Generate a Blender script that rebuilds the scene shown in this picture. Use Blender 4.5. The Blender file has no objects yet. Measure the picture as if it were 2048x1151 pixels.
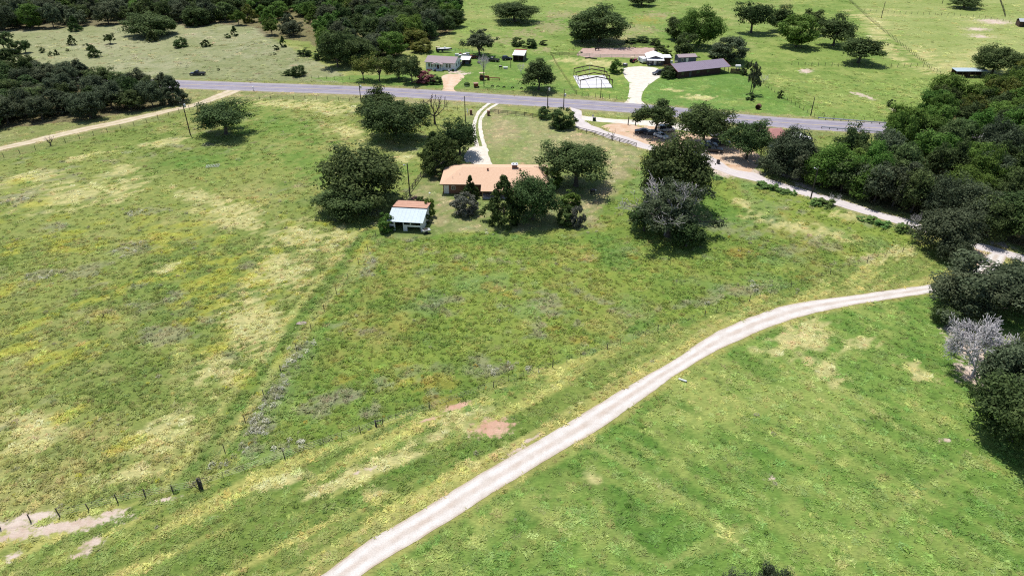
import bpy, math, random
import numpy as np
from mathutils import Vector, Matrix

scene = bpy.context.scene
C0 = scene.collection
PI = math.pi

# ------------------------------------------------------------------ camera, sky, sun, exposure
CAM_H, PITCH = 67.0, math.radians(31.5)
FOC = 1365.3                      # focal length in photo pixels (2048 wide): 24 mm on a 36 mm sensor
cam_data = bpy.data.cameras.new('camera')
cam_data.lens = 24.0
cam_data.sensor_width = 36.0
cam_data.clip_start = 0.5
cam_data.clip_end = 9000.0
cam = bpy.data.objects.new('camera', cam_data)
C0.objects.link(cam)
cam.location = (0, 0, CAM_H)
cam.rotation_euler = (PI / 2 - PITCH, 0, 0)
scene.camera = cam

SUN_DIR = Vector((-0.19, 0.31, 1.0)).normalized()      # towards the sun: high, far side, a little left
SUN_EL = math.asin(SUN_DIR.z)
world = bpy.data.worlds.new('World')
scene.world = world
world.use_nodes = True
wn = world.node_tree
wn.nodes.clear()
sky = wn.nodes.new('ShaderNodeTexSky')
sky.sky_type = 'NISHITA'
sky.sun_disc = False
sky.sun_elevation = SUN_EL
sky.sun_rotation = math.atan2(SUN_DIR.x, SUN_DIR.y)
bg = wn.nodes.new('ShaderNodeBackground')
bg.inputs['Strength'].default_value = 0.115
wo = wn.nodes.new('ShaderNodeOutputWorld')
wn.links.new(sky.outputs[0], bg.inputs[0])
wn.links.new(bg.outputs[0], wo.inputs[0])

sd = bpy.data.lights.new('sun', 'SUN')
sd.energy = 4.6
sd.angle = math.radians(0.53)
sd.color = (1.0, 0.965, 0.9)
sun = bpy.data.objects.new('sun', sd)
C0.objects.link(sun)
sun.rotation_euler = SUN_DIR.to_track_quat('Z', 'Y').to_euler()

scene.render.engine = 'CYCLES'
scene.view_settings.view_transform = 'Standard'
scene.view_settings.look = 'None'
scene.view_settings.gamma = 1.0
scene.view_settings.exposure = 0.12
scene.view_settings.use_curve_mapping = False
scene.cycles.use_denoising = False
scene.cycles.max_bounces = 5
scene.cycles.diffuse_bounces = 2
scene.cycles.glossy_bounces = 2
scene.cycles.transmission_bounces = 3
scene.cycles.transparent_max_bounces = 4
scene.cycles.filter_width = 1.15

# ------------------------------------------------------------------ where a photo pixel lies in the place
SP, CP = math.sin(PITCH), math.cos(PITCH)


def at(x, y, z=0.0):
    """Point of the place at height z that the photo shows at pixel (x, y) of 2048 x 1151."""
    u, v = (x - 1024.0) / FOC, (y - 575.5) / FOC
    dx, dy, dz = u, CP - v * SP, -SP - v * CP
    t = (z - CAM_H) / dz
    return Vector((dx * t, dy * t, z))


def at_np(p, z=0.0):
    p = np.asarray(p, float)
    u, v = (p[:, 0] - 1024.0) / FOC, (p[:, 1] - 575.5) / FOC
    dz = -SP - v * CP
    t = (z - CAM_H) / dz
    return np.stack([u * t, (CP - v * SP) * t], 1)


def ppm(y):
    """Photo pixels per metre across, on the ground at row y."""
    g = at(1024, y)
    return FOC / (g.y * CP + CAM_H * SP)


def height_at(base, ytop):
    """Height over the ground point base that reaches row ytop."""
    k = (ytop - 575.5) / FOC
    # v = (-(Y*SP) - (z-H)*CP) / (Y*CP - (z-H)*SP)  (down positive)
    Y = base.y
    q = (-Y * SP - k * Y * CP) / (CP - k * SP)
    return q + CAM_H


# ------------------------------------------------------------------ noise on numpy arrays
def _hash(ix, iy, seed):
    h = (ix.astype(np.int64) * 374761393 + iy.astype(np.int64) * 668265263 + seed * 974634777) & 0xFFFFFFFF
    h = ((h ^ (h >> 13)) * 1274126177) & 0xFFFFFFFF
    h = h ^ (h >> 16)
    return (h & 0xFFFFFF) / float(0xFFFFFF)


def vnoise(x, y, s, seed=0):
    x, y = np.asarray(x, float) / s + 1000.5, np.asarray(y, float) / s + 1000.5
    ix, iy = np.floor(x), np.floor(y)
    fx, fy = x - ix, y - iy
    fx, fy = fx * fx * (3 - 2 * fx), fy * fy * (3 - 2 * fy)
    a, b = _hash(ix, iy, seed), _hash(ix + 1, iy, seed)
    c, d = _hash(ix, iy + 1, seed), _hash(ix + 1, iy + 1, seed)
    return (a * (1 - fx) + b * fx) * (1 - fy) + (c * (1 - fx) + d * fx) * fy


def fbm(x, y, s, seed=0, n=4):
    out, amp, tot = 0.0, 1.0, 0.0
    for i in range(n):
        out = out + amp * vnoise(x, y, s / 2 ** i, seed + 17 * i)
        tot += amp
        amp *= 0.55
    return out / tot


def sstep(a, b, x):
    t = np.clip((x - a) / (b - a), 0, 1)
    return t * t * (3 - 2 * t)


def lin(c):
    return c / 12.92 if c <= 0.04045 else ((c + 0.055) / 1.055) ** 2.4


GAIN = 1.55


def A(r, g, b, k=1.0):
    """Base colour of a surface that shows as sRGB r, g, b in full sun."""
    return np.array([lin(r / 255.) / GAIN * k, lin(g / 255.) / GAIN * k, lin(b / 255.) / GAIN * k])


# ------------------------------------------------------------------ materials
def mat(name, col, rough=0.8, noise=0.0, scale=4.0, spec=0.3, metal=0.0, col2=None, stretch=None, bump=0.0):
    m = bpy.data.materials.new(name)
    m.use_nodes = True
    nt = m.node_tree
    b = nt.nodes['Principled BSDF']
    b.inputs['Roughness'].default_value = rough
    b.inputs['Metallic'].default_value = metal
    b.inputs['Specular IOR Level'].default_value = spec
    c = (float(col[0]), float(col[1]), float(col[2]), 1)
    b.inputs['Base Color'].default_value = c
    if noise > 0 or col2 is not None:
        tc = nt.nodes.new('ShaderNodeTexCoord')
        mp = nt.nodes.new('ShaderNodeMapping')
        if stretch:
            mp.inputs['Scale'].default_value = stretch
        nz = nt.nodes.new('ShaderNodeTexNoise')
        nz.inputs['Scale'].default_value = scale
        nz.inputs['Detail'].default_value = 6
        nz.inputs['Roughness'].default_value = 0.65
        rp = nt.nodes.new('ShaderNodeValToRGB')
        rp.color_ramp.elements[0].position = 0.3
        rp.color_ramp.elements[1].position = 0.7
        if col2 is None:
            col2 = [x * (1 - noise) for x in col]
            c1 = [min(1, x * (1 + 0.5 * noise)) for x in col]
        else:
            c1 = col
        rp.color_ramp.elements[0].color = (float(col2[0]), float(col2[1]), float(col2[2]), 1)
        rp.color_ramp.elements[1].color = (float(c1[0]), float(c1[1]), float(c1[2]), 1)
        nt.links.new(tc.outputs['Object'], mp.inputs[0])
        nt.links.new(mp.outputs[0], nz.inputs['Vector'])
        nt.links.new(nz.outputs['Fac'], rp.inputs[0])
        nt.links.new(rp.outputs[0], b.inputs['Base Color'])
        if bump > 0:
            bp = nt.nodes.new('ShaderNodeBump')
            bp.inputs['Strength'].default_value = bump
            bp.inputs['Distance'].default_value = 0.05
            nt.links.new(nz.outputs['Fac'], bp.inputs['Height'])
            nt.links.new(bp.outputs[0], b.inputs['Normal'])
    return m


def leaf_mat(name, dark, light, transl=0.22, rough=0.5, hue_var=0.02, val_var=0.25, dry=None):
    """Leaves: colour by each clump's tone, a little by each tree; light comes through."""
    m = bpy.data.materials.new(name)
    m.use_nodes = True
    nt = m.node_tree
    nt.nodes.clear()
    out = nt.nodes.new('ShaderNodeOutputMaterial')
    at_ = nt.nodes.new('ShaderNodeAttribute')
    at_.attribute_name = 'tone'
    rp = nt.nodes.new('ShaderNodeValToRGB')
    rp.color_ramp.elements[0].color = (*[float(v) for v in dark], 1)
    rp.color_ramp.elements[1].color = (*[float(v) for v in light], 1)
    if dry is not None:
        e = rp.color_ramp.elements.new(0.9)
        e.color = (*[float(v) for v in light], 1)
        rp.color_ramp.elements[2].position = 1.0
        rp.color_ramp.elements[2].color = (*[float(v) for v in dry], 1)
    oi = nt.nodes.new('ShaderNodeObjectInfo')
    hs = nt.nodes.new('ShaderNodeHueSaturation')
    m1 = nt.nodes.new('ShaderNodeMapRange')
    m1.inputs['To Min'].default_value = 0.5 - hue_var
    m1.inputs['To Max'].default_value = 0.5 + hue_var
    m2 = nt.nodes.new('ShaderNodeMapRange')
    m2.inputs['To Min'].default_value = 1 - val_var
    m2.inputs['To Max'].default_value = 1 + val_var
    mm = nt.nodes.new('ShaderNodeMath')
    mm.operation = 'FRACT'
    mu = nt.nodes.new('ShaderNodeMath')
    mu.operation = 'MULTIPLY'
    mu.inputs[1].default_value = 37.7
    L = nt.links.new
    L(at_.outputs['Fac'], rp.inputs[0])
    L(oi.outputs['Random'], m1.inputs[0])
    L(oi.outputs['Random'], mu.inputs[0])
    L(mu.outputs[0], mm.inputs[0])
    L(mm.outputs[0], m2.inputs[0])
    L(m1.outputs[0], hs.inputs['Hue'])
    L(m2.outputs[0], hs.inputs['Value'])
    L(rp.outputs[0], hs.inputs['Color'])
    b = nt.nodes.new('ShaderNodeBsdfPrincipled')
    b.inputs['Roughness'].default_value = rough
    b.inputs['Specular IOR Level'].default_value = 0.06
    L(hs.outputs[0], b.inputs['Base Color'])
    t = nt.nodes.new('ShaderNodeBsdfTranslucent')
    L(hs.outputs[0], t.inputs[0])
    mx = nt.nodes.new('ShaderNodeMixShader')
    mx.inputs[0].default_value = transl
    L(b.outputs[0], mx.inputs[1])
    L(t.outputs[0], mx.inputs[2])
    L(mx.outputs[0], out.inputs[0])
    return m


def tint_mat(name, transl=0.25, var=0.2, attr='tint'):
    """Ground plants scattered by geometry nodes: colour comes with each clump."""
    m = bpy.data.materials.new(name)
    m.use_nodes = True
    nt = m.node_tree
    nt.nodes.clear()
    out = nt.nodes.new('ShaderNodeOutputMaterial')
    a = nt.nodes.new('ShaderNodeAttribute')
    a.attribute_type = 'INSTANCER'
    a.attribute_name = attr
    a2 = nt.nodes.new('ShaderNodeAttribute')
    a2.attribute_name = 'tone'
    mr = nt.nodes.new('ShaderNodeMapRange')
    mr.inputs['To Min'].default_value = 1 - var
    mr.inputs['To Max'].default_value = 1 + var
    vm = nt.nodes.new('ShaderNodeVectorMath')
    vm.operation = 'SCALE'
    d = nt.nodes.new('ShaderNodeBsdfDiffuse')
    t = nt.nodes.new('ShaderNodeBsdfTranslucent')
    mx = nt.nodes.new('ShaderNodeMixShader')
    mx.inputs[0].default_value = transl
    L = nt.links.new
    L(a2.outputs['Fac'], mr.inputs[0])
    L(a.outputs['Color'], vm.inputs[0])
    L(mr.outputs[0], vm.inputs['Scale'])
    L(vm.outputs[0], d.inputs[0])
    L(vm.outputs[0], t.inputs[0])
    L(d.outputs[0], mx.inputs[1])
    L(t.outputs[0], mx.inputs[2])
    L(mx.outputs[0], out.inputs[0])
    return m


# ------------------------------------------------------------------ meshes and objects
def np_mesh(name, V, F, mats=(), attrs=None, smooth=False):
    """Mesh from a vertex array and an (n, k) face array; attrs = {name: (domain, type, values)}."""
    me = bpy.data.meshes.new(name)
    V = np.asarray(V, np.float32)
    F = np.asarray(F, np.int32)
    n, k = F.shape
    me.vertices.add(len(V))
    me.vertices.foreach_set('co', V.ravel())
    me.loops.add(n * k)
    me.loops.foreach_set('vertex_index', F.ravel())
    me.polygons.add(n)
    me.polygons.foreach_set('loop_start', np.arange(0, n * k, k, dtype=np.int32))
    me.update(calc_edges=True)
    me.polygons.foreach_set('use_smooth', np.full(n, bool(smooth)))
    for nm, (dom, typ, val) in (attrs or {}).items():
        at_ = me.attributes.new(nm, typ, dom)
        val = np.asarray(val, np.float32)
        at_.data.foreach_set('color' if 'COLOR' in typ else 'value', val.ravel())
    for m in mats:
        me.materials.append(m)
    me.update()
    return me


class MB:
    """Collects shapes for ONE mesh object."""

    def __init__(self):
        self.v, self.f = [], []

    def add(self, vs, fs):
        o = len(self.v)
        self.v += [tuple(p) for p in vs]
        self.f += [tuple(i + o for i in f) for f in fs]
        return self

    def box(self, x0, x1, y0, y1, z0, z1):
        v = [(x0, y0, z0), (x1, y0, z0), (x1, y1, z0), (x0, y1, z0), (x0, y0, z1), (x1, y0, z1), (x1, y1, z1), (x0, y1, z1)]
        return self.add(v, [(3, 2, 1, 0), (4, 5, 6, 7), (0, 1, 5, 4), (1, 2, 6, 5), (2, 3, 7, 6), (3, 0, 4, 7)])

    def hexa(self, lo, hi):
        """Solid between two quads (lower ring, upper ring)."""
        return self.add(list(lo) + list(hi), [(3, 2, 1, 0), (4, 5, 6, 7), (0, 1, 5, 4), (1, 2, 6, 5), (2, 3, 7, 6), (3, 0, 4, 7)])

    def slab(self, pts, t):
        """A polygon given thickness t downwards."""
        n = len(pts)
        v = [tuple(p) for p in pts] + [(p[0], p[1], p[2] - t) for p in pts]
        f = [tuple(range(n)), tuple(range(2 * n - 1, n - 1, -1))]
        f += [(i, i + n, (i + 1) % n + n, (i + 1) % n) for i in range(n)]
        return self.add(v, f)

    def prism(self, prof, axis, a0, a1):
        """Closed profile of (u, w) extruded along axis 'x' or 'y'."""
        n = len(prof)
        if axis == 'x':
            v = [(a0, p[0], p[1]) for p in prof] + [(a1, p[0], p[1]) for p in prof]
        else:
            v = [(p[0], a0, p[1]) for p in prof] + [(p[0], a1, p[1]) for p in prof]
        f = [tuple(range(n - 1, -1, -1)), tuple(range(n, 2 * n))]
        f += [(i, (i + 1) % n, (i + 1) % n + n, i + n) for i in range(n)]
        return self.add(v, f)

    def tube(self, p0, p1, r0, r1=None, n=6, cap=True):
        r1 = r0 if r1 is None else r1
        p0, p1 = Vector(p0), Vector(p1)
        d = (p1 - p0).normalized()
        a = d.orthogonal().normalized()
        b = d.cross(a)
        v = []
        for p, r in ((p0, r0), (p1, r1)):
            for i in range(n):
                t = 2 * PI * i / n
                v.append(tuple(p + (a * math.cos(t) + b * math.sin(t)) * r))
        f = [(i, (i + 1) % n, (i + 1) % n + n, i + n) for i in range(n)]
        if cap:
            f += [tuple(range(n - 1, -1, -1)), tuple(range(n, 2 * n))]
        return self.add(v, f)

    def path(self, pts, radii, n=5):
        """Tapering tube through several points."""
        P = [Vector(p) for p in pts]
        v = []
        a = None
        for i, p in enumerate(P):
            d = (P[min(i + 1, len(P) - 1)] - P[max(i - 1, 0)]).normalized()
            if a is None:
                a = d.orthogonal().normalized()
            a = (a - d * a.dot(d)).normalized()
            b = d.cross(a)
            for k in range(n):
                t = 2 * PI * k / n
                v.append(tuple(p + (a * math.cos(t) + b * math.sin(t)) * radii[i]))
        f = []
        for i in range(len(P) - 1):
            for k in range(n):
                k2 = (k + 1) % n
                f.append((i * n + k, i * n + k2, (i + 1) * n + k2, (i + 1) * n + k))
        f.append(tuple((len(P) - 1) * n + k for k in range(n)))
        return self.add(v, f)

    def mesh(self, name, m=None, smooth=False):
        me = bpy.data.meshes.new(name)
        me.from_pydata(self.v, [], self.f)
        if m:
            me.materials.append(m)
        if smooth:
            me.polygons.foreach_set('use_smooth', [True] * len(me.polygons))
        me.update()
        return me

    def build(self, name, m=None, parent=None, smooth=False):
        return link(name, self.mesh(name, m, smooth), parent)


def link(name, me, parent=None):
    o = bpy.data.objects.new(name, me)
    C0.objects.link(o)
    if parent is not None:
        o.parent = parent
    return o


def thing(name, loc, label, cat, rz=0.0, group=None):
    o = bpy.data.objects.new(name, None)
    C0.objects.link(o)
    o.location = loc
    o.rotation_euler = (0, 0, rz)
    o['label'] = label
    o['category'] = cat
    if group:
        o['group'] = group
    return o


def tag(o, label, cat, group=None):
    o['label'] = label
    o['category'] = cat
    if group:
        o['group'] = group
    return o


def structure(o, label=None):
    o['kind'] = 'structure'
    if label:
        o['label'] = label
    return o


def catmull(P, step):
    """Smooth curve through 2-D points, resampled about every step metres."""
    P = np.asarray(P, float)
    Q = np.vstack([2 * P[0] - P[1], P, 2 * P[-1] - P[-2]])
    out = []
    for i in range(1, len(Q) - 2):
        p0, p1, p2, p3 = Q[i - 1], Q[i], Q[i + 1], Q[i + 2]
        n = max(2, int(np.linalg.norm(p2 - p1) / step))
        t = (np.arange(n) / n)[:, None]
        out.append(0.5 * ((2 * p1) + (-p0 + p2) * t + (2 * p0 - 5 * p1 + 4 * p2 - p3) * t ** 2 + (-p0 + 3 * p1 - 3 * p2 + p3) * t ** 3))
    out.append(P[-1:])
    return np.vstack(out)


def resample(P, n):
    d = np.concatenate([[0], np.cumsum(np.linalg.norm(np.diff(P, axis=0), axis=1))])
    s = np.linspace(0, d[-1], n)
    return np.stack([np.interp(s, d, P[:, 0]), np.interp(s, d, P[:, 1])], 1)


def in_poly(P, poly):
    """Which 2-D points lie inside the polygon."""
    x, y = P[:, 0], P[:, 1]
    inside = np.zeros(len(P), bool)
    n = len(poly)
    j = n - 1
    for i in range(n):
        xi, yi = poly[i]
        xj, yj = poly[j]
        if yi != yj:
            c = ((yi > y) != (yj > y)) & (x < (xj - xi) * (y - yi) / (yj - yi) + xi)
            inside ^= c
        j = i
    return inside


def dist_line(P, L):
    """Distance of points to a 2-D polyline."""
    best = np.full(len(P), 1e9)
    for a, b in zip(L[:-1], L[1:]):
        ab = b - a
        t = np.clip(((P - a) @ ab) / max(ab @ ab, 1e-9), 0, 1)
        q = a + t[:, None] * ab
        best = np.minimum(best, np.hypot(P[:, 0] - q[:, 0], P[:, 1] - q[:, 1]))
    return best

# ------------------------------------------------------------------ the lines of the roads, from the photograph
def edges(up, lo, step=0.7):
    a, b = catmull(at_np(up), step), catmull(at_np(lo), step)
    n = max(len(a), len(b))
    return resample(a, n), resample(b, n)


LANE = edges([(400, 1335), (520, 1237), (642, 1151), (737, 1081), (812, 1038), (912, 976), (1024, 910), (1106, 863), (1199, 806), (1274, 761), (1349, 719), (1399, 684), (1449, 656), (1536, 621), (1611, 603), (1711, 590), (1799, 577), (1861, 568), (1920, 550), (1958, 528), (1975, 505)],
             [(460, 1361), (590, 1250), (720, 1151), (787, 1108), (887, 1048), (975, 991), (1024, 962), (1124, 900), (1187, 864), (1274, 806), (1349, 751), (1424, 706), (1487, 676), (1536, 655), (1611, 630), (1711, 609), (1786, 597), (1859, 586), (1940, 572), (1990, 548), (2015, 512)])
COUNTY = edges([(1163, 221), (1164, 230), (1163.5, 236), (1170.5, 242), (1184.5, 251), (1202, 257), (1217, 264), (1249, 272), (1270, 279), (1300, 290), (1345, 297), (1400, 303), (1440, 322), (1466, 338), (1516, 347), (1536, 358), (1586, 372), (1641, 388), (1711, 408), (1761, 425), (1811, 437), (1870, 460), (1934, 481), (1973, 489), (2048, 510), (2250, 560)],
               [(1138, 214), (1145, 224), (1149, 241), (1152, 253), (1166, 260), (1189, 266), (1217, 277), (1249, 286), (1288, 298), (1340, 308), (1394, 317), (1415, 332), (1436, 341), (1474, 354), (1500, 360), (1536, 369), (1598, 388), (1641, 400), (1686, 415), (1736, 430), (1786, 445), (1828, 457), (1900, 482), (1960, 500), (2048, 524), (2250, 578)])
RANCH = edges([(-260, 362), (0, 294), (45, 284), (125, 264), (225, 243), (312, 224), (387, 207), (437, 187), (466, 176)],
              [(-260, 374), (0, 301.5), (82, 283), (175, 261), (250, 246), (337, 224.5), (400, 210), (450, 193.5), (494, 176.5)])
_hc = catmull(at_np([(-500, 143), (0, 157), (200, 163), (384, 169.5), (512, 174), (768, 183.5), (1024, 200), (1280, 217.5), (1536, 243), (1786, 258), (2048, 274), (2500, 302)]), 1.5)
_d = np.gradient(_hc, axis=0)
_nrm = np.stack([-_d[:, 1], _d[:, 0]], 1) / np.linalg.norm(_d, axis=1)[:, None]
HIGHWAY = (_hc + _nrm * 5.3, _hc - _nrm * 5.3)
LOOP = edges([(1163, 231), (1175, 233), (1195, 234.6), (1227, 238), (1275, 240.5), (1330, 243), (1400, 252)],
             [(1160, 240), (1175, 241.5), (1195, 243.5), (1227, 246), (1275, 250), (1330, 256), (1400, 266)])
TRACK_L = catmull(at_np([(981, 205), (966, 216), (956, 227), (948, 250), (949, 272), (954, 290), (958, 303)]), 0.6)
TRACK_R = catmull(at_np([(996, 207), (979, 217), (968, 228), (960.5, 242), (961.5, 264), (967, 286), (974, 303)]), 0.6)
PAD = [(938, 296), (951, 293), (972, 294), (977, 310), (988, 335), (988, 350), (940, 350), (934, 330), (928, 312)]
FAN = [(1245.5, 137), (1262, 134), (1282, 133), (1312.5, 136), (1322, 145), (1322, 153), (1309, 161.5), (1292, 175), (1284.5, 189.5), (1283, 200), (1290.5, 213), (1250, 209), (1254, 199), (1259, 177), (1258, 165), (1250, 155), (1246, 146)]
SANDY = [(883, 153), (890, 150), (900, 148), (921, 149), (929, 154), (920, 163), (909, 173.5), (909, 180), (918, 188), (884, 186), (887, 174.5), (885, 162)]
ARENA = [(1165, 96.5), (1250, 95.5), (1306, 95.5), (1312, 104), (1300, 110), (1296, 115.5), (1230, 115), (1157, 113)]
LOT = [(1202, 253), (1217, 248), (1245, 247), (1275, 251), (1302, 250), (1334, 250), (1345, 262), (1400, 268), (1450, 280), (1490, 290), (1520, 315), (1500, 345), (1466, 341), (1420, 320), (1395, 306), (1330, 297), (1292, 290), (1254, 275), (1227, 266)]
PADEND = [(1918, 500), (1940, 486), (1985, 492), (2000, 500), (1985, 525), (1940, 535)]

HOUSE_YARD = [(985, 208), (1080, 237), (1110, 240), (1160, 265), (1230, 283), (1284, 298), (1280, 330), (1262, 350), (1225, 400), (1190, 443), (1168, 456), (1130, 463), (1050, 463), (960, 460), (890, 465), (855, 475), (800, 477), (765, 470), (770, 455), (785, 420), (803, 404), (850, 340), (880, 300), (920, 250), (940, 225), (955, 215)]
POLY_PX = {
    'savanna': [(-900, 145), (-900, 40), (110, 40), (345, 40), (430, 40), (520, 55), (560, 85), (650, 130), (720, 168), (384, 160), (0, 148)],
    'topmid': [(905, 60), (905, -60), (1330, -60), (1560, -20), (1560, 60), (1500, 190), (1330, 200), (1330, 118), (1100, 118), (1000, 105), (905, 80)],
    'topright': [(1560, 70), (1600, -60), (3000, -60), (3000, 400), (2048, 280), (1836, 250), (1636, 236), (1500, 160), (1480, 120)],
    'pasture': [(1640, -60), (3000, -60), (3000, 160), (1890, 155), (1845, 128), (1735, 35)],
    'verge': [(-900, 140), (0, 150), (384, 158), (700, 165), (880, 177), (1110, 185), (1300, 202), (1536, 228), (1840, 250), (2600, 300), (2600, 330), (1815, 280), (1536, 265), (1280, 235), (1024, 216), (850, 208), (519, 200), (420, 210), (300, 246), (0, 322), (-900, 600), (-900, 420), (0, 250)],
    'mlawn': [(700, 166), (610, 157), (700, 152), (770, 150), (850, 140), (860, 100), (910, 95), (1000, 110), (1100, 112), (1153, 190), (1100, 183), (880, 176)],
    'plawn': [(1103, 112), (1300, 116), (1330, 130), (1345, 165), (1300, 205), (1153, 190)],
    'blawn': [(1286, 207), (1300, 165), (1355, 150), (1480, 143), (1500, 160), (1632, 233), (1536, 228), (1400, 216)],
    'yard': HOUSE_YARD,
    'front': [(985, 208), (1080, 237), (1110, 240), (1160, 265), (1230, 283), (1284, 298), (1280, 320), (1200, 330), (1085, 325), (990, 330), (962, 280), (958, 235)],
    'left': [(-900, 600), (0, 322), (300, 246), (420, 210), (519, 200), (850, 210), (935, 228), (905, 260), (850, 340), (803, 404), (770, 455), (722, 520), (643, 630), (539, 775), (470, 880), (400, 972), (0, 1055), (-500, 1150), (-1500, 1200)],
    'meadow': [(752, 470), (800, 477), (860, 475), (890, 465), (1050, 463), (1168, 456), (1225, 400), (1262, 350), (1284, 310), (1330, 305), (1420, 340), (1500, 362), (1700, 420), (1830, 460), (1860, 485), (1709, 532), (1417, 628), (400, 972), (470, 880), (539, 775), (643, 630), (722, 520)],
    'strip': [(400, 972), (1417, 628), (1709, 532), (1860, 485), (1900, 490), (1960, 530), (1860, 578), (1700, 598), (1536, 640), (1300, 760), (1024, 935), (690, 1151), (300, 1400), (-1500, 1700), (-1500, 1250), (-500, 1150), (0, 1055)],
    'right': [(690, 1151), (1024, 935), (1300, 760), (1536, 640), (1700, 598), (1860, 578), (1960, 540), (2300, 560), (3500, 900), (3500, 1800), (300, 1800), (300, 1400)],
}
POLY = {k: at_np(np.clip(np.asarray(v, float), [-9e3, -160], [9e3, 3000])) for k, v in POLY_PX.items()}
WOOD_L_PX = [(-420, 245), (-300, 160), (0, 140), (150, 158), (250, 165), (345, 182), (382, 204), (330, 212), (250, 228), (160, 243), (80, 250), (0, 258), (-200, 300)]
WOOD_T_PX = [(-300, 62), (0, 62), (110, 60), (140, 53), (215, 52), (240, 48), (345, 50), (410, 56), (425, 46), (455, 50), (512, 54), (530, 76), (620, 84), (655, 118), (720, 132), (790, 112), (870, 78), (905, 62), (915, 40), (905, 0), (900, -40), (700, -70), (-300, -70)]
WOOD_R_PX = [(1545, 345), (1600, 340), (1660, 335), (1740, 325), (1790, 290), (1812, 262), (1850, 232), (1885, 210), (1960, 195), (2010, 182), (2060, 165), (2300, 130), (2300, 545), (2048, 492), (1950, 466), (1850, 440), (1760, 412), (1680, 386), (1600, 362)]
WOODS = {k: at_np(v) for k, v in (('l', WOOD_L_PX), ('t', WOOD_T_PX), ('r', WOOD_R_PX))}


def ell(cx, cy, rx, ry, rot=0.0):
    """Patch on the ground: centre and the two half-axes, taken at pixel (cx, cy)."""
    c = np.array(at(cx, cy)[:2])
    r = math.radians(rot)
    a = np.array(at(cx + rx * math.cos(r), cy + rx * math.sin(r))[:2]) - c
    b = np.array(at(cx - ry * math.sin(r), cy + ry * math.cos(r))[:2]) - c
    return c, np.linalg.inv(np.stack([a, b], 1))


def patch(P, e):
    q = (P - e[0]) @ e[1].T
    return 1.0 - np.sqrt((q ** 2).sum(1))        # 1 at the centre, 0 at the rim


DRY = [(175, 385, 125, 26, -8), (60, 355, 60, 10, -12), (235, 345, 40, 10, -20), (400, 395, 60, 14, 14), (470, 432, 70, 26, 10), (330, 535, 30, 9, -8), (625, 478, 62, 30, 20), (560, 545, 66, 55, -30), (500, 640, 56, 80, 25), (440, 740, 40, 40, 0), (700, 345, 40, 10, 10), (690, 262, 45, 12, 8), (650, 215, 60, 12, 6),
       (560, 208, 70, 7, 3), (330, 285, 40, 6, -8), (180, 310, 50, 6, -14), (330, 870, 70, 40, -20), (60, 850, 70, 40, -10), (250, 950, 60, 20, -15), (690, 470, 30, 20, 20), (810, 318, 25, 9, 0),
       (1610, 680, 78, 36, -5), (1575, 640, 40, 12, -15), (1730, 690, 30, 14, 10), (1830, 740, 40, 14, 30), (1640, 735, 50, 18, 30), (1180, 950, 24, 10, 30), (1600, 455, 90, 12, 12), (1760, 512, 60, 12, -12), (1690, 430, 40, 8, 10), (1480, 405, 30, 10, 30),
       (780, 925, 90, 14, -17), (700, 960, 90, 12, -17), (760, 985, 50, 10, -17), (640, 985, 50, 8, -17), (930, 830, 40, 10, -17), (880, 870, 60, 10, -17), (560, 960, 50, 10, -17), (1000, 905, 60, 8, -20),
       (1750, 60, 25, 14, 40), (1780, 100, 50, 14, 38), (1850, 110, 40, 12, 20), (1960, 110, 40, 8, 0), (1900, 130, 50, 9, -10), (1740, 40, 40, 8, 20), (1395, 195, 40, 5, 3), (1345, 180, 20, 3, 5), (1200, 127, 60, 6, 4), (1130, 120, 30, 5, 0)]
YEL = [(450, 552, 70, 24, -25), (530, 568, 26, 8, -20), (60, 650, 40, 7, -20), (140, 715, 60, 22, -15), (95, 480, 60, 10, -12), (370, 450, 40, 9, -8), (350, 470, 40, 9, 0), (75, 405, 30, 10, -12), (40, 365, 25, 6, -5), (380, 640, 30, 9, -10), (720, 500, 20, 24, 35), (640, 640, 10, 16, 30), (30, 700, 40, 8, -15), (130, 830, 40, 10, -20), (250, 890, 40, 9, -20), (180, 600, 40, 9, -20), (300, 560, 40, 6, -8), (560, 720, 10, 24, 35), (430, 610, 40, 12, -20), (420, 700, 40, 12, -20), (490, 760, 20, 16, -20), (820, 765, 30, 8, -18)]
ORA = [(930, 535, 26, 6, 25), (985, 575, 20, 6, 15), (815, 728, 22, 7, 0), (870, 765, 40, 16, -15), (1180, 520, 16, 6, 0), (890, 800, 30, 12, 0), (1165, 680, 16, 6, 0), (1015, 590, 20, 6, 20), (1580, 440, 8, 4, 0), (1720, 475, 6, 3, 0), (1490, 505, 30, 6, 0), (1270, 515, 16, 6, 30), (970, 545, 12, 5, 0), (690, 755, 20, 8, -20), (660, 730, 16, 8, -20), (1110, 655, 18, 6, 0), (1240, 122, 1, 1, 0), (1290, 40, 30, 8, 0)]
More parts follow.
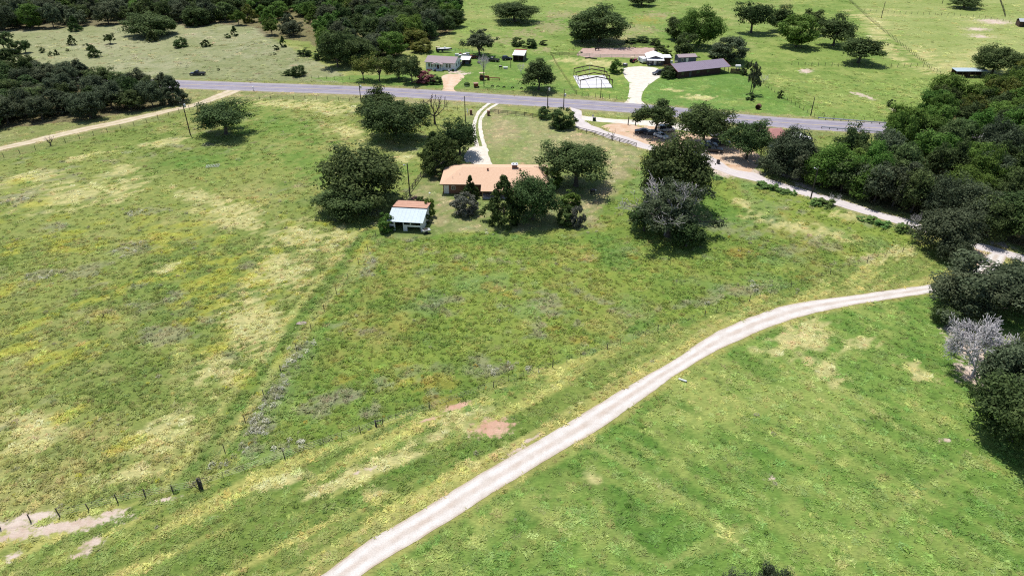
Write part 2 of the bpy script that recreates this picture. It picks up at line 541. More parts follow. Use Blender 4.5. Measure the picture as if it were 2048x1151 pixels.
GREY = [(275, 425, 44, 7, -8), (268, 497, 44, 16, -12), (90, 548, 40, 14, -18), (330, 668, 46, 18, -10), (100, 455, 25, 8, 0), (35, 395, 60, 10, -8), (545, 790, 60, 14, -52), (600, 700, 40, 11, -52), (520, 855, 40, 30, -40), (740, 520, 14, 12, 30), (735, 545, 16, 7, 0), (1495, 581, 48, 13, -3), (990, 740, 30, 10, -10), (960, 722, 22, 10, 10), (720, 660, 60, 9, 10), (660, 800, 40, 16, -20), (1200, 600, 60, 10, 20), (1090, 620, 50, 12, 20), (880, 620, 40, 8, 10), (1470, 460, 60, 12, 10), (1640, 485, 60, 10, 15), (1560, 500, 40, 9, 0), (1720, 520, 60, 8, -12), (1430, 600, 40, 8, -14), (640, 805, 50, 20, -20), (1350, 610, 30, 8, -15), (900, 600, 30, 8, 0), (410, 640, 20, 6, 0), (560, 900, 30, 10, -20), (500, 900, 30, 14, -20)]
SOIL = [(985, 855, 46, 20, -8), (1000, 850, 28, 14, 0), (915, 812, 34, 7, -18), (860, 838, 26, 3.5, -17), (66, 1032, 60, 10, -10), (20, 1052, 60, 12, -8), (130, 1052, 150, 13, -9), (40, 1068, 60, 9, -12), (225, 1025, 40, 7, -12), (190, 1082, 22, 14, -25), (165, 1108, 26, 6, -20), (325, 1000, 38, 4.5, -14), (172, 1092, 22, 8, -20), (425, 1035, 12, 4, -20), (26, 1112, 16, 8, -25), (730, 940, 34, 2.5, -17), (1060, 880, 26, 4, -33), (1025, 905, 30, 4, -33), (1540, 955, 10, 5, 0), (1890, 880, 14, 4, 10),
        (1920, 668, 40, 16, 25), (1945, 745, 40, 24, 20), (1940, 700, 60, 20, 30), (1980, 780, 40, 12, 20), (1905, 655, 24, 8, 20), (1612, 142, 14, 5, 0), (1605, 140, 6, 3, 0), (1790, 222, 12, 4, 40), (1722, 190, 26, 3, 16), (1740, 196, 14, 2.5, 20), (1955, 62, 16, 10, 50), (1962, 74, 8, 8, 50), (1985, 42, 40, 4, 3), (2000, 46, 30, 3, 3), (1240, 50, 1, 1, 0), (1580, 350, 30, 8, 15), (1610, 372, 30, 5, 20), (1925, 480, 30, 5, 15), (2000, 488, 30, 5, 15), (910, 144, 18, 3, -4), (925, 148, 18, 2.5, -4), (1450, 345, 30, 10, 10), (1490, 342, 40, 8, 5)]
TAN = [(1100, 55, 40, 12, 0), (1130, 30, 50, 8, 0), (1270, 60, 50, 10, 0), (1240, 75, 50, 6, 0), (1310, 30, 30, 8, 0), (1050, 70, 30, 10, 0), (1010, 80, 30, 8, 0), (1090, 100, 20, 5, 0), (1200, 395, 14, 70, 36), (1235, 340, 30, 22, 30), (1180, 440, 24, 14, 30), (850, 385, 9, 50, 36), (830, 400, 12, 30, 36), (905, 415, 30, 14, 10), (880, 440, 40, 12, 0), (1060, 330, 40, 8, 0), (1190, 315, 60, 14, 20), (1000, 262, 30, 26, 10), (1240, 320, 40, 14, 20), (1180, 280, 50, 10, 22), (700, 190, 200, 5, 3), (600, 188, 120, 4, 2), (480, 192, 40, 4, 0), (800, 200, 60, 5, 3), (1400, 222, 140, 2.5, 6), (1580, 240, 80, 2, 6), (905, 405, 40, 8, 12)]
LUSH = [(560, 250, 90, 30, 10), (620, 330, 90, 30, 20), (430, 320, 100, 22, 0), (700, 220, 40, 8, 0), (820, 335, 26, 16, 0), (1230, 520, 60, 20, 20), (1040, 480, 140, 12, 2), (900, 478, 60, 7, 0), (690, 610, 40, 20, -50), (660, 650, 26, 22, -50), (1210, 480, 60, 14, 12), (1440, 420, 60, 30, 30), (1300, 485, 60, 12, 10), (1540, 190, 80, 20, 20), (1350, 170, 30, 10, 0), (1480, 180, 50, 10, 0), (980, 165, 80, 8, 5), (1060, 150, 60, 10, 0), (1290, 75, 40, 10, 5), (1330, 60, 50, 12, 10), (1120, 40, 50, 14, 0), (1690, 640, 40, 24, 20), (1290, 650, 40, 10, -20), (1380, 640, 60, 8, -18), (1500, 620, 60, 8, -16), (1060, 770, 80, 8, -18), (930, 900, 60, 10, -18), (800, 940, 60, 8, -17), (1640, 730, 30, 16, 30), (1200, 880, 60, 12, -35), (1300, 810, 50, 12, -35), (1190, 905, 20, 10, 0), (1240, 935, 30, 14, 20), (1090, 960, 40, 20, 0), (1420, 1100, 60, 16, 0), (1690, 950, 30, 14, 20), (1640, 900, 30, 12, 20), (1880, 950, 20, 8, 0), (1360, 190, 40, 10, 5), (1225, 175, 10, 8, 0)]
for _n in ('DRY', 'YEL', 'ORA', 'GREY', 'SOIL', 'TAN', 'LUSH'):
    globals()[_n] = [ell(*e) for e in globals()[_n]]
# thin pale wheel tracks across the two front fields
WHEEL = [[(1100, 870), (1200, 895), (1290, 945), (1350, 985), (1405, 1015), (1440, 1050)], [(1190, 895), (1260, 935), (1330, 980), (1390, 1010)], [(1190, 1000), (1230, 1060), (1290, 1110), (1330, 1130)], [(1330, 1130), (1400, 1090), (1470, 1060), (1500, 1050)], [(1440, 1055), (1470, 1080), (1500, 1110)],
         [(1680, 1130), (1730, 1095), (1770, 1045), (1840, 980), (1900, 945), (1975, 915)], [(1650, 750), (1720, 800), (1790, 850), (1840, 880)], [(1560, 700), (1640, 790), (1720, 860)], [(1380, 1110), (1430, 1100), (1490, 1060)],
         [(352, 690), (350, 730), (347, 790)], [(370, 680), (369, 730), (368, 790)], [(555, 720), (480, 850), (430, 930)], [(640, 600), (560, 730), (470, 860)], [(740, 490), (660, 600), (580, 720)], [(760, 480), (690, 580)],
         [(1880, 165), (1900, 125), (1930, 100), (1960, 85)], [(1870, 130), (1900, 112), (1940, 95)]]
WHEEL = [at_np(w) for w in WHEEL]
NOTUFT_LINES = [(LANE, 0.0), (COUNTY, 0.0), (RANCH, 0.0), (HIGHWAY, 0.0), (LOOP, 0.0)]

COLS = dict(
    default=(A(160, 168, 98), A(138, 154, 78), A(184, 184, 120)),
    savanna=(A(168, 170, 126), A(150, 156, 108), A(182, 180, 144)),
    topmid=(A(148, 168, 90), A(128, 154, 74), A(174, 178, 112)),
    topright=(A(144, 166, 86), A(128, 154, 74), A(170, 180, 104)),
    pasture=(A(172, 182, 112), A(154, 170, 94), A(196, 194, 130)),
    verge=(A(154, 160, 100), A(142, 152, 88), A(174, 170, 120)),
    mlawn=(A(134, 160, 84), A(120, 152, 72), A(160, 172, 98)),
    plawn=(A(134, 162, 80), A(118, 152, 68), A(174, 184, 102)),
    blawn=(A(124, 158, 78), A(112, 148, 68), A(152, 170, 90)),
    yard=(A(150, 160, 98), A(134, 150, 84), A(172, 166, 122)),
    front=(A(156, 164, 106), A(144, 158, 92), A(178, 170, 126)),
    left=(A(154, 164, 90), A(134, 152, 78), A(176, 174, 110)),
    meadow=(A(146, 164, 76), A(128, 152, 70), A(164, 164, 90)),
    strip=(A(158, 166, 90), A(132, 152, 76), A(186, 186, 112)),
    right=(A(132, 162, 78), A(108, 146, 64), A(170, 180, 102)),
)
C_DRY, C_YEL, C_ORA, C_GREY, C_TAN, C_LUSH = A(212, 204, 142), A(184, 184, 78), A(182, 160, 76), A(162, 158, 134), A(188, 172, 134), A(114, 150, 66)
C_WHEEL, C_LITTER = A(186, 188, 116), A(128, 112, 90)


def blend(c, m, col):
    return c + m[:, None] * (np.asarray(col)[None] - c)


def ground_colour(P):
    """Colour of what grows at the ground points P (n, 2), and how tall it grows."""
    x, y = P[:, 0], P[:, 1]
    jit = np.stack([vnoise(x, y, 2.2, 5) - .5, vnoise(x, y, 2.2, 6) - .5], 1) * 1.6
    Q = P + jit
    n1, n2 = fbm(x, y, 26, 1), fbm(x, y, 18, 2)
    n3, n4 = fbm(x, y, 6, 3), fbm(x, y, 3.0, 4)
    base, alt, pale = [np.tile(COLS['default'][i], (len(P), 1)) for i in range(3)]
    tall = np.full(len(P), 0.8)
    reg = np.zeros(len(P), np.int8)
    for k, (nm, poly) in enumerate(POLY.items()):
        m = in_poly(Q if nm not in ('yard', 'front') else P + jit * .3, poly)
        for arr, i in ((base, 0), (alt, 1), (pale, 2)):
            arr[m] = COLS[nm][i]
        tall[m] = {'yard': .12, 'front': .12, 'mlawn': .25, 'plawn': .3, 'blawn': .2, 'verge': .4, 'right': .65, 'strip': .7, 'meadow': 1.1, 'left': 1.0, 'savanna': 1.0}.get(nm, .8)
        reg[m] = k + 1
    names = ['default'] + list(POLY)
    isr = lambda n: reg == names.index(n)
    a1 = sstep(.42, .66, n1 * .6 + n3 * .4)
    a2 = sstep(.46, .70, n2 * .55 + n4 * .45)
    c = base + a1[:, None] * (alt - base)
    c = c + (a2 * .85)[:, None] * (pale - c)
    # mown streaks along the lane between the fence and the lane, and across the right field
    d = np.array([0.783, 0.622])
    along, across = P @ d, P @ np.array([-d[1], d[0]])
    st = fbm(along / 14.0, across, 1.35, 41, 3)
    m = isr('strip')
    c[m] = blend(c, sstep(.5, .62, st) * .8, A(192, 190, 112))[m]
    c[m] = blend(c, sstep(.5, .36, st) * .55, A(110, 140, 62))[m]
    d2 = np.array([0.75, -0.66])
    st2 = fbm((P @ d2) / 7.0, P @ np.array([d2[1], -d2[0]]), 1.7, 43, 3)
    m = isr('right')
    c[m] = blend(c, sstep(.52, .72, st2) * .5, A(170, 178, 100))[m]
    c[m] = blend(c, sstep(.48, .28, st2) * .4, A(88, 126, 50))[m]
    m = isr('front')
    st3 = fbm(x / 1.6, y / 12, 1.6, 44, 2)
    c[m] = blend(c, sstep(.45, .7, st3) * .45, A(182, 172, 128))[m]
    # weeds and flowers through the left field and the meadow
    L, M = isr('left'), isr('meadow')
    near = sstep(330, 620, 0 * x + 620 - y * 0)          # flowers everywhere in the left field, see below
    fy = sstep(.60, .72, fbm(x, y, 4.2, 61)) * sstep(.40, .62, fbm(x, y, 30, 62)) * sstep(175, 110, y)
    c[L] = blend(c, fy * .75, C_YEL)[L]
    fo = sstep(.63, .73, fbm(x, y, 3.6, 63)) * sstep(.45, .6, fbm(x, y, 22, 64))
    c[M] = blend(c, fo * .38, C_ORA)[M]
    fg = sstep(.60, .72, fbm(x, y, 3.2, 65)) * sstep(.42, .6, fbm(x, y, 20, 66))
    c[M | L] = blend(c, fg * .55, C_GREY)[M | L]
    bl = sstep(.55, .7, fbm(x, y, 9, 67))
    c[M] = blend(c, bl * .4, A(136, 164, 104))[M]
    rough = n4 * .5 + n3 * .5
    fine_ = vnoise(x * .55 + y * .5, (y * .55 - x * .5) * 2.6, 1.5, 71)
    for lst, col, k, w in ((LUSH, C_LUSH, .7, .8), (DRY, C_DRY, .95, .9), (TAN, C_TAN, .62, .8), (YEL, C_YEL, .7, 1.4), (ORA, C_ORA, .45, 1.6), (GREY, C_GREY, .5, 1.3)):
        f = np.zeros(len(P))
        for e in lst:
            pe = patch(P, e)
            f = np.maximum(f, sstep(-.12, .75, pe + (rough - .5) * 2.4 * w + (fine_ - .5) * 1.7 + .1) * sstep(-.75, -.3, pe))
        c = blend(c, f * k, col)
    for k_, w in enumerate(WHEEL):
        dd = dist_line(P, w)
        c = blend(c, sstep(.75, .15, dd + (n4 - .5) * .9) * (.38 if k_ < 9 else .7), C_WHEEL)
    # greener ruts and a pale ridge run along the diagonal fence
    fl_ = at_np([(745, 474), (712, 520), (634, 630), (531, 775), (462, 874), (398, 968)])
    df = dist_line(P, fl_)
    c[L] = blend(c, sstep(1.6, .5, np.abs(df - 2.2) + (n4 - .5)) * .65, A(112, 144, 66))[L]
    c[L] = blend(c, sstep(.7, .2, np.abs(df - 4.4) + (n4 - .5) * .6) * .7, A(196, 194, 120))[L]
    # tracks the tractor left beside the diagonal fence: handled by WHEEL; leaf litter under the woods
    for w in WOODS.values():
        m = in_poly(Q, w)
        c[m] = blend(c, np.full(len(P), .7), C_LITTER)[m]
    # dusty grass along the edges of the dirt roads
    for (a, b), wid, col in ((LANE, 1.6, A(186, 178, 108)), (RANCH, 2.2, A(190, 178, 132)), (COUNTY, 1.8, A(176, 168, 120)), (HIGHWAY, 2.2, A(186, 174, 132))):
        dd = np.minimum(dist_line(P, a[::6]), dist_line(P, b[::6]))
        c = blend(c, sstep(wid, .2, dd + (n4 - .45) * wid * 1.3) * .75, col)
    # windrow of pale grass along the left side of the lane
    dl = dist_line(P, LANE[0][::4])
    c = blend(c, sstep(.5, .1, np.abs(dl - 1.7) + (n4 - .5) * .5) * .6 * (across > P[:, 0] * 0 - 1e9) * isr('strip'), A(196, 190, 122))
    c = np.clip(c * np.array([1.0, 1.0, 1.06]), 0, .8)
    soil = np.zeros(len(P))
    for e in SOIL:
        soil = np.maximum(soil, np.clip(patch(P, e) + .28, 0, 1))
    return c, tall, soil, reg


# ------------------------------------------------------------------ the ground: one sheet out to the horizon
def axis(lo, hi, f0, grow, far):
    a = [lo]
    while a[-1] < hi:
        a.append(a[-1] + f0(a[-1]))
    s = f0(hi)
    while a[-1] < far[1]:
        s *= grow
        a.append(a[-1] + s)
    b = [lo]
    s = f0(lo)
    while b[-1] > far[0]:
        s *= grow
        b.append(b[-1] - s)
    return np.array(b[:0:-1] + a)


gx = axis(-150, 150, lambda v: 0.8 + max(0, abs(v) - 75) * 0.018, 1.09, (-3500, 3500))
gy = axis(38, 445, lambda v: 0.55 + max(0, v - 60) * 0.0052, 1.12, (-900, 4200))
GX, GY = np.meshgrid(gx, gy)
GP = np.stack([GX.ravel(), GY.ravel()], 1)
gc, gt, gs, greg = ground_colour(GP)
nx, ny = len(gx), len(gy)
idx = np.arange(nx * ny).reshape(ny, nx)
GF = np.stack([idx[:-1, :-1].ravel(), idx[:-1, 1:].ravel(), idx[1:, 1:].ravel(), idx[1:, :-1].ravel()], 1)


def ground_mat():
    m = bpy.data.materials.new('grassland')
    m.use_nodes = True
    nt = m.node_tree
    b = nt.nodes['Principled BSDF']
    b.inputs['Roughness'].default_value = 0.9
    b.inputs['Specular IOR Level'].default_value = 0.12
    L = nt.links.new
    N = nt.nodes.new
    tc = N('ShaderNodeTexCoord')
    col = N('ShaderNodeAttribute')
    col.attribute_name = 'tint'
    soil = N('ShaderNodeAttribute')
    soil.attribute_name = 'soil'

    def noise(scale, detail=4, rough=.6, vec=None, dist=0.0):
        n = N('ShaderNodeTexNoise')
        n.inputs['Scale'].default_value = scale
        n.inputs['Detail'].default_value = detail
        n.inputs['Roughness'].default_value = rough
        n.inputs['Distortion'].default_value = dist
        L(vec or tc.outputs['Object'], n.inputs['Vector'])
        return n

    mp = N('ShaderNodeMapping')
    mp.inputs['Rotation'].default_value = (0, 0, math.radians(24))
    mp.inputs['Scale'].default_value = (0.55, 1.5, 1)
    L(tc.outputs['Object'], mp.inputs[0])
    fine = noise(2.6, 5, .7, mp.outputs[0], .6)
    mid = noise(0.55, 4, .6, None, .4)
    r1 = N('ShaderNodeValToRGB')
    e = r1.color_ramp.elements
    e[0].position, e[0].color = .30, (.66, .68, .62, 1)
    e[1].position, e[1].color = .74, (1.32, 1.30, 1.26, 1)
    x = e.new(.5)
    x.color = (.98, 1.0, .96, 1)
    L(fine.outputs['Fac'], r1.inputs[0])
    r2 = N('ShaderNodeValToRGB')
    e = r2.color_ramp.elements
    e[0].position, e[0].color = .32, (.80, .86, .78, 1)
    e[1].position, e[1].color = .70, (1.20, 1.14, 1.10, 1)
    L(mid.outputs['Fac'], r2.inputs[0])
    m1 = N('ShaderNodeMix')
    m1.data_type = 'RGBA'
    m1.blend_type = 'MULTIPLY'
    m1.inputs[0].default_value = 1
    m2 = N('ShaderNodeMix')
    m2.data_type = 'RGBA'
    m2.blend_type = 'MULTIPLY'
    m2.inputs[0].default_value = 1
    L(col.outputs['Color'], m1.inputs[6])
    L(r1.outputs[0], m1.inputs[7])
    L(m1.outputs[2], m2.inputs[6])
    L(r2.outputs[0], m2.inputs[7])
    # bare soil where the soil measure and a ragged noise agree
    rag = noise(0.9, 6, .68)
    sub = N('ShaderNodeMath')
    sub.operation = 'ADD'
    L(soil.outputs['Fac'], sub.inputs[0])
    sc = N('ShaderNodeMapRange')
    sc.inputs['From Min'].default_value = .25
    sc.inputs['From Max'].default_value = .75
    sc.inputs['To Min'].default_value = -.8
    sc.inputs['To Max'].default_value = .8
    L(rag.outputs['Fac'], sc.inputs[0])
    L(sc.outputs[0], sub.inputs[1])
    th = N('ShaderNodeMapRange')
    th.interpolation_type = 'SMOOTHSTEP'
    th.inputs['From Min'].default_value = .10
    th.inputs['From Max'].default_value = .85
    L(sub.outputs[0], th.inputs[0])
    gate = N('ShaderNodeMath')
    gate.operation = 'GREATER_THAN'
    gate.inputs[1].default_value = .02
    L(soil.outputs['Fac'], gate.inputs[0])
    mu = N('ShaderNodeMath')
    mu.operation = 'MULTIPLY'
    L(th.outputs[0], mu.inputs[0])
    L(gate.outputs[0], mu.inputs[1])
    sr = N('ShaderNodeValToRGB')
    e = sr.color_ramp.elements
    e[0].position, e[0].color = .30, (*A(214, 186, 164), 1)
    e[1].position, e[1].color = .72, (*A(252, 236, 222), 1)
    sn = noise(0.35, 6, .7)
    L(sn.outputs['Fac'], sr.inputs[0])
    m3 = N('ShaderNodeMix')
    m3.data_type = 'RGBA'
    L(mu.outputs[0], m3.inputs[0])
    L(m2.outputs[2], m3.inputs[6])
    cl = N('ShaderNodeAttribute')
    cl.attribute_name = 'clay'
    mc = N('ShaderNodeMix')
    mc.data_type = 'RGBA'
    mc.blend_type = 'MULTIPLY'
    L(cl.outputs['Fac'], mc.inputs[0])
    L(sr.outputs[0], mc.inputs[6])
    mc.inputs[7].default_value = (.97, .76, .66, 1)
    L(mc.outputs[2], m3.inputs[7])
    L(m3.outputs[2], b.inputs['Base Color'])
    bp = N('ShaderNodeBump')
    bp.inputs['Strength'].default_value = .55
    bp.inputs['Distance'].default_value = .35
    L(fine.outputs['Fac'], bp.inputs['Height'])
    L(bp.outputs[0], b.inputs['Normal'])
    return m


GV = np.column_stack([GP, np.zeros(len(GP))])
gred = np.zeros(len(GP))
for e in SOIL[:4]:
    gred = np.maximum(gred, sstep(-.6, .1, patch(GP, e)))
gme = np_mesh('ground', GV, GF, [ground_mat()], {'clay': ('POINT', 'FLOAT', gred), 'tint': ('POINT', 'FLOAT_COLOR', np.column_stack([gc, np.ones(len(gc))])), 'soil': ('POINT', 'FLOAT', gs)})
structure(link('ground', gme), 'green and straw coloured pasture land')

# ------------------------------------------------------------------ roads, tracks and bare pads


def road_mat(name, c1, c2, cmid=None, mid_w=.25, scale=.6, tracks=None, edge=None, fine=.25, bump=.3, midstr=.6):
    """Road surface: mottled, with a centre strip (cmid) and worn wheel tracks by the across coordinate."""
    m = bpy.data.materials.new(name)
    m.use_nodes = True
    nt = m.node_tree
    L, N = nt.links.new, nt.nodes.new
    b = nt.nodes['Principled BSDF']
    b.inputs['Roughness'].default_value = .9
    b.inputs['Specular IOR Level'].default_value = .15
    tc = N('ShaderNodeTexCoord')
    n1 = N('ShaderNodeTexNoise')
    n1.inputs['Scale'].default_value = scale
    n1.inputs['Detail'].default_value = 7
    n1.inputs['Roughness'].default_value = .65
    L(tc.outputs['Object'], n1.inputs['Vector'])
    rp = N('ShaderNodeValToRGB')
    rp.color_ramp.elements[0].position = .38
    rp.color_ramp.elements[1].position = .62
    rp.color_ramp.elements[0].color = (*c2, 1)
    rp.color_ramp.elements[1].color = (*c1, 1)
    L(n1.outputs['Fac'], rp.inputs[0])
    last = rp.outputs[0]
    ac = N('ShaderNodeAttribute')
    ac.attribute_name = 'across'
    n2 = N('ShaderNodeTexNoise')
    n2.inputs['Scale'].default_value = .35
    n2.inputs['Detail'].default_value = 4
    L(tc.outputs['Object'], n2.inputs['Vector'])

    def band(centre, half, strength, colour, last):
        s = N('ShaderNodeMath')
        s.operation = 'SUBTRACT'
        s.inputs[1].default_value = centre
        L(ac.outputs['Fac'], s.inputs[0])
        a = N('ShaderNodeMath')
        a.operation = 'ABSOLUTE'
        L(s.outputs[0], a.inputs[0])
        r = N('ShaderNodeMapRange')
        r.interpolation_type = 'SMOOTHSTEP'
        r.inputs['From Min'].default_value = half
        r.inputs['From Max'].default_value = half * .3
        L(a.outputs[0], r.inputs[0])
        k = N('ShaderNodeMapRange')
        k.inputs['From Min'].default_value = .35
        k.inputs['From Max'].default_value = .65
        k.inputs['To Max'].default_value = strength
        k.inputs['To Min'].default_value = strength * .25
        L(n2.outputs['Fac'], k.inputs[0])
        mu = N('ShaderNodeMath')
        mu.operation = 'MULTIPLY'
        L(r.outputs[0], mu.inputs[0])
        L(k.outputs[0], mu.inputs[1])
        mx = N('ShaderNodeMix')
        mx.data_type = 'RGBA'
        L(mu.outputs[0], mx.inputs[0])
        L(last, mx.inputs[6])
        mx.inputs[7].default_value = (*colour, 1)
        return mx.outputs[2]

    if cmid is not None:
        last = band(0, mid_w, midstr, cmid, last)
    for (cc, hw, stg, colr) in tracks or []:
        last = band(cc, hw, stg, colr, last)
    n3 = N('ShaderNodeTexNoise')
    n3.inputs['Scale'].default_value = 7
    n3.inputs['Detail'].default_value = 3
    L(tc.outputs['Object'], n3.inputs['Vector'])
    mr = N('ShaderNodeMapRange')
    mr.inputs['From Min'].default_value = .3
    mr.inputs['From Max'].default_value = .7
    mr.inputs['To Min'].default_value = 1 - fine
    mr.inputs['To Max'].default_value = 1 + fine * .5
    L(n3.outputs['Fac'], mr.inputs[0])
    vm = N('ShaderNodeVectorMath')
    vm.operation = 'SCALE'
    L(last, vm.inputs[0])
    L(mr.outputs[0], vm.inputs['Scale'])
    L(vm.outputs[0], b.inputs['Base Color'])
    bp = N('ShaderNodeBump')
    bp.inputs['Strength'].default_value = bump
    bp.inputs['Distance'].default_value = .05
    L(n3.outputs['Fac'], bp.inputs['Height'])
    L(bp.outputs[0], b.inputs['Normal'])
    return m


def strip(name, ed, z, m, rag=.25, seed=0, cells=8, label=None):
    a, b = ed
    n = len(a)
    d = b - a
    w = np.linalg.norm(d, axis=1)[:, None]
    d = d / w
    s = np.arange(n) * 0.7
    ja = ((fbm(s, s * 0, 2.3, seed, 4) - .5) * 2 + (vnoise(s, s * 0, .9, seed + 9) - .5) * .8) * rag
    jb = ((fbm(s, s * 0, 2.3, seed + 5, 4) - .5) * 2 + (vnoise(s, s * 0, .9, seed + 13) - .5) * .8) * rag
    a = a + d * ja[:, None]
    b = b + d * jb[:, None]
    V, ac = [], []
    for k in range(cells + 1):
        t = k / cells
        V.append(np.column_stack([a * (1 - t) + b * t, np.full(n, z)]))
        ac.append(np.full(n, 2 * t - 1))
    V = np.stack(V, 1).reshape(-1, 3)
    ac = np.stack(ac, 1).ravel()
    i = np.arange(n - 1)[:, None] * (cells + 1) + np.arange(cells)[None]
    F = np.stack([i, i + 1, i + cells + 2, i + cells + 1], -1).reshape(-1, 4)
    # keep faces up
    p = V[F[0]]
    if np.cross(p[1] - p[0], p[2] - p[0])[2] < 0:
        F = F[:, ::-1]
    me = np_mesh(name, V, F, [m], {'across': ('POINT', 'FLOAT', ac)})
    return structure(link(name, me), label)


def pad(name, pts, z, m, rag=.4, seed=0, label=None):
    """Flat bare patch with a ragged rim (its fan triangles share the middle)."""
    P = catmull(at_np(list(pts) + [pts[0]]), .6)[:-1]
    c = P.mean(0)
    s = np.arange(len(P)) * .6
    d = np.roll(P, -1, 0) - np.roll(P, 1, 0)
    nrm = np.stack([d[:, 1], -d[:, 0]], 1) / (np.linalg.norm(d, axis=1)[:, None] + 1e-6)
    P = P + nrm * ((fbm(s, s * 0, 2.4, seed, 4) - .5) * 2 * rag)[:, None]
    mb = MB()
    area = 0.5 * np.sum(P[:, 0] * np.roll(P[:, 1], -1) - np.roll(P[:, 0], -1) * P[:, 1])
    if area < 0:
        P = P[::-1]
    mb.add([(p[0], p[1], z) for p in P], [tuple(range(len(P)))])
    return structure(mb.build(name, m), label)


GRAVEL = road_mat('pale_gravel', A(244, 236, 228), A(228, 217, 206), A(214, 192, 174), .28, .5, midstr=.6, tracks=[(-.48, .26, .7, A(255, 250, 246)), (.5, .26, .7, A(255, 250, 246)), (-.95, .14, .8, A(206, 184, 156)), (.95, .14, .8, A(206, 184, 156))], fine=.16)
CALICHE = road_mat('white_caliche', A(255, 250, 238), A(244, 230, 212), None, fine=.10)
SANDM = road_mat('orange_sand', A(244, 218, 192), A(230, 190, 156), None, fine=.15, scale=.25)
SANDL = road_mat('pale_sand', A(250, 226, 202), A(236, 200, 166), None, fine=.12, scale=.3)
ASPH = road_mat('worn_asphalt', A(184, 178, 190), A(170, 164, 176), A(222, 212, 214), .10, tracks=[(-.45, .14, .9, A(150, 143, 162)), (-.18, .10, .7, A(158, 151, 168)), (.24, .12, .8, A(154, 147, 166)), (.54, .12, .9, A(152, 145, 164)), (-.9, .16, .7, A(196, 186, 184)), (.9, .16, .7, A(196, 186, 184))], fine=.08, scale=.25, bump=.1)
CHIP = road_mat('pale_chipseal', A(244, 234, 230), A(228, 218, 216), A(236, 226, 222), .2, tracks=[(-.45, .25, .5, A(222, 212, 214)), (.45, .25, .5, A(222, 212, 214)), (-.95, .2, .8, A(232, 218, 204)), (.95, .2, .8, A(232, 218, 204))], fine=.08, scale=.3, bump=.1)
DIRT = road_mat('tan_dirt', A(242, 226, 198), A(226, 206, 174), A(190, 184, 128), .3, .4, fine=.15)
ARENAM = road_mat('churned_clay', A(224, 194, 182), A(206, 174, 160), None, fine=.2, scale=.5)

pad('sandy_lot', LOT, .004, SANDM, .5, 3, 'orange sand parking lot under the oaks')
pad('sandy_turnout', PADEND, .004, SANDL, .5, 4, 'pale sandy turnout beside the county road')
pad('riding_arena', ARENA, .004, ARENAM, .3, 5, 'pink brown churned clay arena')
pad('sandy_drive', SANDY, .004, SANDL, .35, 6, 'pale sand driveway of the white house')
pad('caliche_drive', FAN, .008, CALICHE, .3, 7, 'white caliche driveway fanning out by the brown house')
pad('parking_pad', PAD, .008, CALICHE, .35, 8, 'white caliche parking pad behind the pink roofed house')
strip('dirt_road', RANCH, .008, DIRT, .5, 21, 6, 'tan dirt ranch road along the wood')
for tr, sd_ in ((TRACK_L, 31), (TRACK_R, 32)):
    dd_ = np.gradient(tr, axis=0)
    nn_ = np.stack([-dd_[:, 1], dd_[:, 0]], 1) / np.linalg.norm(dd_, axis=1)[:, None]
    strip('driveway_track', (tr + nn_ * .55, tr - nn_ * .55), .012, CALICHE, .22, sd_, 3, 'white caliche wheel track of the long driveway')
strip('highway', HIGHWAY, .020, ASPH, .12, 22, 16, 'grey two lane highway')
strip('county_road', COUNTY, .024, CHIP, .25, 23, 8, 'pale chipseal county road')
strip('gravel_loop', LOOP, .016, CALICHE, .25, 24, 4, 'white gravel side lane to the sandy lot')
strip('gravel_lane', LANE, .030, GRAVEL, .2, 25, 10, 'pale pinkish gravel lane crossing the front field')
YEL_PAINT = mat('yellow_road_paint', A(206, 178, 96), .7, .3, 2.0)
WHT_PAINT = mat('white_road_paint', A(214, 208, 206), .7, .3, 2.0)
for off, w_, pm in ((.12, .06, YEL_PAINT), (-.12, .06, YEL_PAINT), (3.55, .07, WHT_PAINT), (-3.55, .07, WHT_PAINT)):
    strip('road_marking', (_hc + _nrm * (off + w_), _hc + _nrm * (off - w_)), .024, pm, 0, 0, 1)

# ------------------------------------------------------------------ trees: crowns of leaf cards on branching wood
def unit(rng, n):
    v = rng.normal(size=(n, 3))
    return v / np.linalg.norm(v, axis=1)[:, None]


def cards(cen, nrm, size, tone, rng, aspect=.62):
    """One small bent leaf spray (two triangles) at each centre."""
    n = len(cen)
    r = unit(rng, n)
    t = np.cross(nrm, r)
    t /= np.linalg.norm(t, axis=1)[:, None] + 1e-9
    b = np.cross(nrm, t)
    s = size[:, None]
    v = np.empty((n, 4, 3))
    v[:, 0] = cen - t * s
    v[:, 1] = cen - b * s * aspect + nrm * s * .18
    v[:, 2] = cen + t * s
    v[:, 3] = cen + b * s * aspect + nrm * s * .18
    F = np.arange(4 * n).reshape(n, 4)
    F = np.concatenate([F[:, [0, 1, 2]], F[:, [0, 2, 3]]])
    return v.reshape(-1, 3), F, np.repeat(tone, 4)


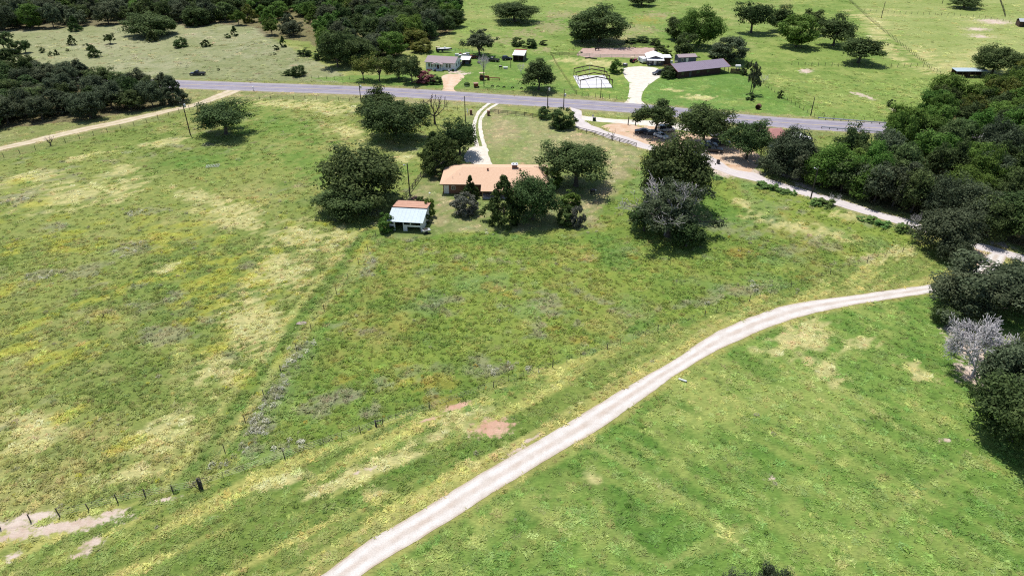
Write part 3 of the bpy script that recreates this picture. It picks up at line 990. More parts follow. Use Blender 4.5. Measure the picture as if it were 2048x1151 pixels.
def lobes_oak(rng, n, zlo=.2, irregular=.3, zc=.45, rl=(.10, .17), flat=.55):
    """Clump centres of a spreading crown."""
    ph = rng.uniform(0, 2 * PI, 6)
    d = unit(rng, n * 3)
    d = d[d[:, 2] > -.35][:n]
    az = np.arctan2(d[:, 1], d[:, 0])
    w = 1 + irregular * (np.sin(2 * az + ph[0]) * .4 + np.sin(3 * az + ph[1]) * .4 + np.sin(5 * az + ph[2]) * .3)
    w *= 1 + irregular * .5 * np.sin(4 * d[:, 2] * 2 + ph[3] + 2 * az)
    rad = .62 + .38 * rng.uniform(0, 1, len(d)) ** .45
    inner = rng.uniform(0, 1, len(d)) < .22
    rad[inner] *= .6
    c = d * (rad * w)[:, None]
    az_ = np.abs(d[:, 2])
    c[:, :2] *= np.clip(np.sqrt((1 - az_ ** 2.8) / (1 - az_ ** 2 + 1e-3)), 1, 1.6)[:, None]
    P = np.stack([c[:, 0] * .40, c[:, 1] * .40, zc + c[:, 2] * np.where(c[:, 2] > 0, flat * .82, (zc - zlo) * 1.6)], 1)
    P[:, 2] = np.maximum(P[:, 2], zlo)
    return P, rng.uniform(rl[0], rl[1], len(P))


def lobes_cedar(rng, n, sharp=.8):
    z = rng.uniform(.04, 1, n)
    r = .5 * np.minimum(1, (1 - z) ** sharp * 1.15) * np.minimum(1, .62 + z * 2.2)
    az = rng.uniform(0, 2 * PI, n)
    ph = rng.uniform(0, 2 * PI, 3)
    r = r * (1 + .16 * np.sin(3 * az + 9 * z + ph[0]) + .10 * np.sin(7 * az - 13 * z + ph[1]))
    rr = r * np.sqrt(rng.uniform(.35, 1, n))
    P = np.stack([rr * np.cos(az), rr * np.sin(az), z * .96], 1)
    return P, rng.uniform(.06, .10, n) * (1.1 - .25 * z)


def lobes_round(rng, n, zlo=.05, zc=.42):
    d = unit(rng, n)
    az = np.arctan2(d[:, 1], d[:, 0])
    ph = rng.uniform(0, 2 * PI, 3)
    w = 1 + .12 * np.sin(3 * az + ph[0]) + .12 * np.sin(2 * az + 5 * d[:, 2] + ph[1])
    rad = (.6 + .4 * rng.uniform(0, 1, n) ** .4) * w
    c = d * rad[:, None]
    P = np.stack([c[:, 0] * .42, c[:, 1] * .42, zc + np.where(c[:, 2] > 0, c[:, 2] * (.93 - zc), c[:, 2] * (zc - zlo))], 1)
    return P, rng.uniform(.09, .16, n)


def crown_mesh(name, seed, kind, nl, leaf, total, **kw):
    rng = np.random.default_rng(seed)
    P, R = {'oak': lobes_oak, 'cedar': lobes_cedar, 'round': lobes_round}[kind](rng, nl, **kw)
    wgt = R ** 2
    cnt = np.maximum(4, (total * wgt / wgt.sum()).astype(int))
    li = np.repeat(np.arange(len(P)), cnt)
    n = len(li)
    d = unit(rng, n)
    d[:, 2] = np.abs(d[:, 2]) * np.where(rng.uniform(0, 1, n) < .72, 1, -1)
    # each clump is itself lumpy: leaf sprays sit on a few sub-clumps
    sub = unit(rng, len(P) * 7).reshape(len(P), 7, 3)
    pick = sub[li, rng.integers(0, 7, n)]
    d2 = d * .62 + pick * .62
    rr = R[li] * (.72 + .36 * rng.uniform(0, 1, n))
    cen = P[li] + d2 * rr[:, None] * np.array([1, 1, .8])
    cen[:, 2] = np.maximum(cen[:, 2], .012)
    nrm = d2 * 1.0 + np.array([0, 0, .4]) + unit(rng, n) * .5
    nrm /= np.linalg.norm(nrm, axis=1)[:, None] + 1e-9
    lt = rng.uniform(0, 1, len(P))
    tone = np.clip(lt[li] * .45 + rng.uniform(0, 1, n) ** 1.3 * .75 - .05, 0, 1)
    V, F, T = cards(cen, nrm, leaf * rng.uniform(.6, 1.35, n), tone, rng)
    lo, hi = V.min(0), V.max(0)
    sx = 1.08 / np.percentile(hi[:2] - lo[:2], 50)
    V[:, :2] *= sx
    V[:, 2] /= hi[2]
    me = np_mesh(name, V, F, [], {'tone': ('POINT', 'FLOAT', T)})
    lob = P.copy()
    lob[:, :2] *= sx
    lob[:, 2] /= hi[2]
    return me, lob, R


def trunk_mesh(name, seed, lob, fork=.24, r=.022, limbs=11, lean=.03, sides=6):
    rng = np.random.default_rng(seed)
    mb = MB()
    lx, ly = rng.uniform(-lean, lean, 2)
    fk = np.array([lx, ly, fork])
    mb.path([(0, 0, -.01), (lx * .3, ly * .3, fork * .35), tuple(fk * np.array([.8, .8, .8])), tuple(fk)], [r * 1.5, r * 1.08, r * .95, r * .85], sides)
    far = lob[np.linalg.norm(lob[:, :2], axis=1) > .12]
    ch = far[rng.choice(len(far), min(limbs, len(far)), replace=False)] if len(far) else lob[:limbs]
    for t in ch:
        st = fk * rng.uniform(.72, 1.0)
        m1 = st + (t - st) * .35 + np.array([*rng.normal(0, .02, 2), .05])
        m2 = st + (t - st) * .7 + np.array([*rng.normal(0, .025, 2), .03])
        mb.path([tuple(st), tuple(m1), tuple(m2), tuple(t)], [r * .62, r * .42, r * .26, r * .07], 4)
        for _ in range(2):
            o = lob[rng.integers(len(lob))]
            e = m2 + (o - m2) / (np.linalg.norm(o - m2) + 1e-6) * min(.16, np.linalg.norm(o - m2))
            mb.path([tuple(m2), tuple((m2 + e) / 2 + np.array([0, 0, .01])), tuple(e)], [r * .24, r * .15, r * .05], 3)
    return mb.mesh(name, None, True)


def bare_mesh(name, seed, levels=5, r=.024, fork=.2, spread=.75, up=.22, first=5, kids=(3, 4), ln=.27, gnarl=.35, rmin=.0022):
    """Leafless branching wood, unit width and height."""
    rng = np.random.default_rng(seed)
    mb = MB()

    def grow(p, d, l, rad, lev):
        pts, rs = [p], [rad]
        q, dd = np.array(p), np.array(d)
        ns = 3 if lev > 1 else 2
        for i in range(ns):
            dd = dd + rng.normal(0, gnarl * .5, 3) + np.array([0, 0, up * .3])
            dd /= np.linalg.norm(dd)
            q = q + dd * l / ns
            pts.append(tuple(q))
            rs.append(max(rmin, rad * (1 - .35 * (i + 1) / ns)))
        mb.path(pts, rs, 5 if lev >= levels - 1 else (4 if lev > 2 else 3))
        if lev == 0:
            return
        for k in range(rng.integers(kids[0], kids[1] + 1)):
            j = rng.integers(max(1, ns - 1), ns + 1)
            nd = dd + unit(rng, 1)[0] * spread + np.array([0, 0, up])
            nd /= np.linalg.norm(nd)
            grow(pts[j], nd, l * rng.uniform(.58, .82), max(rmin, rs[j] * .78), lev - 1)

    mb.path([(0, 0, -.01), (.01, 0, fork * .5), (.0, .01, fork)], [r * 1.5, r * 1.1, r], 7)
    for k in range(first):
        a = 2 * PI * k / first + rng.uniform(-.4, .4)
        d = np.array([math.cos(a) * .8, math.sin(a) * .8, rng.uniform(.35, .9)])
        grow((0, .01, fork * rng.uniform(.75, 1)), d / np.linalg.norm(d), ln, r * .68, levels - 1)
    V = np.array(mb.v)
    w = np.percentile(np.ptp(V[:, :2], axis=0), 50)
    mb.v = [tuple(v) for v in V * np.array([1 / w, 1 / w, 1 / V[:, 2].max()])]
    return mb.mesh(name, None, True)


# leaves and barks
def K(r, g, b, k=1.0):
    return A(r, g, b, k)


OAK = leaf_mat('oak_leaves', (.026, .048, .016), (.145, .205, .072), .36, .6, val_var=.22)
OAKG = leaf_mat('grey_oak_leaves', (.036, .052, .026), (.165, .198, .110), .36, .6, val_var=.22)
CEDAR = leaf_mat('cedar_leaves', (.024, .046, .013), (.112, .162, .050), .28, .65)
GREEN = leaf_mat('elm_leaves', (.055, .120, .018), (.170, .270, .060), .36, .6)
LIME = leaf_mat('yellowish_leaves', (.070, .098, .018), (.180, .200, .045), .30, .45, dry=(.26, .20, .06))
HEDGE = leaf_mat('hedge_leaves', (.048, .086, .024), (.115, .160, .050), .28, .5)
WEEDY = leaf_mat('weed_leaves', (.10, .19, .045), (.23, .36, .11), .25, .5)
MYRT = leaf_mat('myrtle_leaves_and_flowers', (.040, .052, .026), (.10, .085, .070), .15, .5, dry=(.42, .16, .22))
PINK = leaf_mat('crimson_myrtle_flowers', (.120, .040, .046), (.300, .105, .120), .18, .5, dry=(.36, .16, .18))
PURP = leaf_mat('greyish_purple_leaves', (.050, .060, .044), (.170, .170, .135), .2, .5)
BARK = mat('grey_brown_bark', (.115, .098, .085), .9, .4, 14.0)
BARKL = mat('grey_limb_wood', (.40, .375, .37), .9, .3, 10.0)
BARKP = mat('pale_dead_wood', (.50, .475, .485), .85, .25, 10.0)
BARKD = mat('dark_dead_wood', A(110, 98, 92), .9, .35, 10.0)

PROTO = {}


def proto(kind, var, lod):
    """Crown and trunk meshes, shared by all trees of a kind, shape and size class."""
    key = (kind, var, lod)
    if key in PROTO:
        return PROTO[key]
    tot, leaf, nl = {3: (17000, .0185, 120), 2: (8500, .025, 84), 1: (3600, .036, 52), 0: (1100, .060, 26)}[lod]
    sd_ = var * 7919 + sum(ord(ch) for ch in kind) * 31 + lod
    if kind == 'oak':          # wide, lumpy, a clear trunk
        me, lob, R = crown_mesh('crown', sd_, 'oak', nl, leaf, tot, zlo=.15, irregular=.30, zc=.46)
        tr = trunk_mesh('trunk', sd_, lob, .26, .024)
    elif kind == 'skirt':      # oak with foliage down to the ground
        me, lob, R = crown_mesh('crown', sd_, 'oak', int(nl * 1.1), leaf, tot, zlo=.07, irregular=.24, zc=.38)
        tr = trunk_mesh('trunk', sd_, lob, .22, .022)
    elif kind == 'umbrella':   # high open crown over several limbs
        me, lob, R = crown_mesh('crown', sd_, 'oak', int(nl * .8), leaf, int(tot * .85), zlo=.30, irregular=.38, zc=.54, flat=.44)
        tr = trunk_mesh('trunk', sd_, lob, .30, .026, 14)
    elif kind == 'thin':       # sparse crown with much wood showing
        me, lob, R = crown_mesh('crown', sd_, 'oak', int(nl * .72), leaf * .95, int(tot * .7), zlo=.10, irregular=.5, zc=.45, rl=(.07, .13))
        tr = trunk_mesh('trunk', sd_, lob, .26, .026, 16)
    elif kind == 'cedar':
        me, lob, R = crown_mesh('crown', sd_, 'cedar', int(nl * 1.9), leaf, tot, sharp=(.5, .62, .72)[var % 3])
        tr = trunk_mesh('trunk', sd_, lob, .3, .018, 6, .0)
    elif kind == 'cone':
        me, lob, R = crown_mesh('crown', sd_, 'cedar', int(nl * 1.9), leaf, tot, sharp=1.1)
        tr = trunk_mesh('trunk', sd_, lob, .3, .018, 6, .0)
    elif kind == 'round':
        me, lob, R = crown_mesh('crown', sd_, 'round', nl, leaf, tot, zlo=.12, zc=.48)
        tr = trunk_mesh('trunk', sd_, lob, .22, .022)
    elif kind == 'bush':
        me, lob, R = crown_mesh('crown', sd_, 'round', int(nl * .8), leaf * 1.1, tot, zlo=.02, zc=.34)
        tr = trunk_mesh('trunk', sd_, lob, .10, .02, 6)
    elif kind == 'airy':
        me, lob, R = crown_mesh('crown', sd_, 'oak', int(nl * .7), leaf, int(tot * .35), zlo=.3, irregular=.35, zc=.58)
        tr = trunk_mesh('trunk', sd_, lob, .24, .02, 16)
    PROTO[key] = (me, tr)
    return PROTO[key]


TREE_RNG = random.Random(77)
TNAME = {'oak': 'oak_tree', 'skirt': 'oak_tree', 'umbrella': 'oak_tree', 'thin': 'oak_tree', 'cedar': 'cedar_tree', 'cone': 'cedar_tree', 'round': 'shade_tree', 'bush': 'bush', 'airy': 'young_tree'}
TCAT = {'oak_tree': 'oak tree', 'cedar_tree': 'cedar tree', 'shade_tree': 'shade tree', 'bush': 'bush', 'young_tree': 'young tree'}
LMAT = {'oak': OAK, 'skirt': OAK, 'umbrella': OAK, 'thin': OAKG, 'cedar': CEDAR, 'cone': CEDAR, 'round': GREEN, 'bush': HEDGE, 'airy': LIME}


def plant(kind, loc, width, height, label, group=None, lm=None, lod=None, var=None, rz=None, name=None, wy=1.0, cat=None):
    R = TREE_RNG
    if lod is None:
        pxw = width * ppm(575.5 + FOC * math.tan(math.atan2(CAM_H, loc[1]) - PITCH))
        lod = 3 if pxw > 95 else 2 if pxw > 48 else 1 if pxw > 22 else 0
    var = R.randrange(3) if var is None else var
    cm, tm = proto(kind, var, lod)
    nm = name or TNAME[kind]
    t = thing(nm, (loc[0], loc[1], 0), label, cat or TCAT.get(nm, nm.replace('_', ' ')), R.uniform(0, 2 * PI) if rz is None else rz, group)
    for part, me, m in (('crown', cm, lm or LMAT[kind]), ('trunk', tm, BARK)):
        o = link(part, me, t)
        o.scale = (width, width * wy, height)
        if not me.materials:
            me.materials.append(m)
        o.material_slots[0].link = 'OBJECT'
        o.material_slots[0].material = m
    return t


def tree(kind, xb, yb, w, ytop, label, group=None, **kw):
    """Tree whose trunk stands at pixel (xb, yb), w pixels wide, its top at row ytop."""
    p = at(xb, yb)
    # the crown's far side tops out lower in the picture than its middle: a small allowance
    h = max(.5, height_at(p, ytop + .02 * w))
    return plant(kind, p, 1.08 * w / ppm(yb), h * 1.03, label, group, **kw)


def bare(name, xb, yb, w, ytop, label, m, seed, cat='dead tree', **kw):
    p = at(xb, yb)
    t = thing(name, (p.x, p.y, 0), label, cat, seed * 1.7)
    me = bare_mesh('branches', seed, **kw)
    me.materials.append(m)
    o = link('branches', me, t)
    w_ = w / ppm(yb)
    o.scale = (w_, w_, max(.5, height_at(p, ytop)))
    return t


def wood_label(m, where):
    return {'oak_leaves': 'dark green crown', 'grey_oak_leaves': 'greyish green crown', 'cedar_leaves': 'blackish green cedar crown', 'elm_leaves': 'bright green crown', 'yellowish_leaves': 'yellow green crown', 'hedge_leaves': 'mid green crown'}[m.name] + ' among the trees of the wood ' + where


# --- the named trees of the near fields and the yard
tree('umbrella', 452, 268, 112, 203, 'lone dark oak with tiered crown in the left pasture by the pole', var=1, rz=.6)
tree('skirt', 728, 405, 158, 292, 'huge dark oak left of the pink roofed house and its pole', var=0, rz=.3)
tree('skirt', 700, 428, 126, 372, 'low dark oak skirting the front of the huge oak beside the shed', var=1, rz=2.0)
tree('oak', 758, 240, 84, 176, 'tall dark oak before the highway, rear one of the touching pair', var=2)
tree('oak', 792, 278, 128, 200, 'broad dark oak before the highway, front one of the touching pair', var=0, rz=1.1)
tree('cedar', 886, 345, 88, 268, 'dark round cedar between the driveway pad and the rail fence', var=0)
tree('oak', 920, 312, 78, 232, 'dark oak standing beside the white driveway tracks', var=1)
tree('cedar', 868, 325, 46, 262, 'narrow dark cedar at the left of the driveway cedar clump', var=1)
tree('umbrella', 1152, 372, 138, 274, 'spreading oak with forked trunk at the right end of the pink roof', var=0, rz=.2)
tree('bush', 1104, 375, 44, 335, 'bright green shrub under the spreading oak by the house', lm=GREEN)
tree('skirt', 1342, 412, 138, 262, 'tall dense oak, upper one of the stacked pair right of the yard', var=2, rz=.5)
tree('thin', 1335, 474, 146, 364, 'half bare oak with grey limbs, lower one of the stacked pair', var=0, rz=1.9, lm=OAKG)
tree('skirt', 1372, 492, 74, 440, 'small dark oak leaning out below the half bare oak', var=2)
tree('skirt', 1288, 462, 66, 405, 'small dark oak at the left foot of the half bare oak', var=1)
tree('cedar', 1008, 446, 82, 350, 'pointed dark cedar at the lawn edge before the house', var=2)
tree('skirt', 1066, 438, 104, 345, 'dark rounded oak beside the pointed cedar before the house', var=1, rz=.9)
tree('bush', 931, 427, 50, 384, 'greyish purple rounded shrub on the back lawn', lm=PURP)
tree('cone', 941, 395, 34, 350, 'slim green cedar against the porch of the pink roofed house', lm=CEDAR)
tree('bush', 1139, 412, 42, 382, 'bright green round shrub on the lawn right of the big oaks', lm=GREEN)
tree('bush', 1132, 448, 40, 408, 'dark green shrub at the lawn corner beside the purple myrtle', lm=CEDAR)
tree('bush', 1154, 452, 30, 412, 'purple flowering myrtle shrub at the lawn corner', lm=PURP, name='myrtle_bush')
tree('bush', 774, 462, 34, 425, 'green leafy sapling at the left corner of the shed', lm=GREEN)
tree('bush', 828, 411, 34, 391, 'pink flowering shrub behind the shed roof', lm=MYRT, name='myrtle_bush')
tree('bush', 846, 420, 28, 394, 'green shrub behind the shed between the myrtle and the tall sprout')
tree('bush', 859, 432, 22, 396, 'light green upright shrub at the rear right corner of the shed', lm=GREEN)
tree('bush', 857, 446, 16, 428, 'dark little shrub against the right wall of the shed')
tree('bush', 1088, 237, 26, 212, 'small dark bush left of the round bush at the rail fence', lm=OAK)
tree('bush', 1124, 254, 52, 214, 'round dark bush at the bend of the county road', lm=CEDAR)
tree('umbrella', 1309, 268, 82, 198, 'dark oak shading parked cars on the orange sand lot', var=2)
tree('oak', 1405, 288, 100, 208, 'wide dark oak with pale limbs over the parked black trucks', var=0)
tree('oak', 1492, 318, 92, 231, 'dark oak beside the county road, left of the red roof', var=1)
tree('skirt', 1572, 348, 98, 256, 'dark oak before the red roof at the county road', lm=OAKG, var=0)
tree('skirt', 1610, 362, 84, 296, 'grey green oak before the white shed roof at the county road', lm=OAKG, var=1)
tree('skirt', 1655, 372, 92, 280, 'green oak right of the white shed roof at the county road', lm=GREEN, var=2)
for i_, (x_, y_, w_, h_, m_) in enumerate(((1640, 372, 80, 8.0, GREEN), (1682, 382, 86, 9.0, OAK), (1716, 392, 84, 9.0, GREEN), (1748, 402, 92, 10, OAKG), (1785, 412, 92, 10.5, OAKG), (1822, 424, 90, 11, OAK), (1700, 362, 80, 8.5, GREEN), (1760, 378, 90, 9, OAK), (1880, 440, 100, 11, OAKG), (1940, 458, 100, 11, OAKG), (2000, 470, 100, 11, OAK))):
    plant('skirt', at(x_, y_), w_ / ppm(y_), h_, wood_label(m_, 'right of the county road'), 'wood right of the county road', lm=m_, name='creek_tree', cat='creek tree')
tree('bush', 850, 165, 42, 138, 'crimson flowering myrtle beside the sand driveway', lm=PINK, name='myrtle_bush')
tree('bush', 872, 168, 24, 150, 'dark green bush right of the crimson myrtle', lm=OAK)
tree('oak', 824, 166, 44, 112, 'dark oak touching the crimson myrtle on its left')
tree('oak', 797, 158, 50, 110, 'dark oak second to the left of the crimson myrtle')
tree('airy', 727, 160, 46, 108, 'thin pale green tree left of its twin by the highway', lm=LIME)
tree('airy', 759, 162, 52, 104, 'thin pale yellow green tree with grey top by the highway', lm=LIME)
tree('skirt', 676, 134, 64, 60, 'tall dark oak at the corner of the bright grass lot')
tree('round', 845, 104, 44, 78, 'yellow green round tree behind the white house', lm=LIME)
tree('oak', 1077, 180, 70, 114, 'dark oak standing alone before the steel frame', var=0)
tree('thin', 960, 112, 66, 60, 'grey green oak with bare twigs above the parked truck', var=1)
tree('bush', 1233, 146, 30, 119, 'round green tree between the steel frame and white drive', lm=GREEN, name='shade_tree')
tree('bush', 1337, 155, 30, 130, 'small dark tree at the left gable of the brown roofed house', lm=OAK)
tree('round', 1198, 84, 116, 8, 'massive dark green tree behind the clay arena', lm=OAK, var=0)
tree('round', 1163, 84, 56, 40, 'dark tree joined to the left side of the massive tree', lm=OAK, var=2)
tree('round', 1396, 94, 88, 8, 'tall bright green tree behind the blue grey shed', lm=GREEN, var=1)
tree('round', 1353, 80, 46, 34, 'dark tree at the left flank of the tall bright green tree', lm=OAK)
tree('round', 1368, 112, 44, 66, 'dark green tree hanging over the blue grey shed', lm=OAK)
tree('bush', 1322, 114, 40, 90, 'dark bushy tree behind the white roofed workshop')
tree('round', 1457, 124, 74, 72, 'dark round tree above the right end of the brown roof', lm=OAKG, var=0)
tree('bush', 1433, 122, 32, 98, 'green bush at the left foot of the round tree by the brown roof')
tree('bush', 1492, 150, 20, 122, 'dark shrub at the end of the dark board fence', lm=OAK)
tree('oak', 1283, 12, 54, -14, 'dark tree cut by the top edge above the arena')
tree('umbrella', 1502, 66, 70, 2, 'dark oak casting a wide shadow, leftmost of the pasture group')
tree('oak', 1558, 62, 50, 8, 'leaning dark oak in the rear of the pasture group')
tree('round', 1592, 94, 72, 27, 'bright green round tree within the pasture oak group', lm=GREEN, var=2)
tree('oak', 1622, 70, 44, 18, 'dark oak behind the bright tree of the pasture group')
tree('oak', 1666, 92, 78, 25, 'dark oak with clear trunk right of the bright pasture tree', var=1)
tree('umbrella', 1716, 126, 86, 72, 'spreading dark oak lowest of the pasture group by the fence', var=2)
tree('oak', 1928, 16, 62, -12, 'dark oak cut by the top edge in the far right pasture')
tree('oak', 1982, 150, 92, 90, 'dark oak over the long open shed at the right', lm=OAK, var=0)
tree('oak', 1030, 44, 92, -4, 'dense dark oak standing at the right end of the top wood', var=2)
tree('bush', 1780, 213, 14, 198, 'small bush at the rocks in the roadside pasture', lm=OAK)
tree('bush', 1560, 196, 12, 180, 'small dark bush on the fence right of the brown roofed house', lm=OAK)
tree('skirt', 1884, 500, 112, 412, 'dark oak between the county road and the lane end', lm=OAKG, var=0)
tree('skirt', 1898, 522, 60, 468, 'low oak under the dark oak at the lane end', lm=OAKG, var=2)
tree('thin', 1968, 625, 200, 512, 'great dark oak with pale limbs above the dead tree', var=2, rz=.4)
tree('skirt', 1925, 628, 120, 540, 'dark oak joined to the left of the great oak', lm=OAKG, var=1)
tree('skirt', 2015, 610, 120, 530, 'dark oak joined to the right of the great oak', lm=OAKG, var=0)
tree('skirt', 1885, 643, 50, 612, 'small dark bushy oak at the left foot of the great oak', var=2)
tree('skirt', 2062, 720, 70, 640, 'dark green oak at the right edge beside the dead tree', lm=OAK, var=1)
tree('skirt', 2010, 800, 130, 690, 'dark oak just below the dead tree', lm=OAKG, var=0, rz=2.2)
tree('skirt', 2020, 880, 160, 755, 'dark oak at the right edge, lowest large one', lm=OAK, var=2, rz=1.2)
tree('skirt', 2100, 930, 190, 770, 'dark oak mostly beyond the right edge', lm=OAK, var=1)
tree('oak', 1448, 1250, 90, 1148, 'crown top peeping over the bottom edge, left of two', lm=OAKG, var=1)
tree('oak', 1535, 1250, 90, 1147, 'crown top peeping over the bottom edge, right of two', lm=OAKG, var=0)
bare('dead_tree', 1945, 752, 158, 636, 'bleached pale grey dead tree with dense twigs by the field', BARKP, 5, levels=6, first=7, kids=(3, 4), fork=.14, spread=.85, r=.020, up=.12, rmin=.0034)
bare('dead_tree', 870, 248, 58, 186, 'black leafless dead tree before the highway', BARKD, 9, levels=4, first=6, kids=(2, 3), fork=.26, spread=.7, r=.030, rmin=.006)
bare('dead_tree', 1225, 281, 18, 258, 'small leafless sapling by the county road', BARKD, 12, levels=3, first=4, kids=(2, 3), fork=.25, r=.02)
bare('dead_tree', 102, 291, 16, 268, 'small grey bare shrub beside the dirt road', BARKD, 14, levels=3, first=5, kids=(2, 3), fork=.15, r=.03)
bare('dead_tree', 1042, 147, 24, 124, 'grey bare shrub left of the lone oak by the steel frame', BARKP, 15, levels=4, first=6, kids=(3, 3), fork=.2, r=.015)
bare('dead_tree', 1528, 163, 26, 146, 'pale bare brush right of the vine covered pole', BARKP, 16, levels=4, first=6, kids=(3, 3), fork=.1, r=.015)
bare('dead_tree', 207, 634, 12, 624, 'small dry dead weed stalk in the left field', BARKD, 18, levels=3, first=5, fork=.1, r=.03)
bare('dead_tree', 66, 30, 40, 6, 'pale bare tree crown among the top left wood', BARKP, 19, levels=4, first=6, kids=(3, 4), fork=.3, r=.015)
bare('dead_tree', 1667, 410, 26, 384, 'grey bare shrub on the verge of the county road', BARKP, 20, levels=4, first=6, kids=(3, 3), fork=.1, r=.015)
bare('dead_tree', 1830, 452, 22, 424, 'grey bare shrub against the wood by the county road', BARKP, 23, levels=4, first=6, kids=(3, 3), fork=.1, r=.015)
# grey limbs reaching out of the half bare oak
_hb = at(1332, 470)
_g = thing('dead_tree', (_hb.x, _hb.y, 0), 'bare grey limbs rising through the half bare oak', 'dead tree', .8)
_gm = bare_mesh('branches', 31, levels=5, first=7, kids=(2, 3), fork=.22, spread=.6, r=.020)
_gm.materials.append(BARKL)
_go = link('branches', _gm, _g)
_go.scale = (170 / ppm(470), 170 / ppm(470), height_at(_hb, 352))

# --- small cedars and shrubs of the pale savanna at the top left
SAV = [(152, 62, 26, 31, 'cone', 'pointed cedar against the front of the top left wood'), (146, 90, 18, 70, 'cedar', 'small cedar below the pointed cedar in the savanna'), (222, 88, 19, 67, 'oak', 'small dark tree at the left of the big clump in the savanna'),
       (300, 72, 92, 24, 'skirt', 'broad dark oak clump standing out in the savanna'), (331, 68, 50, 32, 'skirt', 'dark oak at the right of the broad savanna clump'), (306, 83, 24, 60, 'cedar', 'small dark cedar before the broad savanna clump'), (362, 94, 28, 73, 'bush', 'grey green round bush in the middle of the savanna'),
       (412, 93, 20, 79, 'cedar', 'small round cedar right of the grey green bush'), (455, 76, 14, 67, 'bush', 'tiny dark bush at the right of the savanna'), (470, 72, 15, 52, 'cone', 'small pointed cedar at the right of the savanna'), (190, 114, 26, 90, 'cedar', 'dark cedar behind the left wood'),
       (178, 100, 16, 87, 'bush', 'grey shrub beside the dark cedar behind the left wood'), (103, 112, 12, 103, 'cedar', 'tiny cedar, left one of two near the left wood'), (114, 110, 10, 98, 'cone', 'tiny cedar, right one of two near the left wood'), (86, 105, 14, 94, 'bush', 'tiny bush left of the two tiny cedars'),
       (52, 106, 26, 80, 'oak', 'dark small oak in the savanna above the left wood'), (135, 102, 8, 97, 'bush', 'very small bush alone in the savanna grass'), (552, 100, 12, 90, 'bush', 'small dark bush below the pointed cedar of the middle savanna'), (567, 94, 14, 72, 'cone', 'pointed cedar of the middle savanna'),
       (549, 110, 7, 105, 'bush', 'tiny dark tuft in the middle savanna'), (596, 152, 30, 130, 'bush', 'dark bush at the corner of the fenced lot'), (580, 150, 24, 138, 'bush', 'grey bush left of the fenced lot corner'), (395, 50, 56, 14, 'cedar', 'dark cedar in front of the top wood'),
       (437, 141, 6, 136, 'bush', 'tiny bush right of the dark pickup truck'), (10, 100, 40, 62, 'oak', 'dark oak at the far left above the left wood'), (28, 110, 30, 84, 'bush', 'green bush at the far left above the left wood'), (610, 112, 26, 96, 'bush', 'pale green shrub in the middle savanna'), (640, 120, 22, 104, 'bush', 'grey shrub beside the tall oak of the bright lot'),
       (1500, 200, 18, 184, 'bush', 'dark bush at the foot of the vine covered pole'), (1060, 95, 30, 78, 'bush', 'pale green brush right of the white topped shed'), (1035, 92, 26, 74, 'bush', 'pale green brush behind the white topped shed'), (1088, 90, 16, 80, 'bush', 'dark brush at the left end of the arena fence'),
       (1285, 84, 30, 72, 'bush', 'green brush behind the arena fence, left one'), (1262, 86, 24, 76, 'bush', 'green brush behind the arena fence, middle one'), (1310, 90, 24, 76, 'bush', 'green brush behind the arena fence, right one')]
for x, y, w, yt, kd, lb in SAV:
    tree(kd, x, y, w, yt, lb, lm={'bush': HEDGE if y < 130 else OAK}.get(kd), lod=None)

# --- weedy bushes along the field side of the county road
VERGE = [(1420, 352, 26), (1436, 358, 22), (1500, 366, 26), (1528, 376, 30), (1548, 380, 30), (1566, 384, 30), (1586, 391, 24), (1628, 408, 26), (1650, 412, 30), (1664, 420, 30), (1682, 428, 26), (1702, 432, 24), (1722, 440, 24), (1744, 444, 26), (1762, 452, 26), (1784, 456, 30), (1802, 462, 34), (1820, 470, 34), (1836, 478, 30)]
rr0 = random.Random(3)
for x, y, w in VERGE:
    if rr0.random() < .3:
        continue
    tree('bush', x + rr0.uniform(-3, 3), y + rr0.uniform(-3, 1), w * rr0.uniform(.6, 1.15), y - w * rr0.uniform(.22, .5), 'leafy green weed bush on the field side of the county road', 'weed bushes along the county road', lm=WEEDY, name='weed_bush', cat='weed bush')
VG2 = [(1240 + i * 13, 233 + i * 1.2, 12) for i in range(0)]


# --- the woods: tree by tree
def poisson(poly, dmin, n, seed, keep=None):
    rng = random.Random(seed)
    lo, hi = poly.min(0), poly.max(0)
    pts, grid = [], {}
    for _ in range(n):
        p = (rng.uniform(lo[0], hi[0]), rng.uniform(lo[1], hi[1]))
        k = (int(p[0] // dmin), int(p[1] // dmin))
        if any((q[0] - p[0]) ** 2 + (q[1] - p[1]) ** 2 < dmin * dmin for i in (-1, 0, 1) for j in (-1, 0, 1) for q in grid.get((k[0] + i, k[1] + j), ())):
            continue
        grid.setdefault(k, []).append(p)
        pts.append(p)
    pts = np.array(pts)
    return pts[in_poly(pts, poly)]


def to_px(x, y, z=0.0):
    d = y * CP - (z - CAM_H) * SP
    return 1024 + FOC * x / d, 575.5 + FOC * (-y * SP - (z - CAM_H) * CP) / d


rr = random.Random(5)


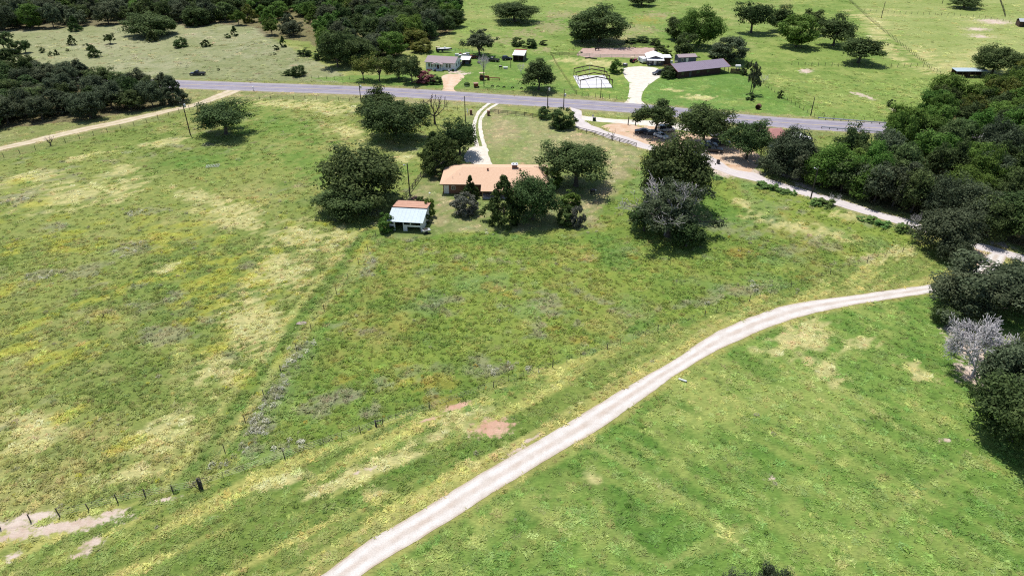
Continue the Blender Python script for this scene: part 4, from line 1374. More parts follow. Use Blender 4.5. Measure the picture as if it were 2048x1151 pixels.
far_pts = []
for p in sorted(poisson(WOODS['l'], 6.4, 9000, 1).tolist(), key=lambda q: q[1]):
    X, Y = to_px(*p)
    w = rr.uniform(7.5, 11.5)
    if X < -160:
        continue
    near_edge = Y > 236
    kd = rr.choice(['skirt', 'skirt', 'oak', 'cedar'] if not near_edge else ['skirt', 'skirt', 'bush'])
    h = rr.uniform(6.5, 9.5) if kd != 'bush' else rr.uniform(3, 4.5)
    lm = rr.choice([OAK, OAKG, OAKG, CEDAR, OAK])
    plant(kd, p, w, h, wood_label(lm, 'left of the dirt road'), 'wood left of the dirt road', lm=lm, name='wood_tree', cat='wood tree')
for p in sorted(poisson(WOODS['r'], 7.0, 9000, 2).tolist(), key=lambda q: q[1]):
    X, Y = to_px(*p)
    if X > 2120 or len(to_px(*p)) == 0:
        continue
    low = Y > 300
    kd = rr.choice(['skirt', 'skirt', 'oak'] if low else ['skirt', 'round', 'skirt'])
    lm = rr.choice([OAKG, OAKG, OAK, OAK, CEDAR, GREEN]) if low else rr.choice([GREEN, GREEN, GREEN, LIME, OAK, HEDGE])
    h = rr.uniform(9, 13) if low else rr.uniform(8, 11.5)
    if X < 1680:
        h = rr.uniform(6, 8)
    plant(kd, p, rr.uniform(8.5, 12.5), h * rr.uniform(.85, 1.1), wood_label(lm, 'right of the county road'), 'wood right of the county road', lm=lm, name='creek_tree', cat='creek tree')
tp = sorted(poisson(WOODS['t'], 7.2, 26000, 3).tolist(), key=lambda q: q[1])
nt_ = 0
for p in tp:
    X, Y = to_px(*p)
    kd = rr.choice(['skirt', 'skirt', 'oak', 'round', 'cedar'])
    lm = rr.choice([OAK, OAKG, OAKG, CEDAR, OAK, GREEN if X > 480 else OAKG, (GREEN if rr.random() < .6 else LIME) if X > 480 else GREEN])
    w, h = rr.uniform(9, 14), rr.uniform(7.5, 12.5)
    if 470 < X < 660 and Y > 30:
        if rr.random() < .38:
            continue
        w, h, lm = w * .8, h * .8, rr.choice([GREEN, OAKG, LIME, OAK, GREEN])
    if -60 < X < 1100 and nt_ < 200:
        nt_ += 1
        plant(kd, p, w, h, wood_label(lm, 'along the top edge'), 'wood along the top edge', lm=lm, name='forest_tree', cat='forest tree')
    else:
        far_pts.append((p[0], p[1], w, h, kd))

# ------------------------------------------------------------------ scattered ground plants (geometry nodes)
def source(name, me):
    return bpy.data.objects.new(name, me)       # only a source for the copies below


def scatter(name, P, scale, rz, srcs, tint=None, idx=None, label=None):
    """ONE object that draws a copy of one of the sources at every point."""
    n = len(P)
    me = bpy.data.meshes.new(name)
    me.vertices.add(n)
    me.vertices.foreach_set('co', np.asarray(P, np.float32).ravel())
    idx = np.random.default_rng(1).integers(0, len(srcs), n) if idx is None else idx
    scale = np.asarray(scale, np.float32)
    if scale.ndim == 1:
        scale = np.repeat(scale[:, None], 3, 1)
    a = me.attributes.new('sc', 'FLOAT_VECTOR', 'POINT')
    a.data.foreach_set('vector', scale.ravel())
    a = me.attributes.new('rot', 'FLOAT_VECTOR', 'POINT')
    a.data.foreach_set('vector', np.stack([np.zeros(n), np.zeros(n), rz], 1).astype(np.float32).ravel())
    a = me.attributes.new('which', 'INT', 'POINT')
    a.data.foreach_set('value', np.asarray(idx, np.int32))
    if tint is not None:
        a = me.attributes.new('tint', 'FLOAT_COLOR', 'POINT')
        a.data.foreach_set('color', np.column_stack([tint, np.ones(n)]).astype(np.float32).ravel())
    me.update()
    o = link(name, me)
    o['kind'] = 'stuff'
    if label:
        o['label'] = label
    ng = bpy.data.node_groups.new(name, 'GeometryNodeTree')
    ng.interface.new_socket('Geometry', in_out='INPUT', socket_type='NodeSocketGeometry')
    ng.interface.new_socket('Geometry', in_out='OUTPUT', socket_type='NodeSocketGeometry')
    N, L = ng.nodes.new, ng.links.new
    gi, go = N('NodeGroupInput'), N('NodeGroupOutput')
    join = N('GeometryNodeJoinGeometry')

    def named(nm, typ):
        x = N('GeometryNodeInputNamedAttribute')
        x.data_type = typ
        x.inputs['Name'].default_value = nm
        return x.outputs['Attribute']

    sc, ro, wh = named('sc', 'FLOAT_VECTOR'), named('rot', 'FLOAT_VECTOR'), named('which', 'INT')
    e2r = N('FunctionNodeEulerToRotation')
    L(ro, e2r.inputs[0])
    for k, s in enumerate(srcs):
        oi = N('GeometryNodeObjectInfo')
        oi.inputs['Object'].default_value = s
        cmp = N('FunctionNodeCompare')
        cmp.data_type = 'INT'
        cmp.operation = 'EQUAL'
        L(wh, [i for i in cmp.inputs if i.name == 'A' and i.type == 'INT'][0])
        [i for i in cmp.inputs if i.name == 'B' and i.type == 'INT'][0].default_value = k
        ip = N('GeometryNodeInstanceOnPoints')
        L(gi.outputs[0], ip.inputs['Points'])
        L(cmp.outputs[0], ip.inputs['Selection'])
        L(oi.outputs['Geometry'], ip.inputs['Instance'])
        L(e2r.outputs[0], ip.inputs['Rotation'])
        L(sc, ip.inputs['Scale'])
        L(ip.outputs[0], join.inputs[0])
    L(join.outputs[0], go.inputs[0])
    md = o.modifiers.new('scatter', 'NODES')
    md.node_group = ng
    return o


TUFT = tint_mat('grass_blades', .42, .22)


def tuft_mesh(name, seed, n, rad, hgt, wid, lean=.5):
    """A patch of grass: bent blades, each two triangles."""
    rng = np.random.default_rng(seed)
    az, r = rng.uniform(0, 2 * PI, n), rad * np.sqrt(rng.uniform(0, 1, n))
    cx, cy = r * np.cos(az), r * np.sin(az)
    cl = unit(rng, 7)[:, :2] * rad * .6
    k = rng.integers(0, 7, n)
    f = rng.uniform(0, 1, n) < .6
    cx[f] = cl[k[f], 0] + rng.normal(0, rad * .2, f.sum())
    cy[f] = cl[k[f], 1] + rng.normal(0, rad * .2, f.sum())
    h = hgt * rng.uniform(.45, 1.2, n)
    th = rng.uniform(0, 2 * PI, n)
    ln = lean * rng.uniform(.3, 1.4, n) * h
    w = wid * rng.uniform(.6, 1.4, n)
    bx, by = np.cos(th + PI / 2) * w, np.sin(th + PI / 2) * w
    tx, ty = np.cos(th) * ln, np.sin(th) * ln
    V = np.empty((n, 4, 3))
    V[:, 0] = np.stack([cx - bx, cy - by, 0 * h], 1)
    V[:, 1] = np.stack([cx + bx, cy + by, 0 * h], 1)
    V[:, 2] = np.stack([cx + bx * .8 + tx * .45, cy + by * .8 + ty * .45, h * .72], 1)
    V[:, 3] = np.stack([cx + tx, cy + ty, h], 1)
    F = np.arange(4 * n).reshape(n, 4)
    F = np.concatenate([F[:, [0, 1, 2]], F[:, [0, 2, 3]]])
    return np_mesh(name, V.reshape(-1, 3), F, [TUFT], {'tone': ('POINT', 'FLOAT', np.repeat(rng.uniform(0, 1, n), 4))})


def sprig_mesh(name, seed, n, rad, hgt, leaf):
    """A low leafy weed: small leaf cards over a mound."""
    rng = np.random.default_rng(seed)
    d = unit(rng, n)
    d[:, 2] = np.abs(d[:, 2])
    cen = d * np.array([rad, rad, hgt]) * (.5 + .5 * rng.uniform(0, 1, n) ** .5)[:, None]
    cen[:, 2] += .02
    nr = d * .5 + np.array([0, 0, .7]) + unit(rng, n) * .6
    nr /= np.linalg.norm(nr, axis=1)[:, None]
    V, F, T = cards(cen, nr, leaf * rng.uniform(.6, 1.3, n), rng.uniform(0, 1, n), rng)
    return np_mesh(name, V, F, [TUFT], {'tone': ('POINT', 'FLOAT', T)})


tufts = [source('tuft_source', tuft_mesh('tuft', 100 + i, 34, .52, .20, .06, 1.8)) for i in range(5)]
sprigs = [source('sprig_source', sprig_mesh('sprig', 200 + i, 30, .42, .40, .10)) for i in range(4)]

rng = np.random.default_rng(11)


def desat(c, k):
    g = (c @ np.array([.3, .6, .1]))[:, None]
    return c + (g - c) * k


def road_free(P, m=.25):
    for (a, b), _ in NOTUFT_LINES[:2]:
        pass
    ok = np.ones(len(P), bool)
    for (a, b), _ in NOTUFT_LINES:
        dd_ = (a[::2] - b[::2]) / np.linalg.norm(a[::2] - b[::2], axis=1)[:, None] * .42
        poly = np.vstack([a[::2] + dd_, (b[::2] - dd_)[::-1]])
        ok &= ~in_poly(P, poly)
    for tr in (TRACK_L, TRACK_R):
        ok &= dist_line(P, tr[::2]) > .6
    for pp in (PAD, FAN, SANDY, ARENA):
        ok &= ~in_poly(P, at_np(pp))
    ok &= ~in_poly(P, at_np(LOT)) | (rng.uniform(0, 1, len(P)) < .04)
    return ok


def sample(n, d0, d1, power=1.0):
    """Ground points in view between two distances, denser near by."""
    u = rng.uniform(0, 1, n)
    D = d0 + (d1 - d0) * u ** power
    half = (D * CP + CAM_H * SP) * (1024 / FOC) + 22
    return np.stack([rng.uniform(-1, 1, n) * half, D], 1)


GP_ = np.vstack([sample(36000, 38, 130), sample(16000, 130, 260), sample(4500, 260, 440)])
GP_ = GP_[road_free(GP_)]
tc_, tt_, ts_, tr_ = ground_colour(GP_)
dens = fbm(GP_[:, 0], GP_[:, 1], 5, 91)
keep = (np.where(tr_ == list(POLY).index('right') + 1, rng.uniform(0, 1, len(GP_)) < .7, True)) & (ts_ < .16 + .5 * rng.uniform(0, 1, len(GP_)) ** 1.6) & (rng.uniform(0, 1, len(GP_)) < .35 + dens) & (tt_ > .05)
GP_, tc_, tt_, dens = GP_[keep], tc_[keep], tt_[keep], dens[keep]
n = len(GP_)
jit = rng.uniform(.84, 1.22, n)[:, None] * (1 + rng.normal(0, .05, (n, 3)))
far_s = 1 + np.clip((GP_[:, 1] - 110) / 150, 0, 1.6)
sz = far_s * (.55 + 1.0 * rng.uniform(0, 1, n) ** 1.8)
hs = np.clip(tt_, .1, 1.2) * rng.uniform(.55, 1.3, n) * (.6 + .9 * dens)
scatter('grass', np.column_stack([GP_, np.zeros(n)]), np.stack([sz, sz, hs], 1), rng.uniform(0, 2 * PI, n), tufts, np.clip(desat(tc_, .12) * jit * 2.05 * np.array([1.04, 1.0, .94]), 0, .8), label='tufts of meadow grass')

# weeds: leafy mounds, grey, olive or flowering, in the rough fields
WP = np.vstack([sample(38000, 38, 150), sample(16000, 150, 330)])
WP = WP[road_free(WP)]
wc, wt, ws, wr = ground_colour(WP)
nm_ = list(POLY)
rid = lambda s: nm_.index(s) + 1
wn_ = fbm(WP[:, 0], WP[:, 1], 7, 95)
want = np.where(wr == rid('left'), .55, np.where(wr == rid('meadow'), .55, np.where(wr == rid('strip'), .16, np.where(wr == rid('savanna'), .5, np.where(wr == rid('right'), .10, np.where(wr == rid('topmid'), .6, .12))))))
want[(wr == rid('yard')) | (wr == rid('front')) | (wr == rid('mlawn')) | (wr == rid('blawn')) | (wr == rid('plawn'))] = 0
keep = (rng.uniform(0, 1, len(WP)) < want * (wn_ * .72)) & (ws < .3)
WP, wc, wr = WP[keep], wc[keep], wr[keep]
n = len(WP)
hue = rng.uniform(0, 1, n)
dark = wc * rng.uniform(1.0, 1.6, n)[:, None]
wc2 = np.where((hue < .38)[:, None], dark, wc * 2.0)
g = hue > .93
wc2[g] = C_GREY * 1.7 * rng.uniform(.7, 1.3, g.sum())[:, None]
fl = (hue > .88) & (hue < .93) & (wr == rid('meadow'))
wc2[fl] = C_ORA * 1.7
fl = (hue > .80) & (hue < .93) & (wr == rid('left')) & (WP[:, 1] < 150)
wc2[fl] = C_YEL * 1.8
s = (.35 + 1.1 * rng.uniform(0, 1, n) ** 2.2) * (1 + np.clip((WP[:, 1] - 110) / 180, 0, 1.3)) * .85
scatter('weeds', np.column_stack([WP, np.zeros(n)]), np.stack([s, s, s * rng.uniform(.6, 1.2, n)], 1), rng.uniform(0, 2 * PI, n), sprigs, wc2, label='low leafy weeds and wild flowers')

# pale brush along the diagonal fence, grey seed heads, white flower tufts
BR = []
for (cx, cy, rx, ry, n_) in ((545, 790, 60, 12, 70), (600, 700, 40, 10, 46), (515, 850, 34, 22, 90), (740, 520, 10, 12, 16), (735, 545, 16, 7, 12), (440, 935, 16, 5, 14), (1495, 581, 46, 11, 30), (1060, 740, 16, 6, 10), (1420, 605, 30, 6, 14), (565, 895, 20, 6, 10), (595, 890, 14, 6, 10), (268, 497, 40, 12, 34), (275, 425, 40, 6, 26), (90, 548, 36, 12, 28), (1000, 730, 24, 10, 18), (985, 752, 24, 6, 14), (475, 105, 30, 8, 18), (510, 95, 40, 8, 20), (620, 118, 30, 8, 18), (600, 135, 30, 5, 14), (100, 75, 30, 5, 12), (330, 668, 40, 16, 20), (15, 945, 20, 6, 8), (30, 400, 40, 8, 16), (960, 470, 40, 10, 16), (490, 900, 24, 10, 24)):
    e = ell(cx, cy, rx, ry, -52 if 500 < cx < 620 and 690 < cy < 860 else -15)
    q = unit(rng, n_)[:, :2] * np.sqrt(rng.uniform(0, 1, (n_, 1)))
    BR.append(q @ np.linalg.inv(e[1]).T * 1.15 + e[0])
BR = np.vstack(BR)
BR = BR[rng.uniform(0, 1, len(BR)) < .55] + rng.normal(0, .45, (0, 2)).sum(0)
n = len(BR)
s = rng.uniform(.5, 1.4, n)
BR = BR + rng.normal(0, .7, BR.shape)
bt = np.where((rng.uniform(0, 1, n) < .5)[:, None], A(196, 194, 176), A(160, 160, 124)) * rng.uniform(1.2, 2.2, (n, 1))
scatter('dry_brush', np.column_stack([BR, np.zeros(n)]), np.stack([s, s, s * 1.1], 1), rng.uniform(0, 2 * PI, n), sprigs, bt, label='grey dry brush clumps')

# the far part of the wood, beyond the trees that show one by one
if far_pts:
    fp = np.array([(a, b, 0) for a, b, *_ in far_pts])
    fs = np.array([(w, w, h) for _, _, w, h, _ in far_pts])
    srcs = []
    for kd, lm in (('skirt', OAK), ('round', OAKG), ('cedar', CEDAR)):
        me = proto(kd, 0, 1)[0].copy()
        me.materials.clear()
        me.materials.append(lm)
        srcs.append(source('far_crown_source', me))
    scatter('far_wood', fp, fs, np.random.default_rng(4).uniform(0, 6, len(fp)), srcs, label='far part of the dark wood along the top edge')

# ------------------------------------------------------------------ fences, poles, buildings, vehicles
POSTM = mat('weathered_post_wood', (.10, .085, .075), .9, .35, 20)
TPOST = mat('rusty_steel_post', (.055, .05, .05), .7, .3, 20)
ORANGEP = mat('tan_post_tops', A(206, 178, 130), .8, .3, 20)
WIREM = mat('wire_steel', (.22, .21, .20), .5, 0, 4, .5, .6)
CABLEM = mat('dark_cable', (.03, .03, .032), .6)
POLEM = mat('dark_pole_wood', (.075, .062, .055), .9, .35, 8, stretch=(1, 1, .15))
CERAM = mat('grey_ceramic', (.40, .38, .37), .3, spec=.5)
TRANSF = mat('pale_grey_transformer_paint', (.62, .63, .63), .45)
GALV = mat('galvanised_steel', (.55, .56, .58), .45, .2, 6, .5, .5)
RUST = mat('rust_brown_paint', A(150, 84, 62), .85, .4, 8)
WHITEP = mat('white_paint', (.80, .79, .80), .6, .10, 5)
DARKI = mat('dark_interior', (.02, .018, .018), .9)
GLASS = mat('dark_window_glass', (.03, .035, .045), .08, spec=.6)
RUBBER = mat('black_rubber', (.02, .02, .021), .85)
BLACKP = mat('black_paint', (.018, .018, .02), .35, spec=.5)
CHROME = mat('bright_metal', (.6, .6, .6), .25, spec=.5, metal=.8)


def post_mesh(r, h, n=6, m=POSTM):
    mb = MB()
    mb.path([(0, 0, -.1), (0, 0, h * .5), (.02 * h, 0, h)], [r * 1.05, r, r * .9], n)
    return mb.mesh('post', m)


def fence(name, pts_px, spacing, label, r=.07, h=1.25, wires=4, group=None, m=POSTM, world=None, jitter=.15, seed=1, alt=None, tall_every=0):
    """Post and wire fence along a line: each post a part, the strands one part."""
    P = np.array(world) if world is not None else at_np(pts_px)
    d = np.concatenate([[0], np.cumsum(np.linalg.norm(np.diff(P, axis=0), axis=1))])
    n = max(2, int(round(d[-1] / spacing)) + 1)
    if n > 290:
        n = 290
    s = np.linspace(0, d[-1], n)
    Q = np.stack([np.interp(s, d, P[:, 0]), np.interp(s, d, P[:, 1])], 1)
    o0 = Q[0]
    t = thing(name, (o0[0], o0[1], 0), label, 'fence', 0, group)
    R = random.Random(seed)
    pm = post_mesh(r, h, 6, m)
    pm2 = post_mesh(r * .45, h * .95, 4, alt) if alt else pm
    for i, q in enumerate(Q):
        big = (i % tall_every == 0) if tall_every else True
        o = link('post', pm if big else pm2, t)
        o.location = (q[0] - o0[0], q[1] - o0[1], 0)
        o.rotation_euler = (R.uniform(-.05, .05), R.uniform(-.05, .05), R.uniform(0, 6))
        o.scale = (1, 1, R.uniform(1 - jitter, 1 + jitter))
    if wires:
        mb = MB()
        for k in range(wires):
            z = h * (.25 + .65 * k / max(1, wires - 1))
            for a, b in zip(Q[:-1], Q[1:]):
                mb.tube((a[0] - o0[0], a[1] - o0[1], z), (b[0] - o0[0], b[1] - o0[1], z), .006, n=3, cap=False)
        w = mb.build('wire', WIREM, t)
        w['kind'] = 'stuff'
    return t


def rail_fence(name, pts_px, spacing, label, m, h=1.25, rails=3, r=.07, cross=False, world=None):
    P = np.array(world) if world is not None else at_np(pts_px)
    d = np.concatenate([[0], np.cumsum(np.linalg.norm(np.diff(P, axis=0), axis=1))])
    n = max(2, int(round(d[-1] / spacing)) + 1)
    s = np.linspace(0, d[-1], n)
    Q = np.stack([np.interp(s, d, P[:, 0]), np.interp(s, d, P[:, 1])], 1)
    o0 = Q[0]
    t = thing(name, (o0[0], o0[1], 0), label, 'fence')
    pm = MB().box(-r, r, -r, r, -.1, h + .08).mesh('post', m)
    for q in Q:
        o = link('post', pm, t)
        o.location = (q[0] - o0[0], q[1] - o0[1], 0)
    for a, b in zip(Q[:-1], Q[1:]):
        L_ = np.linalg.norm(b - a)
        ang = math.atan2(b[1] - a[1], b[0] - a[0])
        for k in range(rails):
            z = h * (.35 + .6 * k / max(1, rails - 1))
            o = MB().box(0, L_, -.022 + r + .024, .022 + r + .024, z - .07, z + .07).build('rail', m, t)
            o.location = (a[0] - o0[0], a[1] - o0[1], 0)
            o.rotation_euler = (0, 0, ang)
    return t


fence('wire_fence', [(752, 474), (722, 520), (643, 630), (539, 775), (470, 874), (404, 968)], 6.0, 'wire fence running diagonally from the shed to the brace post', .06, 1.3, 4, seed=3)
fence('wire_fence', [(-60, 1068), (25, 1052), (90, 1036), (143, 1030), (194, 1015), (252, 1000), (310, 991), (358, 981), (400, 973)], 3.4, 'wire fence past the bare soil strip to the brace post', .075, 1.35, 4, seed=4)
fence('wire_fence', [(404, 971), (1417, 629), (1709, 533), (1856, 488)], 2.6, 'long wire fence along the gravel lane from the brace post', .065, 1.3, 4, seed=5, alt=TPOST, tall_every=4)
fence('wire_fence', [(-200, 372), (0, 318), (200, 268), (300, 244), (407, 210), (470, 202), (519, 199)], 4.0, 'wire fence along the tan dirt road', .07, 1.3, 4, seed=6)
fence('wire_fence', [(519, 199), (640, 199), (760, 205), (850, 211), (936, 224)], 4.0, 'wire fence along the near side of the highway', .07, 1.3, 4, seed=7)
fence('wire_fence', [(1103, 111), (1112, 128), (1130, 156), (1153, 189)], 1.6, 'fence of close set tan posts left of the steel frame', .055, 1.3, 3, m=ORANGEP, seed=8)
fence('wire_fence', [(1153, 189), (1165, 192), (1190, 195), (1215, 197.5), (1233, 199)], 2.6, 'wire fence between the steel frame and the highway', .07, 1.4, 4, seed=9)
fence('wire_fence', [(1690, -6), (1735, 36), (1790, 82), (1845, 125), (1862, 140), (1886, 152)], 2.4, 'diagonal fence line down the far right pasture', .08, 1.4, 4, seed=10)
fence('wire_fence', [(1728, 24), (1800, 28), (1870, 30), (1950, 35), (2010, 44), (2060, 48)], 3.0, 'fence line across the far right pasture near the top edge', .08, 1.4, 4, seed=11)
fence('wire_fence', [(1996, -8), (2004, 14), (2010, 35)], 2.0, 'short fence line down from the top right edge', .08, 1.4, 4, seed=12)
fence('wire_fence', [(1583, 130), (1660, 133), (1740, 135), (1846, 135)], 2.6, 'cross fence below the pasture oaks', .08, 1.4, 4, seed=13)
fence('wire_fence', [(1500, 150), (1536, 176), (1575, 203), (1600, 217), (1622, 231)], 2.6, 'curving fence from the vine covered pole to the highway', .07, 1.3, 4, seed=14)
fence('wire_fence', [(1628, 234), (1690, 239), (1760, 246), (1830, 252)], 3.0, 'wire fence behind the far guardrail', .07, 1.2, 4, seed=15)
fence('wire_fence', [(608, 156), (640, 158), (700, 161)], 3.0, 'wire fence before the bright grass lot', .07, 1.3, 3, seed=16)
fence('wire_fence', [(904, 102), (925, 103), (945, 105)], 1.6, 'low fence behind the white house yard', .06, 1.2, 3, seed=17)
rail_fence('pipe_fence', [(1150, 96), (1230, 94.5), (1308, 94)], 5.0, 'dark pipe fence along the far side of the clay arena', TPOST, 1.5, 3, .06)
rail_fence('pipe_fence', [(1157, 113), (1190, 116), (1230, 117), (1291, 117)], 5.0, 'pipe fence along the near side of the clay arena', GALV, 1.5, 3, .05)
rail_fence('pipe_fence', [(1101, 111), (1120, 112), (1156, 113)], 4.0, 'pipe fence joining the clay arena to the tan post fence', TPOST, 1.4, 3, .05)
rail_fence('rail_fence', [(852, 340), (838, 360), (822, 382), (804, 405), (792, 420)], 2.4, 'brown wooden rail fence from the cedars to the shed', POSTM, 1.35, 3)
rail_fence('rail_fence', [(980, 226), (1010, 229), (1045, 232), (1082, 238)], 3.0, 'dark wooden rail fence between the driveway gate and the bushes', POSTM, 1.25, 3)
rail_fence('rail_fence', [(1156, 263), (1190, 271), (1215, 278), (1250, 288), (1272, 295)], 3.0, 'dark board fence along the county road bend', POSTM, 1.3, 3)

# guardrails
for pts, lb in (([(1636, 238.5), (1700, 243.5), (1770, 249), (1838, 254.5)], 'steel guardrail along the far side of the highway'), ([(1643, 257), (1700, 262), (1760, 267), (1818, 272)], 'steel guardrail along the near side of the highway')):
    P = at_np(pts)
    n = int(np.linalg.norm(P[-1] - P[0]) / 2.0)
    Q = resample(P, n)
    t = thing('guardrail', (*Q[0], 0), lb, 'guardrail')
    pm = MB().box(-.07, .07, -.09, .09, -.1, .72).mesh('post', POSTM)
    prof = [(-.03, .44), (.03, .46), (-.02, .52), (.03, .58), (-.02, .64), (.03, .70), (-.03, .74)]
    for q in Q:
        o = link('post', pm, t)
        o.location = (q[0] - Q[0][0], q[1] - Q[0][1], 0)
    mb = MB()
    for a, b in zip(Q[:-1], Q[1:]):
        dx = (b - a) / np.linalg.norm(b - a)
        nn = np.array([-dx[1], dx[0]]) * -1
        vs = []
        for e in (a, b):
            for off, z in [(.02, .42), (.09, .47), (.03, .57), (.09, .67), (.02, .75), (-.01, .75), (-.01, .42)]:
                pnt = e - Q[0] + nn * (off + .1)
                vs.append((pnt[0], pnt[1], z))
        mb.add(vs, [(i, (i + 1) % 7, (i + 1) % 7 + 7, i + 7) for i in range(7)])
    mb.build('rail_beam', GALV, t)

# brace post, corner of the two field fences
p = at(400, 976)
t = thing('brace_post', (p.x, p.y, 0), 'dark corner brace post with slanting rail where the field fences meet', 'fence post')
MB().path([(0, 0, -.1), (.02, 0, .8), (0, .02, 1.75)], [.16, .15, .14], 8).build('post', TPOST, t)
MB().path([(.35, -.1, -.1), (.36, -.1, .7), (.33, -.1, 1.45)], [.13, .12, .12], 8).build('post', TPOST, t)
MB().tube((-.02, 0, 1.35), (-1.25, .75, .15), .07, n=6).build('brace_rail', POSTM, t)
MB().tube((.0, 0, 1.55), (.75, .35, 1.50), .05, n=6).build('brace_rail', POSTM, t)
p = at(752, 852)
t = thing('brace_post', (p.x, p.y, 0), 'dark broken post with a bent rail midway along the lane fence', 'fence post')
MB().path([(0, 0, -.1), (.03, 0, .5), (-.05, .05, 1.1)], [.15, .14, .12], 7).build('post', TPOST, t)
MB().tube((-.05, 0, .9), (.9, .35, .95), .05, n=6).build('brace_rail', TPOST, t)
MB().tube((.9, .35, .0), (.92, .35, 1.1), .05, n=6).build('post', TPOST, t)


# utility poles
POLE_TOPS = {}


def pole(key, xb, yb, ytop, label, arm=0.0, armdir=0.0, transformer=None, lamp=False, r=.14, insul=True):
    p = at(xb, yb)
    h = height_at(p, ytop)
    t = thing('utility_pole', (p.x, p.y, 0), label, 'utility pole', armdir)
    MB().path([(0, 0, -.2), (0, 0, h * .5), (0, 0, h)], [r * 1.2, r, r * .8], 10).build('pole_shaft', POLEM, t)
    if arm:
        MB().box(-arm / 2, arm / 2, r * .85, r * .85 + .1, h - .75, h - .62).build('crossarm', POLEM, t)
        im = MB().path([(0, 0, 0), (0, 0, .12), (0, 0, .22)], [.05, .07, .03], 6).mesh('insulator', CERAM)
        for x in (-arm / 2 + .1, 0, arm / 2 - .1):
            o = link('insulator', im, t)
            o.location = (x, r * .85 + .05, h - .62 if x else h)
            if not x:
                o.location = (0, 0, h)
    elif insul:
        im = MB().path([(0, 0, 0), (0, 0, .14), (0, 0, .26)], [.05, .08, .03], 6).mesh('insulator', CERAM)
        o = link('insulator', im, t)
        o.location = (0, 0, h)
    if transformer:
        z = h - transformer
        c = MB()
        c.path([(r + .32, 0, z - .5), (r + .32, 0, z - .48), (r + .32, 0, z + .42), (r + .32, 0, z + .5)], [.22, .28, .28, .16], 12)
        c.build('transformer', TRANSF, t, True)
        MB().box(r - .02, r + .10, -.05, .05, z - .2, z + .2).build('bracket', GALV, t)
    if lamp:
        MB().tube((0, 0, h - .5), (.9, 0, h - .2), .03, n=6).build('lamp_arm', GALV, t)
        MB().path([(.9, 0, h - .2), (.95, 0, h - .3), (1.0, 0, h - .42)], [.08, .2, .16], 10).build('lamp_head', TRANSF, t)
    POLE_TOPS[key] = Vector((p.x, p.y, h))
    return t


pole('a', 381, 270, 201, 'dark utility pole with pale transformer left of the lone oak', 1.6, .9, 1.6)
pole('b', 722, 203, 166, 'utility pole with white transformer behind the tall pair of oaks', 0, .3, 1.3)  # the pale can is a transformer; this pole carries no lamp
pole('c', 931, 245, 193, 'dark utility pole left of the driveway gate', 0, .2)
pole('d', 1095, 217, 172, 'utility pole with transformer above the small rail fence bush', 1.6, .3, 1.2)
pole('e', 1127, 219, 180, 'utility pole with small can at the county road corner', 0, .3, 1.7)
pole('f', 1201, 196, 160, 'thin dark pole in front of the steel frame', 0, 0, None, False, .11)
pole('g', 1500, 190, 128, 'pole wrapped in a leafy vine beside the brown roofed house', 0, 0)
pole('h', 1621, 232, 195, 'dark utility pole at the end of the far guardrail', 0, .4)
pole('i', 1762, 37, 4, 'utility pole far off in the right pasture', 1.2, .2)
pole('j', 1884, 8, -24, 'utility pole at the top edge of the far right pasture', 1.2, .2)
pole('k', 1621, 398, 336, 'utility pole with white lamp on the county road verge', 0, 2.0, None, True)
pole('l', 820, 393, 328, 'dark utility pole beside the huge oak and rail fence', 0, 2.8, None, True)
pole('m', 968, 173, 122, 'dark pole topped with dead vines before the white house yard', 0, 0)
pole('n', 1021.5, 136, 117, 'short pole before the white topped shed', 0, 0, None, False, .1)
# vine on the pole by the brown house, dead vines on the other
p = at(1500, 190)
plant('thin', (p.x + .9, p.y + .6, 0), 4.6, height_at(p, 122), 'leafy vine tree climbing the pole by the brown roofed house', lm=OAKG, lod=1, name='vine')
p = at(968, 173)
t = thing('dead_vine', (p.x, p.y, 0), 'grey dead vine crown at the top of the pole before the white house', 'dead vine')
_m = bare_mesh('branches', 41, levels=4, first=7, kids=(3, 4), fork=.55, spread=.8, r=.012, ln=.2)
_m.materials.append(BARKP)
o = link('branches', _m, t)
o.scale = (5.2, 5.2, height_at(p, 106))


def cable(pa, pb, sag, label, r=.014):
    a, b = Vector(pa), Vector(pb)
    n = 14
    pts = []
    for i in range(n + 1):
        k = i / n
        q = a.lerp(b, k)
        q.z -= sag * 4 * k * (1 - k)
        pts.append(tuple(q))
    mb = MB().path(pts, [r] * (n + 1), 4)
    return tag(mb.build('power_line', CABLEM), label, 'power line')


T = POLE_TOPS
off = Vector((0, 0, .2))
cable(T['a'] + off, at(-260, 300) + Vector((0, 0, 9)), 1.5, 'power line from the transformer pole over the dirt road to the left')
cable(T['a'] + off, T['b'] + off, 2.0, 'power line between the transformer pole and the highway pole')
cable(T['b'] + off, T['d'] + off, 2.0, 'power line along the highway to the pole by the rail fence bush')
cable(T['c'] + off, T['d'] + off, 1.2, 'power line between the gate pole and the rail fence bush pole')
cable(T['d'] + off, T['e'] + off, .3, 'short power line between the two poles at the county road corner')
cable(T['e'] + off, T['h'] + off, 2.0, 'power line along the highway past the parked cars')
cable(T['e'] + off, T['k'] + off, 1.8, 'power line over the oaks to the lamp pole of the county road')
cable(T['k'] + off, at(2120, 545) + Vector((0, 0, 9.0)), 1.6, 'power line along the county road wood to the right edge')
cable(T['c'] + off, T['l'] + off, .8, 'power line from the gate pole to the pole by the huge oak')

